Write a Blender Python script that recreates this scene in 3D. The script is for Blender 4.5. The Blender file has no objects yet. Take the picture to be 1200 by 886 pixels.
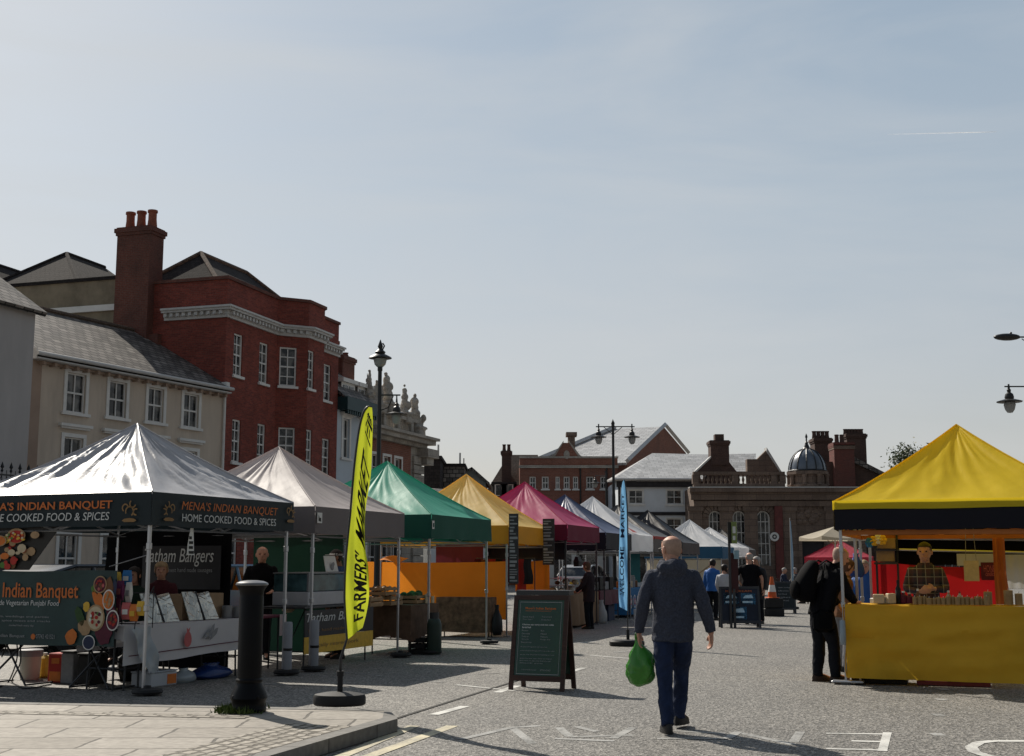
import bpy, bmesh, math, random
from math import sin, cos, tan, pi, radians as R, sqrt, atan2, hypot, exp
from mathutils import Vector as V, Matrix, noise as mnoise
random.seed(11)
SC = bpy.context.scene
COL = SC.collection
# ------------------------------------------------------------------ camera model (used for measuring)
FPX, CX, CY, CAMZ = 1480.0, 600.0, 443.0, 1.5
PITCH = math.atan((662 - CY) / FPX)
def ray(px, py):
    x = (px - CX) / FPX; y = -(py - CY) / FPX
    return V((x, cos(PITCH) - y * sin(PITCH), sin(PITCH) + y * cos(PITCH)))
def P(px, py, Y):
    d = ray(px, py); t = Y / d.y
    return V((t * d.x, Y, CAMZ + t * d.z))
def G(px, py, z=0.0):
    d = ray(px, py); t = (z - CAMZ) / d.z
    return V((t * d.x, t * d.y, z))
class Frame:
    """a local frame on the ground: x to the right, y away along the street, turned clockwise by A degrees"""
    def __init__(s, x, y, A, z=0.0):
        s.o = V((x, y, z)); s.A = A; a = R(A)
        s.r = V((cos(a), -sin(a), 0)); s.e = V((sin(a), cos(a), 0))
    def w(s, x, y, z=0): return s.o + s.r * x + s.e * y + V((0, 0, z))
    def onY(s, px, py, yv):        # pixel on the local plane y = yv -> (x, z)
        d = ray(px, py); q = s.o + s.e * yv - V((0, 0, CAMZ)); t = q.dot(s.e) / d.dot(s.e)
        h = d * t + V((0, 0, CAMZ)) - s.o
        return h.dot(s.r), h.z
    def onX(s, px, py, xv):        # pixel on the local plane x = xv -> (y, z)
        d = ray(px, py); q = s.o + s.r * xv - V((0, 0, CAMZ)); t = q.dot(s.r) / d.dot(s.r)
        h = d * t + V((0, 0, CAMZ)) - s.o
        return h.dot(s.e), h.z
    @property
    def rz(s): return -R(s.A)
# ------------------------------------------------------------------ objects
def tag(o, label=None, cat=None, group=None, kind=None):
    if label: o['label'] = label
    if cat: o['category'] = cat
    if group: o['group'] = group
    if kind: o['kind'] = kind
    return o
def empty(name, loc, rz=0.0, label=None, cat=None, group=None):
    o = bpy.data.objects.new(name, None); COL.objects.link(o)
    o.location = loc; o.rotation_euler = (0, 0, rz); o.empty_display_size = .3
    return tag(o, label, cat, group)
def ftg(F, name, label, cat, x=0, y=0, z=0, group=None, turn=0):
    """an Empty placed at local x,y of frame F"""
    return empty(name, F.w(x, y, z), F.rz + turn, label, cat, group)
def copy_tree(o, parent=None):
    c = o.copy(); COL.objects.link(c)
    if parent: c.parent = parent
    for ch in [k for k in bpy.data.objects if k.parent == o]: copy_tree(ch, c)
    return c
class MB:
    """collects geometry, then links it as ONE mesh object"""
    def __init__(s): s.v = []; s.f = []; s.m = []; s.M = Matrix()
    def at(s, x=0, y=0, z=0, rz=0, rx=0, ry=0):
        s.M = Matrix.Translation((x, y, z)) @ Matrix.Rotation(rz, 4, 'Z') @ Matrix.Rotation(ry, 4, 'Y') @ Matrix.Rotation(rx, 4, 'X'); return s
    def pts(s, ps):
        n = len(s.v); s.v += [tuple(s.M @ V(p)) for p in ps]; return n
    def face(s, ps, mi=0):
        n = s.pts(ps); s.f.append(tuple(range(n, n + len(ps)))); s.m.append(mi)
    def mesh(s, ps, fs, mi=0):
        n = s.pts(ps)
        for f in fs: s.f.append(tuple(n + i for i in f)); s.m.append(mi)
    def box(s, x0, y0, z0, x1, y1, z1, mi=0, bev=0):
        if x0 > x1: x0, x1 = x1, x0
        if y0 > y1: y0, y1 = y1, y0
        if z0 > z1: z0, z1 = z1, z0
        if bev > 0:
            b = min(bev, (x1-x0)/2.01, (y1-y0)/2.01, (z1-z0)/2.01)
            ps = []
            for (z, i) in ((z0, b), (z0 + b, 0), (z1 - b, 0), (z1, b)):
                X0, X1, Y0, Y1 = x0 + i, x1 - i, y0 + i, y1 - i
                ps += [(X0+b, Y0, z), (X1-b, Y0, z), (X1, Y0+b, z), (X1, Y1-b, z), (X1-b, Y1, z), (X0+b, Y1, z), (X0, Y1-b, z), (X0, Y0+b, z)]
            fs = [tuple(range(7, -1, -1)), tuple(range(24, 32))]
            for k in range(3):
                for j in range(8):
                    a, c = k*8 + j, k*8 + (j+1) % 8
                    fs.append((a, c, c + 8, a + 8))
            s.mesh(ps, fs, mi); return s
        ps = [(x0,y0,z0),(x1,y0,z0),(x1,y1,z0),(x0,y1,z0),(x0,y0,z1),(x1,y0,z1),(x1,y1,z1),(x0,y1,z1)]
        s.mesh(ps, [(3,2,1,0),(4,5,6,7),(0,1,5,4),(1,2,6,5),(2,3,7,6),(3,0,4,7)], mi); return s
    def prism(s, poly, z0, z1, mi=0):
        """poly: list of (x,y), counter-clockwise seen from above"""
        n = len(poly)
        ps = [(x, y, z0) for x, y in poly] + [(x, y, z1) for x, y in poly]
        fs = [tuple(range(n-1, -1, -1)), tuple(range(n, 2*n))] + [(i, (i+1) % n, n + (i+1) % n, n + i) for i in range(n)]
        s.mesh(ps, fs, mi); return s
    def slab(s, poly3, nrm, t, mi=0):
        """extrude a planar 3-D polygon by t along nrm"""
        nrm = V(nrm).normalized(); n = len(poly3)
        a = [V(p) for p in poly3]; b = [p + nrm * t for p in a]
        nn = V((0, 0, 0))
        for i in range(n): nn += a[i].cross(a[(i+1) % n])
        if nn.dot(nrm) * t < 0: a.reverse(); b.reverse()
        fs = [tuple(range(n-1, -1, -1)), tuple(range(n, 2*n))] + [(i, (i+1) % n, n + (i+1) % n, n + i) for i in range(n)]
        s.mesh(a + b, fs, mi); return s
    def rings(s, rs, mi=0, cap=True):
        n = len(rs[0]); k = len(rs)
        ps = [p for r in rs for p in r]
        fs = []
        for i in range(k - 1):
            for j in range(n):
                a, b = i*n + j, i*n + (j+1) % n
                fs.append((a, b, b + n, a + n))
        if cap: fs += [tuple(range(n-1, -1, -1)), tuple(range((k-1)*n, k*n))]
        s.mesh(ps, fs, mi); return s
    def tube(s, pts, rad, n=8, mi=0, up=(0, 0, 1), flat=1.0):
        """pts path, rad number or list (or list of (a,b)); ellipse flattened by flat"""
        pts = [V(p) for p in pts]; k = len(pts)
        if not isinstance(rad, (list, tuple)): rad = [rad] * k
        rs = []; side = None
        for i in range(k):
            t = (pts[min(i+1, k-1)] - pts[max(i-1, 0)])
            t = t.normalized() if t.length > 1e-9 else V((0, 0, 1))
            if side is None:
                u = V(up)
                if abs(t.dot(u)) > .95: u = V((0, 1, 0))
                side = t.cross(u).normalized()
            else:
                side = (side - t * side.dot(t)).normalized()
            b = side.cross(t)
            ra, rb = rad[i] if isinstance(rad[i], (list, tuple)) else (rad[i], rad[i] * flat)
            rs.append([pts[i] + side * (cos(q) * ra) - b * (sin(q) * rb) for q in [2*pi*j/n for j in range(n)]])
        return s.rings(rs, mi)
    def cyl(s, a, b, r, r2=None, n=10, mi=0): return s.tube([a, b], [r, r if r2 is None else r2], n, mi)
    def lathe(s, prof, n=16, mi=0, o=(0, 0, 0)):
        """prof: list of (radius, z)"""
        rs = [[(o[0] + max(r, 1e-4) * cos(2*pi*j/n), o[1] + max(r, 1e-4) * sin(2*pi*j/n), o[2] + z) for j in range(n)] for r, z in prof]
        return s.rings(rs, mi)
    def ball(s, c, r, n=10, mi=0, sq=(1, 1, 1), k=6):
        rs = []
        for i in range(k + 1):
            a = -pi/2 + pi * i / k; q = max(cos(a), .02)
            rs.append([(c[0] + r*sq[0]*q*cos(2*pi*j/n), c[1] + r*sq[1]*q*sin(2*pi*j/n), c[2] + r*sq[2]*sin(a)) for j in range(n)])
        return s.rings(rs, mi)
    def grid(s, fn, nu, nv, mi=0):
        """fn(u,v)->point for u,v in 0..1"""
        ps = [fn(i/nu, j/nv) for j in range(nv+1) for i in range(nu+1)]
        fs = [(j*(nu+1)+i, j*(nu+1)+i+1, (j+1)*(nu+1)+i+1, (j+1)*(nu+1)+i) for j in range(nv) for i in range(nu)]
        s.mesh(ps, fs, mi); return s
    def disc(s, c, r, mi=0, n=18, axis='y', t=.004, ry=None):
        """thin disc facing local -y (axis 'y') or +x (axis 'x') or +z"""
        ry = ry or r; ring = [(cos(2*pi*j/n), sin(2*pi*j/n)) for j in range(n)]
        if axis == 'y': s.slab([(c[0]+r*a, c[1], c[2]+ry*b) for a, b in ring], (0, -1, 0), t, mi)
        elif axis == 'x': s.slab([(c[0], c[1]+r*a, c[2]+ry*b) for a, b in ring], (1, 0, 0), t, mi)
        else: s.slab([(c[0]+r*a, c[1]+ry*b, c[2]) for a, b in ring], (0, 0, 1), t, mi)
        return s
    def build(s, name, mats, parent=None, smooth=False, loc=None, rz=0):
        me = bpy.data.meshes.new(name); me.from_pydata(s.v, [], s.f); 
        if not isinstance(mats, (list, tuple)): mats = [mats]
        for m in mats: me.materials.append(m)
        if len(mats) > 1: me.polygons.foreach_set('material_index', s.m)
        me.update()
        if smooth is True: me.polygons.foreach_set('use_smooth', [True] * len(me.polygons))
        elif smooth:
            me.polygons.foreach_set('use_smooth', [True] * len(me.polygons))
            me.set_sharp_from_angle(angle=R(smooth))
        metric_uv(me)
        o = bpy.data.objects.new(name, me); COL.objects.link(o)
        if parent: o.parent = parent
        if loc is not None: o.location = loc
        if rz: o.rotation_euler = (0, 0, rz)
        return o
def metric_uv(me):
    uv = me.uv_layers.new(name='m'); buf = [0.0] * (2 * len(me.loops)); vs = me.vertices
    for p in me.polygons:
        n = p.normal
        if abs(n.z) > .97: t = V((1, 0, 0)); b = V((0, 1, 0))
        else:
            t = V((-n.y, n.x, 0)).normalized(); b = n.cross(t)
        for li in p.loop_indices:
            c = vs[me.loops[li].vertex_index].co
            buf[2*li] = c.dot(t); buf[2*li+1] = c.dot(b)
    uv.data.foreach_set('uv', buf)
def merge_doubles(o, d=1e-4):
    bm = bmesh.new(); bm.from_mesh(o.data); bmesh.ops.remove_doubles(bm, verts=bm.verts, dist=d); bm.to_mesh(o.data); bm.free()
def remesh(q, vox, it=3, folds=0.0, fs=(14, 14, 5), seed=0):
    """fuse overlapping closed shapes into one continuous skin; returns a mesh"""
    me = bpy.data.meshes.new('r'); me.from_pydata(q.v, [], q.f); o = bpy.data.objects.new('r', me); COL.objects.link(o)
    m = o.modifiers.new('r', 'REMESH'); m.mode = 'VOXEL'; m.voxel_size = vox
    s_ = o.modifiers.new('s', 'SMOOTH'); s_.iterations = it; s_.factor = .5
    dg = bpy.context.evaluated_depsgraph_get(); dg.update(); r_ = bpy.data.meshes.new_from_object(o.evaluated_get(dg)); bpy.data.objects.remove(o); bpy.data.meshes.remove(me)
    if folds:
        ns = [v.normal.copy() for v in r_.vertices]
        for v, n in zip(r_.vertices, ns):
            c = v.co; k = mnoise.noise(V((c.x*fs[0] + seed, c.y*fs[1], c.z*fs[2] + c.x*6))) + .6*mnoise.noise(V((c.x*fs[0]*2.2, c.y*fs[1]*2.2 + seed, c.z*fs[2]*3.2 - c.x*9))); v.co = c + n * k * folds
    r_.polygons.foreach_set('use_smooth', [True]*len(r_.polygons)); return r_
# ------------------------------------------------------------------ lettering
_tc = {}
def text_mesh(body, shear=0.0, bold=0.0, sp=1.0):
    k = (body, shear, bold, sp)
    if k in _tc: return _tc[k]
    cu = bpy.data.curves.new('t', 'FONT'); cu.body = body; cu.size = 1; cu.shear = shear; cu.offset = bold; cu.space_character = sp
    cu.resolution_u = 3; cu.fill_mode = 'FRONT'
    o = bpy.data.objects.new('t', cu); COL.objects.link(o)
    dg = bpy.context.evaluated_depsgraph_get(); me = bpy.data.meshes.new_from_object(o.evaluated_get(dg))
    vs = [(v.co.x, v.co.y) for v in me.vertices]; fs = [tuple(p.vertices) for p in me.polygons]
    x0 = min(v[0] for v in vs); x1 = max(v[0] for v in vs); y0 = min(v[1] for v in vs); y1 = max(v[1] for v in vs)
    if bold and (y1 > 1.2 or y0 < -.45):          # a stray spike from the emboldening: take the plain cut
        bpy.data.objects.remove(o); bpy.data.curves.remove(cu); r_ = text_mesh(body, shear, 0.0, sp); _tc[k] = r_; return r_
    vs = [((x - x0) / (x1 - x0), (y - y0) / (y1 - y0)) for x, y in vs]
    # faces must point to +z
    f2 = []
    for f in fs:
        a = sum(vs[f[i]][0] * vs[f[(i+1) % len(f)]][1] - vs[f[(i+1) % len(f)]][0] * vs[f[i]][1] for i in range(len(f)))
        f2.append(f if a > 0 else f[::-1])
    bpy.data.objects.remove(o); bpy.data.curves.remove(cu); bpy.data.meshes.remove(me)
    _tc[k] = (vs, f2, (x1 - x0) / (y1 - y0)); return _tc[k]
def put_text(mb, body, fn, mi=0, **kw):
    """fn(u,v) maps the unit box of the text to 3-D"""
    vs, fs, asp = text_mesh(body, **kw)
    mb.mesh([fn(u, v) for u, v in vs], fs, mi)
def text_y(mb, body, x0, x1, z0, z1, y, mi=0, **kw):      # on a wall facing -y
    put_text(mb, body, lambda u, v: (x0 + (x1-x0)*u, y, z0 + (z1-z0)*v), mi, **kw)
def text_x(mb, body, y0, y1, z0, z1, x, mi=0, **kw):      # on a wall facing +x
    put_text(mb, body, lambda u, v: (x, y0 + (y1-y0)*u, z0 + (z1-z0)*v), mi, **kw)
# ------------------------------------------------------------------ materials
MATS = {}
def newmat(name):
    m = bpy.data.materials.new(name); m.use_nodes = True; nt = m.node_tree
    b = nt.nodes['Principled BSDF']; return m, nt, b
def N(nt, typ, **kw):
    n = nt.nodes.new(typ)
    for k, v in kw.items():
        if k.startswith('i_'):
            n.inputs[k[2:].replace('_', ' ')].default_value = v
        else: setattr(n, k, v)
    return n
def ramp(nt, src, stops):
    r = nt.nodes.new('ShaderNodeValToRGB'); e = r.color_ramp.elements
    while len(e) < len(stops): e.new(.5)
    for el, (p, c) in zip(e, stops):
        el.position = p; el.color = (*c, 1) if len(c) == 3 else c
    nt.links.new(src, r.inputs[0]); return r.outputs[0]
def mixc(nt, fac, a, b, typ='MIX'):
    m = nt.nodes.new('ShaderNodeMix'); m.data_type = 'RGBA'; m.blend_type = typ
    for i, x in ((0, fac), (6, a), (7, b)):
        if hasattr(x, 'links'): nt.links.new(x, m.inputs[i])
        elif i == 0: m.inputs[0].default_value = x
        else: m.inputs[i].default_value = (*x, 1)
    return m.outputs[2]
def sc(c, k): return tuple(min(1, x * k) for x in c)
def coords(nt, kind='Object', scale=(1, 1, 1)):
    t = nt.nodes.new('ShaderNodeTexCoord'); mp = nt.nodes.new('ShaderNodeMapping'); mp.inputs['Scale'].default_value = scale
    nt.links.new(t.outputs[kind], mp.inputs['Vector']); return mp.outputs[0]
def bump(nt, b, h, strength, dist=.02):
    n = N(nt, 'ShaderNodeBump'); n.inputs['Strength'].default_value = strength; n.inputs['Distance'].default_value = dist
    nt.links.new(h, n.inputs['Height']); nt.links.new(n.outputs[0], b.inputs['Normal']); return n
def mat(name, col, rough=.6, metal=0.0, var=.18, scale=3.0, bmp=0.0, bscale=30.0, spec=.3, transl=0.0, tcol=None, dirt=0.0, stretch=(1, 1, 1)):
    if name in MATS: return MATS[name]
    m, nt, b = newmat(name)
    co = coords(nt, 'Object', stretch)
    n = N(nt, 'ShaderNodeTexNoise', i_Scale=scale, i_Detail=6.0, i_Roughness=.62); nt.links.new(co, n.inputs['Vector'])
    c = ramp(nt, n.outputs[0], [(.3, sc(col, 1 - var)), (.7, sc(col, 1 + var))])
    if dirt:
        n2 = N(nt, 'ShaderNodeTexNoise', i_Scale=scale * .35, i_Detail=8.0, i_Roughness=.7); nt.links.new(co, n2.inputs['Vector'])
        d = ramp(nt, n2.outputs[0], [(.5, (0, 0, 0)), (.72, (dirt, dirt, dirt))])
        c = mixc(nt, d, c, sc(col, .45))
    nt.links.new(c, b.inputs['Base Color'])
    b.inputs['Roughness'].default_value = rough; b.inputs['Metallic'].default_value = metal; b.inputs['Specular IOR Level'].default_value = spec
    if bmp:
        n3 = N(nt, 'ShaderNodeTexNoise', i_Scale=bscale, i_Detail=5.0); nt.links.new(co, n3.inputs['Vector'])
        bump(nt, b, n3.outputs[0], bmp)
    if transl:
        tr = N(nt, 'ShaderNodeBsdfTranslucent')
        if tcol: tr.inputs[0].default_value = (*tcol, 1)
        else: nt.links.new(c, tr.inputs[0])
        mx = N(nt, 'ShaderNodeMixShader'); mx.inputs[0].default_value = transl
        nt.links.new(b.outputs[0], mx.inputs[1]); nt.links.new(tr.outputs[0], mx.inputs[2])
        nt.links.new(mx.outputs[0], nt.nodes['Material Output'].inputs[0])
    MATS[name] = m; return m
def brickmat(name, c1, c2, mortar, bw=.225, bh=.075, ms=.008, rough=.85, weather=.35, off=.5, wcol=(.06, .05, .045), bs=.35):
    m, nt, b = newmat(name); co = coords(nt, 'UV')
    br = N(nt, 'ShaderNodeTexBrick', i_Scale=1.0); br.inputs['Brick Width'].default_value = bw; br.inputs['Row Height'].default_value = bh
    br.inputs['Mortar Size'].default_value = ms; br.inputs['Mortar Smooth'].default_value = .3; br.inputs['Bias'].default_value = 0.0
    br.offset = off
    br.inputs['Color1'].default_value = (*c1, 1); br.inputs['Color2'].default_value = (*c2, 1); br.inputs['Mortar'].default_value = (*mortar, 1)
    nt.links.new(co, br.inputs['Vector'])
    ob = coords(nt, 'Object')
    n = N(nt, 'ShaderNodeTexNoise', i_Scale=.7, i_Detail=9.0, i_Roughness=.68); nt.links.new(ob, n.inputs['Vector'])
    w = ramp(nt, n.outputs[0], [(.42, (0, 0, 0)), (.75, (weather,) * 3)])
    c = mixc(nt, w, br.outputs[0], wcol)
    n2 = N(nt, 'ShaderNodeTexNoise', i_Scale=14.0, i_Detail=4.0); nt.links.new(ob, n2.inputs['Vector'])
    c = mixc(nt, .5, c, ramp(nt, n2.outputs[0], [(.3, (.35, .35, .35)), (.7, (.75, .75, .75))]), 'OVERLAY')
    nt.links.new(c, b.inputs['Base Color']); b.inputs['Roughness'].default_value = rough; b.inputs['Specular IOR Level'].default_value = .25
    bump(nt, b, br.outputs[1], bs, .01).invert = True
    MATS[name] = m; return m
# ------------------------------------------------------------------ camera, world, sun
cam = bpy.data.cameras.new('camera'); cam.sensor_width = 36; cam.lens = 36 * FPX / 1200; cam.clip_end = 2000; cam.clip_start = .1
co_ = bpy.data.objects.new('camera', cam); COL.objects.link(co_); co_.location = (0, 0, CAMZ); co_.rotation_euler = (pi/2 + PITCH, 0, 0); SC.camera = co_
SUN_AZ, SUN_EL = R(-34), R(41)
SDIR = V((sin(SUN_AZ) * cos(SUN_EL), cos(SUN_AZ) * cos(SUN_EL), sin(SUN_EL)))
sl = bpy.data.lights.new('sun', 'SUN'); sl.energy = 4.9; sl.angle = R(.5); sl.color = (1, .93, .82)
so = bpy.data.objects.new('sun', sl); COL.objects.link(so); so.rotation_euler = SDIR.to_track_quat('Z', 'Y').to_euler(); so.location = SDIR * 60
W = bpy.data.worlds.new('World'); SC.world = W; W.use_nodes = True; nt = W.node_tree
bg = nt.nodes['Background']
sky = nt.nodes.new('ShaderNodeTexSky'); sky.sky_type = 'NISHITA'; sky.sun_disc = False; sky.sun_elevation = SUN_EL; sky.sun_rotation = SUN_AZ
sky.air_density = 1.0; sky.dust_density = 2.2; sky.ozone_density = 1.6; sky.altitude = 50
tc = nt.nodes.new('ShaderNodeTexCoord')
# thin high cloud: streaky noise over the direction, stretched sideways
mp = nt.nodes.new('ShaderNodeMapping'); mp.inputs['Scale'].default_value = (1.0, 1.0, 5.0); mp.inputs['Rotation'].default_value = (0, R(14), 0)
nt.links.new(tc.outputs['Generated'], mp.inputs[0])
nz = N(nt, 'ShaderNodeTexNoise', i_Scale=2.1, i_Detail=7.0, i_Roughness=.55, i_Distortion=.5); nt.links.new(mp.outputs[0], nz.inputs['Vector'])
cl = ramp(nt, nz.outputs[0], [(.42, (0, 0, 0)), (.72, (.55, .55, .55))])
sz_ = nt.nodes.new('ShaderNodeSeparateXYZ'); nt.links.new(tc.outputs['Generated'], sz_.inputs[0])
hz_ = ramp(nt, sz_.outputs[2], [(0.0, (6.5, 6.1, 5.65)), (.15, (6.0, 6.2, 6.25)), (.27, (5.1, 5.85, 6.3)), (.42, (4.05, 5.05, 5.85)), (.8, (1.4, 2.1, 3.0))])
skyc = mixc(nt, .66, sky.outputs[0], hz_)          # milky haze in the air
skyc = mixc(nt, cl, skyc, (6.5, 6.7, 6.85))
dt = N(nt, 'ShaderNodeVectorMath', operation='DOT_PRODUCT'); dt.inputs[1].default_value = (sin(SUN_AZ), cos(SUN_AZ), .15); nt.links.new(tc.outputs['Generated'], dt.inputs[0])
rs_ = N(nt, 'ShaderNodeMapRange'); rs_.inputs['From Min'].default_value = -.7; rs_.inputs['From Max'].default_value = .45; rs_.inputs['To Min'].default_value = .46; rs_.inputs['To Max'].default_value = 1.0; rs_.clamp = True; nt.links.new(dt.outputs['Value'], rs_.inputs['Value'])
skyc = mixc(nt, 1.0, skyc, rs_.outputs[0], 'MULTIPLY')              # the sky is deeper away from the sun
nt.links.new(skyc, bg.inputs[0]); bg.inputs[1].default_value = .083
vs_ = SC.view_settings; SC.display_settings.display_device = 'sRGB'
vs_.view_transform = 'Standard'; vs_.look = 'None'; vs_.exposure = 0.17; vs_.gamma = 1; vs_.use_curve_mapping = False
SC.cycles.max_bounces = 6; SC.cycles.transparent_max_bounces = 8; SC.cycles.sample_clamp_indirect = 6; SC.cycles.use_denoising = True
# ------------------------------------------------------------------ ground materials
def asphalt_mat(name, base, k=1.0):
    m, nt, b = newmat(name); ob = coords(nt, 'Object')
    vo = N(nt, 'ShaderNodeTexVoronoi', i_Scale=52.0); nt.links.new(ob, vo.inputs['Vector'])
    gr = ramp(nt, vo.outputs['Color'], [(.15, sc(base, .30)), (.5, sc(base, .95)), (.9, sc(base, 2.3))])
    n1 = N(nt, 'ShaderNodeTexNoise', i_Scale=130.0, i_Detail=2.0); nt.links.new(ob, n1.inputs['Vector'])
    gr = mixc(nt, .75, gr, ramp(nt, n1.outputs[0], [(.34, (.1, .1, .1)), (.66, (.9, .9, .9))]), 'OVERLAY')
    n2 = N(nt, 'ShaderNodeTexNoise', i_Scale=.33, i_Detail=9.0, i_Roughness=.66); nt.links.new(ob, n2.inputs['Vector'])
    gr = mixc(nt, .75, gr, ramp(nt, n2.outputs[0], [(.28, (.62, .62, .63)), (.74, (1.0, .99, .97))]), 'MULTIPLY')
    n3 = N(nt, 'ShaderNodeTexNoise', i_Scale=1.6, i_Detail=9.0, i_Roughness=.75); nt.links.new(ob, n3.inputs['Vector'])
    gr = mixc(nt, ramp(nt, n3.outputs[0], [(.6, (0, 0, 0)), (.72, (.5, .5, .5))]), gr, sc(base, .5))
    nt.links.new(gr, b.inputs['Base Color']); b.inputs['Roughness'].default_value = .74; b.inputs['Specular IOR Level'].default_value = .45
    bump(nt, b, vo.outputs['Distance'], .55, .012); return m
M_ASPH = asphalt_mat('asphalt', (.180, .170, .153))
M_PATCH = asphalt_mat('asphalt_patch', (.165, .157, .143))
def worn_paint(name, col, wear):
    m, nt, b = newmat(name); ob = coords(nt, 'Object')
    n = N(nt, 'ShaderNodeTexNoise', i_Scale=26.0, i_Detail=8.0, i_Roughness=.8); nt.links.new(ob, n.inputs['Vector'])
    n2 = N(nt, 'ShaderNodeTexNoise', i_Scale=2.2, i_Detail=3.0); nt.links.new(ob, n2.inputs['Vector'])
    s = N(nt, 'ShaderNodeMath', operation='ADD'); nt.links.new(n.outputs[0], s.inputs[0]); nt.links.new(n2.outputs[0], s.inputs[1])
    f = ramp(nt, s.outputs[0], [(max(0, wear - .12), (1, 1, 1)), (min(1, wear + .10), (0, 0, 0))])
    f.node.color_ramp.interpolation = 'LINEAR'
    h = N(nt, 'ShaderNodeMath', operation='MULTIPLY'); h.inputs[1].default_value = .5; nt.links.new(s.outputs[0], h.inputs[0]); nt.links.new(h.outputs[0], f.node.inputs[0])
    vo = N(nt, 'ShaderNodeTexVoronoi', i_Scale=38.0); nt.links.new(ob, vo.inputs['Vector'])
    gr = ramp(nt, vo.outputs['Color'], [(.15, (.08, .08, .075)), (.9, (.28, .275, .26))])
    nt.links.new(mixc(nt, f, gr, col), b.inputs['Base Color']); b.inputs['Roughness'].default_value = .75; return m
M_WHITE = worn_paint('road_paint_white', (.62, .61, .57), .56)
M_FADED = worn_paint('road_paint_faded', (.42, .415, .395), .48)
M_YEL = worn_paint('road_paint_yellow', (.60, .53, .36), .58)
M_FLAG = brickmat('paving_flags', (.225, .202, .172), (.315, .287, .25), (.065, .058, .048), bw=.95, bh=.62, ms=.016, rough=.7, weather=.45, wcol=(.2, .18, .15), bs=.5)
M_SETT = brickmat('granite_setts', (.24, .215, .18), (.37, .335, .285), (.07, .058, .042), bw=.17, bh=.11, ms=.022, rough=.7, weather=.3, wcol=(.16, .15, .12), bs=1.0)
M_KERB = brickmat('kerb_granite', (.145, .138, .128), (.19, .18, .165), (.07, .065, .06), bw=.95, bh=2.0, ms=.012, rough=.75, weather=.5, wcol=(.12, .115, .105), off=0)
def wobble(m, amt, scale):
    nt = m.node_tree; br = [n for n in nt.nodes if n.type == 'TEX_BRICK'][0]; lk = br.inputs['Vector'].links[0]; src = lk.from_socket
    n = N(nt, 'ShaderNodeTexNoise', i_Scale=scale, i_Detail=2.0); nt.links.new(src, n.inputs['Vector']); sb = N(nt, 'ShaderNodeVectorMath', operation='SUBTRACT'); sb.inputs[1].default_value = (.5, .5, .5); nt.links.new(n.outputs['Color'], sb.inputs[0])
    sc_ = N(nt, 'ShaderNodeVectorMath', operation='SCALE'); sc_.inputs['Scale'].default_value = amt; nt.links.new(sb.outputs[0], sc_.inputs[0]); ad = N(nt, 'ShaderNodeVectorMath', operation='ADD'); nt.links.new(src, ad.inputs[0]); nt.links.new(sc_.outputs[0], ad.inputs[1]); nt.links.new(ad.outputs[0], br.inputs['Vector'])
wobble(M_SETT, .09, 7.0); wobble(M_FLAG, .07, 2.5)
# ------------------------------------------------------------------ ground, pavement, markings
g = MB(); g.face([(-900, -60, 0), (900, -60, 0), (900, 1500, 0), (-900, 1500, 0)])
tag(g.build('ground', M_ASPH), kind='structure')
def sheet(name, pts, z, m):
    b = MB(); b.face([(p.x, p.y, z) for p in pts]); return tag(b.build(name, m), kind='structure')
kz = .12
c0 = G(466, 842, kz); c1 = G(455, 831, kz); b0 = G(0, 822.5, kz); f0 = G(318, 885, kz)
dfr = (f0 - c0).normalized(); dbk = (b0 - c1).normalized()
fEnd = c0 + dfr * 9; bEnd = c1 + dbk * 12
def inset(p, d, k): return p + d * k
nf = V((-dfr.y, dfr.x, 0));  nf = nf if nf.dot(b0 - c0) > 0 else -nf       # towards the pavement from the front edge
nb = V((-dbk.y, dbk.x, 0));  nb = nb if nb.dot(f0 - c1) > 0 else -nb
kw = .15
def isect(p, d, q, e):
    k = ((q.x - p.x) * e.y - (q.y - p.y) * e.x) / (d.x * e.y - d.y * e.x); return p + d * k
ci = isect(c0 + nf * kw, dfr, c1 + nb * kw, dbk)
pv = MB(); far = V((bEnd.x, fEnd.y, 0))
poly = [((c0 + nf*kw).x, (c0 + nf*kw).y), ((c1 + nb*kw).x, (c1 + nb*kw).y), (bEnd.x + nb.x*kw, bEnd.y + nb.y*kw), (far.x, far.y), (fEnd.x + nf.x*kw, fEnd.y + nf.y*kw)]
ar = sum(poly[i][0]*poly[(i+1) % 5][1] - poly[(i+1) % 5][0]*poly[i][1] for i in range(5)); pv.prism(poly if ar > 0 else poly[::-1], -.05, kz - .004); po = tag(pv.build('pavement', M_FLAG), kind='structure')
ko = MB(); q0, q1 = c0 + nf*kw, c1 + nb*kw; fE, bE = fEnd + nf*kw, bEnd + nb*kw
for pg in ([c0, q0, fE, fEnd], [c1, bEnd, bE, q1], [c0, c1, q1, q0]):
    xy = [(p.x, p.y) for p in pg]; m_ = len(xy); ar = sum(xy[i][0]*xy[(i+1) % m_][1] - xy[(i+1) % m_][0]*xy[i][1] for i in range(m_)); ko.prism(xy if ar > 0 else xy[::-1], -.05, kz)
tag(ko.build('kerb', M_KERB), kind='structure')
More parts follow.
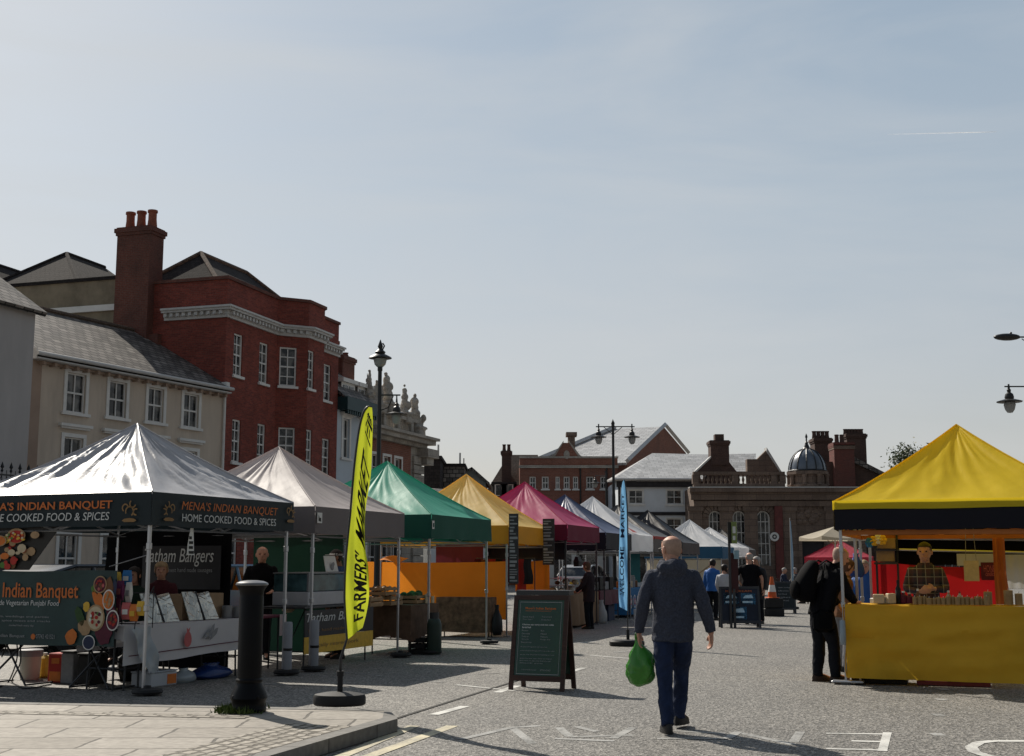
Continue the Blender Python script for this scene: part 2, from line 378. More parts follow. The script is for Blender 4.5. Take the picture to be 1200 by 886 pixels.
# a band of setts inside the front kerb and a narrow one inside the back kerb
def band(p, d, nn, a, w_, l0, l1, name, m=M_SETT):
    q = MB(); x0 = p + d*l0 + nn*a; x1 = p + d*l1 + nn*a
    L = (x1 - x0).length; ang = atan2(d.y, d.x)
    s_ = 1 if V((-sin(ang), cos(ang), 0)).dot(nn) > 0 else -1
    q.face([(0, 0, 0), (L, 0, 0), (L, w_*s_, 0), (0, w_*s_, 0)] if s_ > 0 else [(0, 0, 0), (0, -w_, 0), (L, -w_, 0), (L, 0, 0)])
    return tag(q.build(name, m, loc=(x0.x, x0.y, kz), rz=ang), kind='structure')
band(c0, dfr, nf, kw + .004, .62, .62, 8.5, 'sett_band')
band(c1, dbk, nb, kw + .55, .24, 1.1, 11, 'sett_strip')
_sz=[0]
def strip(px0, py0, px1, py1, w_, m, name='road_marking', z=.004):
    _sz[0] += 1; z += .00025 * (_sz[0] % 9)
    a, b = G(px0, py0), G(px1, py1); d = (b - a).normalized(); n = V((-d.y, d.x, 0)) * w_ / 2
    return sheet(name, [a - n, b - n, b + n, a + n], z, m)
# asphalt patches divided by a tarred seam
s0, s1 = G(612, 797), G(470, 886)
sheet('asphalt_patch', [G(655, 770), s0, s1, G(700, 905), G(1250, 905), G(1250, 845), G(880, 790)], .002, M_PATCH)
M_TAR = mat('tar_seam', (.045, .043, .04), rough=.9, scale=20)
strip(612, 796, 440, 850, .045, M_TAR, 'tar_seam', .006)
# double yellow lines beside the kerb, white bay lines and dashes
strip(392, 890, 485, 851, .12, M_YEL, 'yellow_line'); strip(424, 890, 530, 851, .12, M_YEL, 'yellow_line')
strip(508, 838, 545, 828, .11, M_WHITE); strip(582, 812, 606, 804, .11, M_WHITE); strip(535, 803, 603, 810, .075, M_WHITE); strip(662, 789, 684, 783, .11, M_WHITE)
strip(310, 802, 420, 805, .06, M_FADED); strip(395, 787, 452, 793, .05, M_FADED); strip(470, 796, 520, 800, .05, M_FADED)
strip(690, 768, 738, 772, .07, M_WHITE); strip(560, 790, 585, 789, .05, M_FADED); strip(720, 765, 760, 761, .08, M_FADED)
strip(0, 796, 110, 800, .07, M_FADED); strip(640, 757, 700, 752, .08, M_WHITE); strip(360, 775, 400, 771, .08, M_FADED)
# faded letters of the parking bay, read from the far side
for a in [(540, 867, 600, 853), (600, 853, 624, 872), (600, 853, 632, 851), (655, 853, 668, 864), (668, 864, 742, 862), (718, 866, 742, 853), (650, 866, 720, 869), (675, 852, 700, 858),
          (770, 866, 852, 866), (852, 866, 866, 858), (862, 858, 930, 873), (930, 870, 938, 858), (790, 857, 850, 860)]:
    strip(*a, .085, M_FADED, 'faded_letter')
for a in [(968, 860, 1042, 861), (1040, 859, 1034, 881), (998, 869, 1035, 870), (968, 878, 1040, 880)]: strip(*a, .075, M_WHITE, 'road_letter', .005)
cpt = [(1205, 869), (1165, 869), (1147, 871), (1138, 876), (1142, 882), (1158, 887), (1180, 891)]
for i in range(len(cpt) - 1): strip(*cpt[i], *cpt[i+1], .10, M_WHITE, 'road_letter', .004 + .0006 * i)
for (x, y) in [(1103, 820), (1100, 838), (1099, 861), (1106, 808)]:
    a = G(x, y); sheet('road_mark_square', [a + V((-.055, -.09, 0)), a + V((.055, -.09, 0)), a + V((.055, .09, 0)), a + V((-.055, .09, 0))], .004, M_FADED)
# drain cover let into the asphalt

q = MB(); a, b = P(1040, 157.5, 1500), P(1168, 154.5, 1500); q.tube([a, a.lerp(b, .4), a.lerp(b, .8), b], [.08, .25, .36, .2], 8)
tag(q.build('contrail', mat('vapour_white', (.9, .9, .9), rough=1, var=.02, transl=.9), None, smooth=True), kind='stuff')
# ------------------------------------------------------------------ building materials
M_RED = brickmat('red_brick', (.285, .064, .045), (.165, .040, .031), (.17, .085, .068), weather=.55, wcol=(.09, .022, .014))
M_BROWNB = brickmat('old_brown_brick', (.150, .050, .036), (.175, .063, .045), (.12, .09, .075), weather=.6, wcol=(.04, .03, .027))
M_CBRICK = brickmat('orange_red_brick', (.26, .105, .07), (.21, .08, .055), (.24, .18, .15), weather=.4, bw=.3, bh=.1)
M_STONE = brickmat('brown_sandstone', (.155, .112, .088), (.205, .150, .118), (.08, .062, .054), bw=.9, bh=.4, ms=.014, weather=.6, wcol=(.06, .045, .04))
M_PALEST = brickmat('pale_carved_stone', (.36, .33, .29), (.43, .40, .35), (.18, .16, .14), bw=.9, bh=.42, ms=.012, weather=.65, wcol=(.13, .12, .11))
M_CREAM = mat('cream_render', (.57, .485, .395), rough=.85, var=.10, scale=1.6, dirt=.5, bmp=.06, bscale=60, stretch=(1, 1, .22))
M_BEIGE = mat('beige_render', (.37, .275, .215), rough=.9, var=.10, scale=1.2, dirt=.35)
M_GREYR = mat('grey_render', (.42, .40, .39), rough=.9, var=.10, scale=1.3, dirt=.4, bmp=.15, bscale=25, stretch=(1, 1, .25))
M_ROUGHR = mat('stained_render', (.25, .21, .15), rough=.95, var=.30, scale=.9, dirt=.75)
M_TRIM = mat('white_trim', (.72, .71, .68), rough=.5, var=.05, scale=4, dirt=.3)
M_LEADW = mat('pale_lead', (.52, .515, .50), rough=.4, var=.1)
M_BLUEW = mat('pale_blue_render', (.52, .585, .64), rough=.8, var=.06, scale=1, dirt=.25)
M_WHITEW = mat('white_render', (.62, .66, .70), rough=.85, var=.06, scale=1, dirt=.3)
M_BLACKT = mat('black_timber', (.030, .028, .030), rough=.7, var=.3)
M_TEAL = mat('dark_teal_paint', (.018, .055, .062), rough=.45, var=.2)
M_MAROONP = mat('maroon_paint', (.085, .018, .030), rough=.5, var=.2)
M_LEAD = mat('lead_sheet', (.12, .14, .17), rough=.38, metal=.35, var=.3, scale=1.5, spec=.5)
M_CLAY = mat('clay_pot', (.27, .095, .06), rough=.85, var=.25, scale=6, dirt=.4)
M_IRON = mat('black_iron', (.012, .012, .013), rough=.45, var=.2, spec=.5)
M_SLATE = brickmat('slate_roof', (.085, .076, .070), (.27, .24, .215), (.012, .012, .012), bw=.42, bh=.30, ms=.030, rough=.62, weather=.5, wcol=(.06, .055, .045), bs=1.0)
M_SLATEB = brickmat('glare_slate_roof', (.36, .355, .35), (.52, .515, .51), (.12, .12, .12), bw=.6, bh=.36, ms=.018, rough=.33, weather=.3, wcol=(.2, .2, .19), bs=.8)  # sun glare on the far roofs is put into these paler slate colours
M_TILE = brickmat('dark_tile_roof', (.022, .018, .018), (.038, .031, .030), (.009, .009, .009), bw=.25, bh=.2, ms=.012, rough=.95, weather=.35, wcol=(.04, .036, .03), bs=1.0)
M_BTILE = brickmat('brown_tile_roof', (.135, .092, .066), (.19, .132, .10), (.04, .035, .03), bw=.3, bh=.22, ms=.014, rough=.8, weather=.5, wcol=(.07, .065, .05), bs=1.0)
def glass_mat(name, dark, pale):
    m, nt, b = newmat(name); oi = nt.nodes.new('ShaderNodeObjectInfo')
    co = coords(nt, 'UV', (1.2, 1.2, 1)); n = N(nt, 'ShaderNodeTexNoise', i_Scale=1.7, i_Detail=2.0, noise_dimensions='4D')
    mu = N(nt, 'ShaderNodeMath', operation='MULTIPLY'); mu.inputs[1].default_value = 40; nt.links.new(oi.outputs['Random'], mu.inputs[0]); nt.links.new(mu.outputs[0], n.inputs['W'])
    nt.links.new(co, n.inputs['Vector'])
    nt.links.new(ramp(nt, n.outputs[0], [(.48, dark), (.60, pale)]), b.inputs['Base Color'])
    b.inputs['Roughness'].default_value = .06; b.inputs['Specular IOR Level'].default_value = .6
    w = N(nt, 'ShaderNodeTexNoise', i_Scale=2.5); nt.links.new(co, w.inputs['Vector']); bump(nt, b, w.outputs[0], .05, .05)
    return m
M_GLASS = glass_mat('window_glass', (.012, .014, .017), (.14, .135, .125))
M_SHOPG = glass_mat('shop_glass', (.010, .012, .014), (.055, .05, .045))
# ------------------------------------------------------------------ wall with openings
class Seg:
    """a vertical wall between two plan points of frame F; outward is to the right of p0->p1"""
    def __init__(s, F, p0, p1):
        s.F = F; s.p0 = V((*p0, 0)); s.p1 = V((*p1, 0)); s.d = (s.p1 - s.p0).normalized(); s.L = (s.p1 - s.p0).length
        s.n = V((s.d.y, -s.d.x, 0))
    def T(s, a, h, dep=0.0):
        q = s.p0 + s.d * a - s.n * dep; return (q.x, q.y, h)
    def px(s, x, y):
        F = s.F; rt = ray(x, y); wn = F.r * s.n.x + F.e * s.n.y; wd = F.r * s.d.x + F.e * s.d.y
        o = F.w(s.p0.x, s.p0.y); t = (o - V((0, 0, CAMZ))).dot(wn) / rt.dot(wn); h = rt * t + V((0, 0, CAMZ)) - o
        return h.dot(wd), h.z
    def op(s, x0, x1, yt, yb):
        xm = (x0 + x1) / 2; return (s.px(x0, yt)[0], s.px(xm, yb)[1], s.px(x1, yt)[0], s.px(xm, yt)[1])
def oface(mb, ps, out, mi=0):
    ps = [V(p) for p in ps]; n = (ps[1] - ps[0]).cross(ps[2] - ps[1])
    mb.face(ps if n.dot(V(out)) > 0 else ps[::-1], mi)
def wall(mb, S, h0, h1, ops=(), dep=.14, mi=0, a0=0.0, a1=None):
    a1 = S.L if a1 is None else a1
    xs = sorted({a0, a1, *[o[0] for o in ops], *[o[2] for o in ops]}); hs = sorted({h0, h1, *[o[1] for o in ops], *[o[3] for o in ops]})
    xs = [x for x in xs if a0 <= x <= a1]; hs = [h for h in hs if h0 <= h <= h1]
    for i in range(len(xs) - 1):
        for j in range(len(hs) - 1):
            cx, ch = (xs[i] + xs[i+1]) / 2, (hs[j] + hs[j+1]) / 2
            if any(o[0] < cx < o[2] and o[1] < ch < o[3] for o in ops): continue
            oface(mb, [S.T(xs[i], hs[j]), S.T(xs[i+1], hs[j]), S.T(xs[i+1], hs[j+1]), S.T(xs[i], hs[j+1])], S.n, mi)
    for (p, q, r_, t) in ops:
        for (A, B, out) in (((p, q), (r_, q), V((0, 0, 1))), ((p, t), (r_, t), V((0, 0, -1))), ((p, q), (p, t), S.d), ((r_, q), (r_, t), -S.d)):
            oface(mb, [S.T(*A), S.T(*B), S.T(*B, dep), S.T(*A, dep)], out, mi)
def tbox(mb, S, a0, h0, a1, h1, d0, d1, mi=0):
    """box on a wall: a along it, h height, d depth (negative = proud of the wall)"""
    ps = [S.T(a, h, d) for h in (h0, h1) for (a, d) in ((a0, d0), (a1, d0), (a1, d1), (a0, d1))]
    c = sum((V(p) for p in ps), V()) / 8
    for f in ((0,1,2,3),(4,5,6,7),(0,1,5,4),(1,2,6,5),(2,3,7,6),(3,0,4,7)):
        q = [V(ps[i]) for i in f]; m = sum(q, V()) / 4; oface(mb, q, m - c, mi)
def window(par, S, op, cols=2, rows=2, sill=True, dep=.14, fr=.06, surround=0, arch=False, meet=True, hood=0, mframe=None, mglass=None, name='window'):
    a0, h0, a1, h1 = op; f = MB(); e = .002
    if arch:
        r_ = (a1 - a0) / 2; cz = h1 - r_; n = 10
        def ring(ro, d): return [S.T((a0+a1)/2 + ro*cos(pi*k/n), cz + ro*sin(pi*k/n), d) for k in range(n + 1)]
        tbox(f, S, a0 + e, h0, a0 + fr, cz, dep - .06, dep - .01); tbox(f, S, a1 - fr, h0, a1 - e, cz, dep - .06, dep - .01)
        A, B, C, D = ring(r_ - e, dep - .06), ring(r_ - fr, dep - .06), ring(r_ - fr, dep - .01), ring(r_ - e, dep - .01)
        for k in range(n):
            oface(f, [A[k], A[k+1], B[k+1], B[k]], S.n); oface(f, [B[k], B[k+1], C[k+1], C[k]], V((0, 0, -1)))
    else:
        for (x0, y0, x1, y1) in ((a0+e, h0+e, a0+fr, h1-e), (a1-fr, h0+e, a1-e, h1-e), (a0+fr, h0+e, a1-fr, h0+fr), (a0+fr, h1-fr, a1-fr, h1-e)): tbox(f, S, x0, y0, x1, y1, dep - .07, dep - .01)
    b = .022
    for k in range(1, cols):
        x = a0 + (a1 - a0) * k / cols; tbox(f, S, x - b, h0 + fr, x + b, h1 - fr * (1.2 if arch else 1), dep - .05, dep - .012)
    for k in range(1, rows):
        y = h0 + (h1 - h0) * k / rows; bb = b * 1.5 if (meet and k * 2 == rows) else b
        tbox(f, S, a0 + fr, y - bb, a1 - fr, y + bb, dep - .055, dep - .011)
    if surround:
        w = surround
        for (x0, y0, x1, y1) in ((a0-w, h0, a0-.003, h1), (a1+.003, h0, a1+w, h1), (a0-w, h1+.003, a1+w, h1+w)): tbox(f, S, x0, y0, x1, y1, -.04, -.002)
    fo = f.build(name, mframe or M_TRIM, par)
    p = MB(); oface(p, [S.T(a0, h0, dep-.004), S.T(a1, h0, dep-.004), S.T(a1, h1, dep-.004), S.T(a0, h1, dep-.004)], S.n); p.build('pane', mglass or M_GLASS, fo)
    if sill:
        q = MB(); w = surround + .08; tbox(q, S, a0 - w, h0 - .11, a1 + w, h0 - .003, -.10, -.003); q.build('sill', M_TRIM, fo)
    if hood:
        q = MB(); w = surround + .16; tbox(q, S, a0 - w, h1 + hood, a1 + w, h1 + hood + .10, -.17, -.003); tbox(q, S, a0 - w + .07, h1 + hood - .07, a1 + w - .07, h1 + hood - .002, -.10, -.003); q.build('hood', M_TRIM, fo)
    return fo
def chimney(par, x0, y0, x1, y1, z0, z1, m, pots=3, potm=None, potdir='x', cap=.10, poth=.55, potr=.16, name='chimney'):
    q = MB(); q.box(x0, y0, z0, x1, y1, z1 - .36); q.box(x0 - .05, y0 - .05, z1 - .36, x1 + .05, y1 + .05, z1 - .24); q.box(x0 - cap, y0 - cap, z1 - .24, x1 + cap, y1 + cap, z1 - .06); q.box(x0 - .03, y0 - .03, z1 - .06, x1 + .03, y1 + .03, z1)
    c = q.build(name, m, par)
    for k in range(pots):
        t = (k + .5) / pots
        px_, py_ = (x0 + (x1-x0)*t, (y0+y1)/2) if potdir == 'x' else ((x0+x1)/2, y0 + (y1-y0)*t)
        p = MB(); p.lathe([(potr*.95, 0), (potr*1.02, .06), (potr*.86, poth*.5), (potr*.86, poth*.85), (potr*1.06, poth*.88), (potr*1.02, poth), (potr*.75, poth), (potr*.7, poth*.7)], 14, o=(px_, py_, z1)); p.build('chimney_pot', potm or M_CLAY, c, smooth=40)
    return c
def roofslab(mb, pts, t=.12, mi=0):
    """sloping sheet with thickness from 3 or 4 points"""
    a = [V(p) for p in pts]; n = (a[1] - a[0]).cross(a[2] - a[0]).normalized()
    if n.z < 0: n = -n
    mb.slab(a, n, -t, mi)
# ------------------------------------------------------------------ the red brick house (its near corner is the joint J with the cream house)
YJ = 51.0; J = P(258, 600, YJ)
FR = Frame(J.x, J.y, 17.5); red = ftg(FR, 'brick_house', 'tall red brick house with a canted bay and white dentil cornice beside the cream house', 'building')
s1 = Seg(FR, (0, 0), (0, 20)).px(322, 500)[0]; LEN = Seg(FR, (0, 0), (0, 20)).px(395, 500)[0]
pr = 1.02; bw = Seg(FR, (pr, s1 + pr), (pr, s1 + 9)).px(378, 500)[0]
plan = [(-5.0, 0), (0, 0), (0, s1), (pr, s1 + pr), (pr, s1 + pr + bw), (0, s1 + 2*pr + bw), (0, LEN)]
segs = [Seg(FR, plan[i], plan[i+1]) for i in range(len(plan) - 1)]
front = segs[1]; cor = front.px(258, 356)[1]; corb = front.px(258, 369)[1]; par = front.px(258, 323)[1]
ops = {i: [] for i in range(6)}
for (i, x0, x1, yt, yb) in [(1, 274.5, 285, 391.6, 441), (1, 304.5, 314.6, 402, 449.6), (2, 328, 348, 407, 452.6), (3, 361, 368.5, 411, 456),
                            (1, 272.5, 282.5, 491.7, 542), (1, 302, 311.5, 497, 545), (2, 326.5, 345.8, 501, 543), (3, 359, 366, 503.6, 551)]:
    ops[i].append(segs[i].op(x0, x1, yt, yb))
ops[5] = [(segs[5].L * .30, o[1], segs[5].L * .30 + 1.05, o[3]) for o in (ops[1][0], ops[1][2])]
for i in (1, 2, 3, 5):                       # ground floor windows under the first floor ones
    for o in [o for o in ops[i] if o[1] < 7]: ops[i].append((o[0], .95, o[2], 3.0))
w = MB()
for i, S in enumerate(segs): wall(w, S, 0, par, ops[i], .13)
wall(w, Seg(FR, (0, LEN), (-9, LEN)), 0, par); wall(w, Seg(FR, (-9, LEN), (-9, 0)), 0, par)
w.face([(x, y, par - .5) for x, y in plan] + [(-5, LEN, par - .5)])
w.build('wall', M_RED, red)
for i in range(6):
    for o in ops[i]: window(red, segs[i], o, cols=2, rows=4, dep=.13, fr=.07)
def ringline(mb, plan, z0, z1, out, inn=.0, closed=False):
    """a moulding that follows the plan polyline, mitred"""
    n = len(plan); P_ = [V((*p, 0)) for p in plan]; off = []
    for i in range(n):
        ds = []
        if i > 0: ds.append((P_[i] - P_[i-1]).normalized())
        if i < n - 1: ds.append((P_[i+1] - P_[i]).normalized())
        ns = [V((d.y, -d.x, 0)) for d in ds]
        if len(ns) == 1: off.append(ns[0])
        else: m = (ns[0] + ns[1]).normalized(); off.append(m / max(.3, m.dot(ns[0])))
    for i in range(n - 1):
        a, b = P_[i], P_[i+1]
        A, B, C, D = a - off[i]*inn, b - off[i+1]*inn, b + off[i+1]*out, a + off[i]*out
        nn = len(mb.v); q = [(p.x, p.y, z) for z in (z0, z1) for p in (D, C, B, A)]
        mb.mesh(q, [(3,2,1,0),(4,5,6,7),(0,1,5,4),(1,2,6,5),(2,3,7,6),(3,0,4,7)])
pl2 = [(-4.9, 0)] + plan[1:]
m = MB(); ch = cor - corb
ringline(m, [(-2.9, 0)] + plan[1:], corb, corb + ch*.26, .10); ringline(m, [(-2.9, 0)] + plan[1:], corb + ch*.26, corb + ch*.62, .14); ringline(m, [(-2.9, 0)] + plan[1:], corb + ch*.62, corb + ch*.82, .34); ringline(m, [(-2.9, 0)] + plan[1:], corb + ch*.82, cor, .42)
for S in [Seg(FR, (-2.9, 0), (0, 0))] + segs[1:]:
    k = int(S.L / .27)
    for j in range(k):
        a = (j + .5) * S.L / k; tbox(m, S, a - .07, corb + ch*.28, a + .07, corb + ch*.60, -.27, -.138)
m.build('cornice', M_LEADW, red)
m = MB(); ringline(m, plan, par, par + .13, .09, .26); m.build('coping', M_BROWNB, red)
hp = P(212, 294, 54.6).z; rb = par - .3
rm = MB(); e0 = V((-.7, .9, rb)); e1 = V((-6.2, .9, rb)); e2 = V((-6.2, LEN - .9, rb)); e3 = V((-.7, LEN - .9, rb)); k0 = V((-3.35, 3.3, hp)); k1 = V((-3.35, LEN - 3.3, hp))
for f in ((e1, e0, k0), (e0, e3, k1, k0), (e3, e2, k1), (e2, e1, k0, k1)): rm.face(f)
rf = rm.build('roof', M_TILE, red)
hm = MB()
for a, b in ((e0, k0), (e1, k0), (k0, k1), (e3, k1)): hm.tube([a + V((0, 0, .03)), b + V((0, 0, .05))], .10, 6)
hm.build('ridge_tiles', M_BTILE, rf)
Sc = Seg(FR, (-9, -.45), (0, -.45)); cx0 = Sc.px(135, 330)[0] - 9; cx1 = Sc.px(174, 330)[0] - 9; ctop = Sc.px(160, 265)[1]
chimney(red, cx0, -.45, cx1, .55, 6.5, ctop, M_BROWNB, 3, M_CLAY, 'x', cap=.10, poth=.78, potr=.205)
q = MB(); q.box(cx0 - .1, -.30, 6.4, cx1 + .45, -.003, front.px(258, 385)[1]); q.build('chimney_breast', M_BROWNB, red)
dp = MB(); dp.tube([(.08, -.06, 0), (.08, -.06, 8.6)], .055, 8); dp.box(-.02, -.2, 8.5, .22, .05, 8.85); dp.build('drainpipe', M_TRIM, red)
# rendered block behind the cream house
gb = ftg(FR, 'rendered_house', 'stained grey rendered block with dark hipped roofs behind the brick chimney', 'building')
Sg = Seg(FR, (-20, -.03), (-5, -.03)); gz = Sg.px(100, 330)[1]; bz0, bz1 = Sg.px(90, 367)[1], Sg.px(90, 360)[1]
q = MB(); q.box(-20, -.03, 0, -5.003, 7, gz); q.build('wall', M_ROUGHR, gb)
q = MB(); q.box(-20, -.12, gz, -5.003, .35, gz + .14); q.build('coping', M_TILE, gb)
q = MB(); q.box(Sg.px(47, 362)[0] - 20, -.16, bz0, -5.1, -.034, bz1); q.build('string_course', M_TRIM, gb)
for (pxk, pyk, hw) in ((78, 297, 2.6), (-20, 305, 2.4)):
    cx_ = Seg(FR, (-30, 2.6), (0, 2.6)).px(pxk, pyk); X0 = cx_[0] - 30; Z = cx_[1]
    q = MB(); A_ = [V((X0 - hw, .1, gz)), V((X0 + hw, .1, gz)), V((X0 + hw, 7, gz)), V((X0 - hw, 7, gz))]; K0, K1 = V((X0, 2.6, Z)), V((X0, 5.5, Z))
    for f in ((A_[0], A_[1], K0), (A_[1], A_[2], K1, K0), (A_[2], A_[3], K1), (A_[3], A_[0], K0, K1)): q.face(f)
    for a, b in ((A_[1], K0), (A_[0], K0), (K0, K1)): q.tube([a, b], .09, 6)
    q.build('roof', M_TILE, gb)
# ------------------------------------------------------------------ the cream house
FC = Frame(J.x, J.y, 27.0); cream = ftg(FC, 'cream_house', 'cream rendered house with four white sash windows and a grey slate roof', 'building')
SCm = Seg(FC, (0, -40), (0, 0)); aL = SCm.px(33, 450)[0]; aP = SCm.px(47, 450)[0]; eav = SCm.px(200, 442)[1]
cop = [SCm.op(79, 101, 438, 484), SCm.op(128.5, 148.5, 447.5, 489.5), SCm.op(174, 192, 455, 495), SCm.op(215.5, 233, 462, 501)]
low = [(o[0], o[1] - 2.75, o[2], o[3] - 2.62) for o in cop]
for i, o in enumerate(low):
    t = SCm.px(87, 513)[1]; low[i] = (o[0], t - 1.75, o[2], t)
gnd = [(o[0], .9, o[2], 2.55) for o in cop]
w = MB(); S = Seg(FC, (0, aL - 40), (0, 0)); sh = lambda o: (o[0] - aL, o[1], o[2] - aL, o[3])
cop, low, gnd = [sh(o) for o in cop], [sh(o) for o in low], [sh(o) for o in gnd]
wall(w, S, 0, eav, cop + low + gnd, .12); wall(w, Seg(FC, (-8, aL - 40), (0, aL - 40)), 0, eav); wall(w, Seg(FC, (-8, 0), (-8, aL - 40)), 0, eav)
w.build('wall', M_CREAM, cream)
q = MB(); tbox(q, S, .0, 0, aP - aL, eav - .02, -.05, -.003); q.build('pilaster', M_BEIGE, cream)
for o in cop: window(cream, S, o, 2, 2, dep=.12, fr=.05, surround=.14)
for o in low: window(cream, S, o, 2, 2, dep=.12, fr=.05, surround=.14, hood=.36)
for o in gnd: window(cream, S, o, 2, 2, dep=.12, fr=.05, surround=.14)
rz_ = FC.onX(34, 365, -4.0)[1]; y0, y1 = aL - 40 - .05, .0
eo = .42; sl_ = (rz_ - eav) / 4.0; ez = eav - sl_ * eo + .16
q = MB(); roofslab(q, [(eo, y0, ez), (eo, y1 - .06, ez), (-4, y1 - .06, rz_ + .16), (-4, y0, rz_ + .16)], .14); roofslab(q, [(-8.3, y0, ez), (-4, y0, rz_ + .155), (-4, y1, rz_ + .155), (-8.3, y1, ez)], .14)
q.face([(-.02, y0 + .06, eav), (-4, y0 + .06, rz_), (-8, y0 + .06, eav)])
rf = q.build('roof', M_SLATE, cream)
q = MB(); q.tube([(-4, y0, rz_ + .19), (-4, y1 - .1, rz_ + .19)], .11, 6); q.build('ridge_tiles', M_BTILE, rf)
q = MB(); q.box(eo - .03, y0, ez - .20, eo + .03, y1 - .06, ez - .16); q.box(.003, y0, ez - .22, eo - .03, y1 - .06, ez - .17); q.tube([(eo + .05, y0 - .05, ez - .03), (eo + .05, y1, ez - .03)], .075, 8)
q.box(-.9, y0 - .04, ez - .22, eo, y0 - .003, ez + .15); q.build('gutter_and_soffit', M_LEADW, cream)
q = MB(); tbox(q, S, .3, ez - .30, S.L - .05, ez - .226, -.16, -.004)
for k in range(20):
    a = .4 + k * (S.L - .6) / 19; tbox(q, S, a - .05, ez - .36, a + .05, ez - .225, -.30, -.004)
q.build('eaves_brackets', M_BEIGE, cream)
# ------------------------------------------------------------------ the grey house at the left edge
g0 = P(28.5, 600, 40.5); FG = Frame(g0.x, g0.y, 20); grey = ftg(FG, 'grey_house', 'plain pale grey rendered house with a slate roof at the left edge', 'building')
ge = FG.onX(28, 360, 0)[1]; Sgy = Seg(FG, (0, -14), (0, 0)); gow = [(a, h, a + 1.1, h + 1.7) for a in (1.2, 4.4, 7.6) for h in (1.0, 4.3, 7.2)]
q = MB(); wall(q, Sgy, 0, ge, gow, .12); wall(q, Seg(FG, (-9, -14), (0, -14)), 0, ge); wall(q, Seg(FG, (0, 0), (-9, 0)), 0, ge); wall(q, Seg(FG, (-9, 0), (-9, -14)), 0, ge)
for a in gow: window(grey, Sgy, a, 2, 2, dep=.12)
q.face([(0, 0, ge), (-4.5, 0, ge + 3.0), (-9, 0, ge)][::-1]); q.face([(0, -14, ge), (-4.5, -14, ge + 3.0), (-9, -14, ge)]); q.build('wall', M_GREYR, grey)
q = MB(); roofslab(q, [(.30, -14.2, ge - .06), (.30, .22, ge - .06), (-4.5, .22, ge + 3.14), (-4.5, -14.2, ge + 3.14)], .16); roofslab(q, [(-9.3, -14.2, ge - .06), (-4.5, -14.2, ge + 3.135), (-4.5, .22, ge + 3.135), (-9.3, .22, ge - .06)], .16); q.build('roof', M_SLATE, grey)
bal = MB(); bz = FG.onX(12, 575, 1.0)[1]; bt = FG.onX(12, 556, 1.0)[1]; bal.box(0, -6, bz - .2, 1.0, -.6, bz)
bo = bal.build('balcony', M_LEADW, grey); bal = MB()
bal.box(.95, -6, bt - .05, .99, -.6, bt); bal.box(.95, -6, bz + .08, .99, -.6, bz + .12)
for k in range(28):
    y = -.65 - k * .19; bal.tube([(.97, y, bz), (.97, y, bt + .12)], .012, 5)
    if k % 2 == 0: bal.lathe([(.01, 0), (.045, .06), (.02, .12), (.06, .17), (.0, .34)], 6, o=(.97, y, bt + .04))
    else: bal.tube([(.97, y, bt - .06), (.97, y + .09, bt - .22), (.97, y + .18, bt - .06)], .014, 5)
bal.build('railing', M_IRON, bo)
# ------------------------------------------------------------------ pale blue house and carved stone hall beyond the red house
e = FR.w(0, LEN); FW = Frame(e.x, e.y, 19.0); wh = ftg(FW, 'pale_house', 'pale blue house with a dark teal eave and dormers beside the red brick house', 'building')
SW = Seg(FW, (0, 0), (0, 30)); wl = SW.px(431, 500)[0]; S = Seg(FW, (0, 0), (0, wl)); fz0, fz1 = S.px(400, 481)[1], S.px(400, 466)[1]
o1 = S.op(402, 409.5, 491, 537); o2 = (o1[2] + 1.3, o1[1], 2*o1[2] + 1.3 - o1[0], o1[3]); wo = [o1, o2] + [(a[0], .9, a[2], 2.9) for a in (o1, o2)]
q = MB(); wall(q, S, 0, fz0, wo, .15); wall(q, Seg(FW, (-8, 0), (0, 0)), 0, fz0); wall(q, Seg(FW, (0, wl), (-8, wl)), 0, fz0); q.build('wall', M_BLUEW, wh)
for a in wo: window(wh, S, a, 2, 2, dep=.15, surround=.16, hood=.18)
q = MB(); q.box(-8, -.0, fz0, .55, wl, fz1)
for k in range(14): q.box(.35, .15 + k*wl/14, fz0 - .18, .50, .27 + k*wl/14, fz0 - .003)
q.build('eave', M_TEAL, wh)
q = MB(); dz1 = S.px(412, 443)[1]
roofslab(q, [(.4, 0, fz1 + .02), (.4, wl, fz1 + .02), (-3, wl, fz1 + 2.9), (-3, 0, fz1 + 2.9)]); q.build('roof', M_SLATE, wh)
for yy in (1.1, wl - .5):
    q = MB(); q.box(-2.4, yy, fz1 + .1, -.35, yy + 1.5, dz1 - .2); q.box(-2.4, yy - .1, dz1 - .2, -.2, yy + 1.6, dz1); d = q.build('dormer', M_TRIM, wh)
    Sd = Seg(FW, (-.345, yy), (-.345, yy + 1.5)); q = MB()
    for a in (.15, .82): tbox(q, Sd, a, fz1 + .35, a + .5, dz1 - .35, -.02, -.004)
    q.build('dormer_window', M_GLASS, d)
    q = MB(); q.box(-2.35, yy - .03, fz1 + .12, -.38, yy - .002, dz1 - .22); q.build('dormer_cheek', M_SLATE, d)
c0_ = S.px(402, 404); chimney(wh, -3.3, .7, -1.2, 2.2, fz1, FW.onX(403, 408, -2.0)[1], M_BROWNB, 4, M_BROWNB, 'x', poth=.35, potr=.19)
chimney(wh, -3.0, wl - .2, -1.4, wl + 1.2, fz1, FW.onX(431, 430, -2.0)[1], M_BROWNB, 4, M_BROWNB, 'x', poth=.2, potr=.16)
FS = Frame(*FW.w(0, wl).xy, 19.0); hall = ftg(FS, 'stone_hall', 'ornate stone hall with a balustrade and crumbling statues along its roofline', 'building')
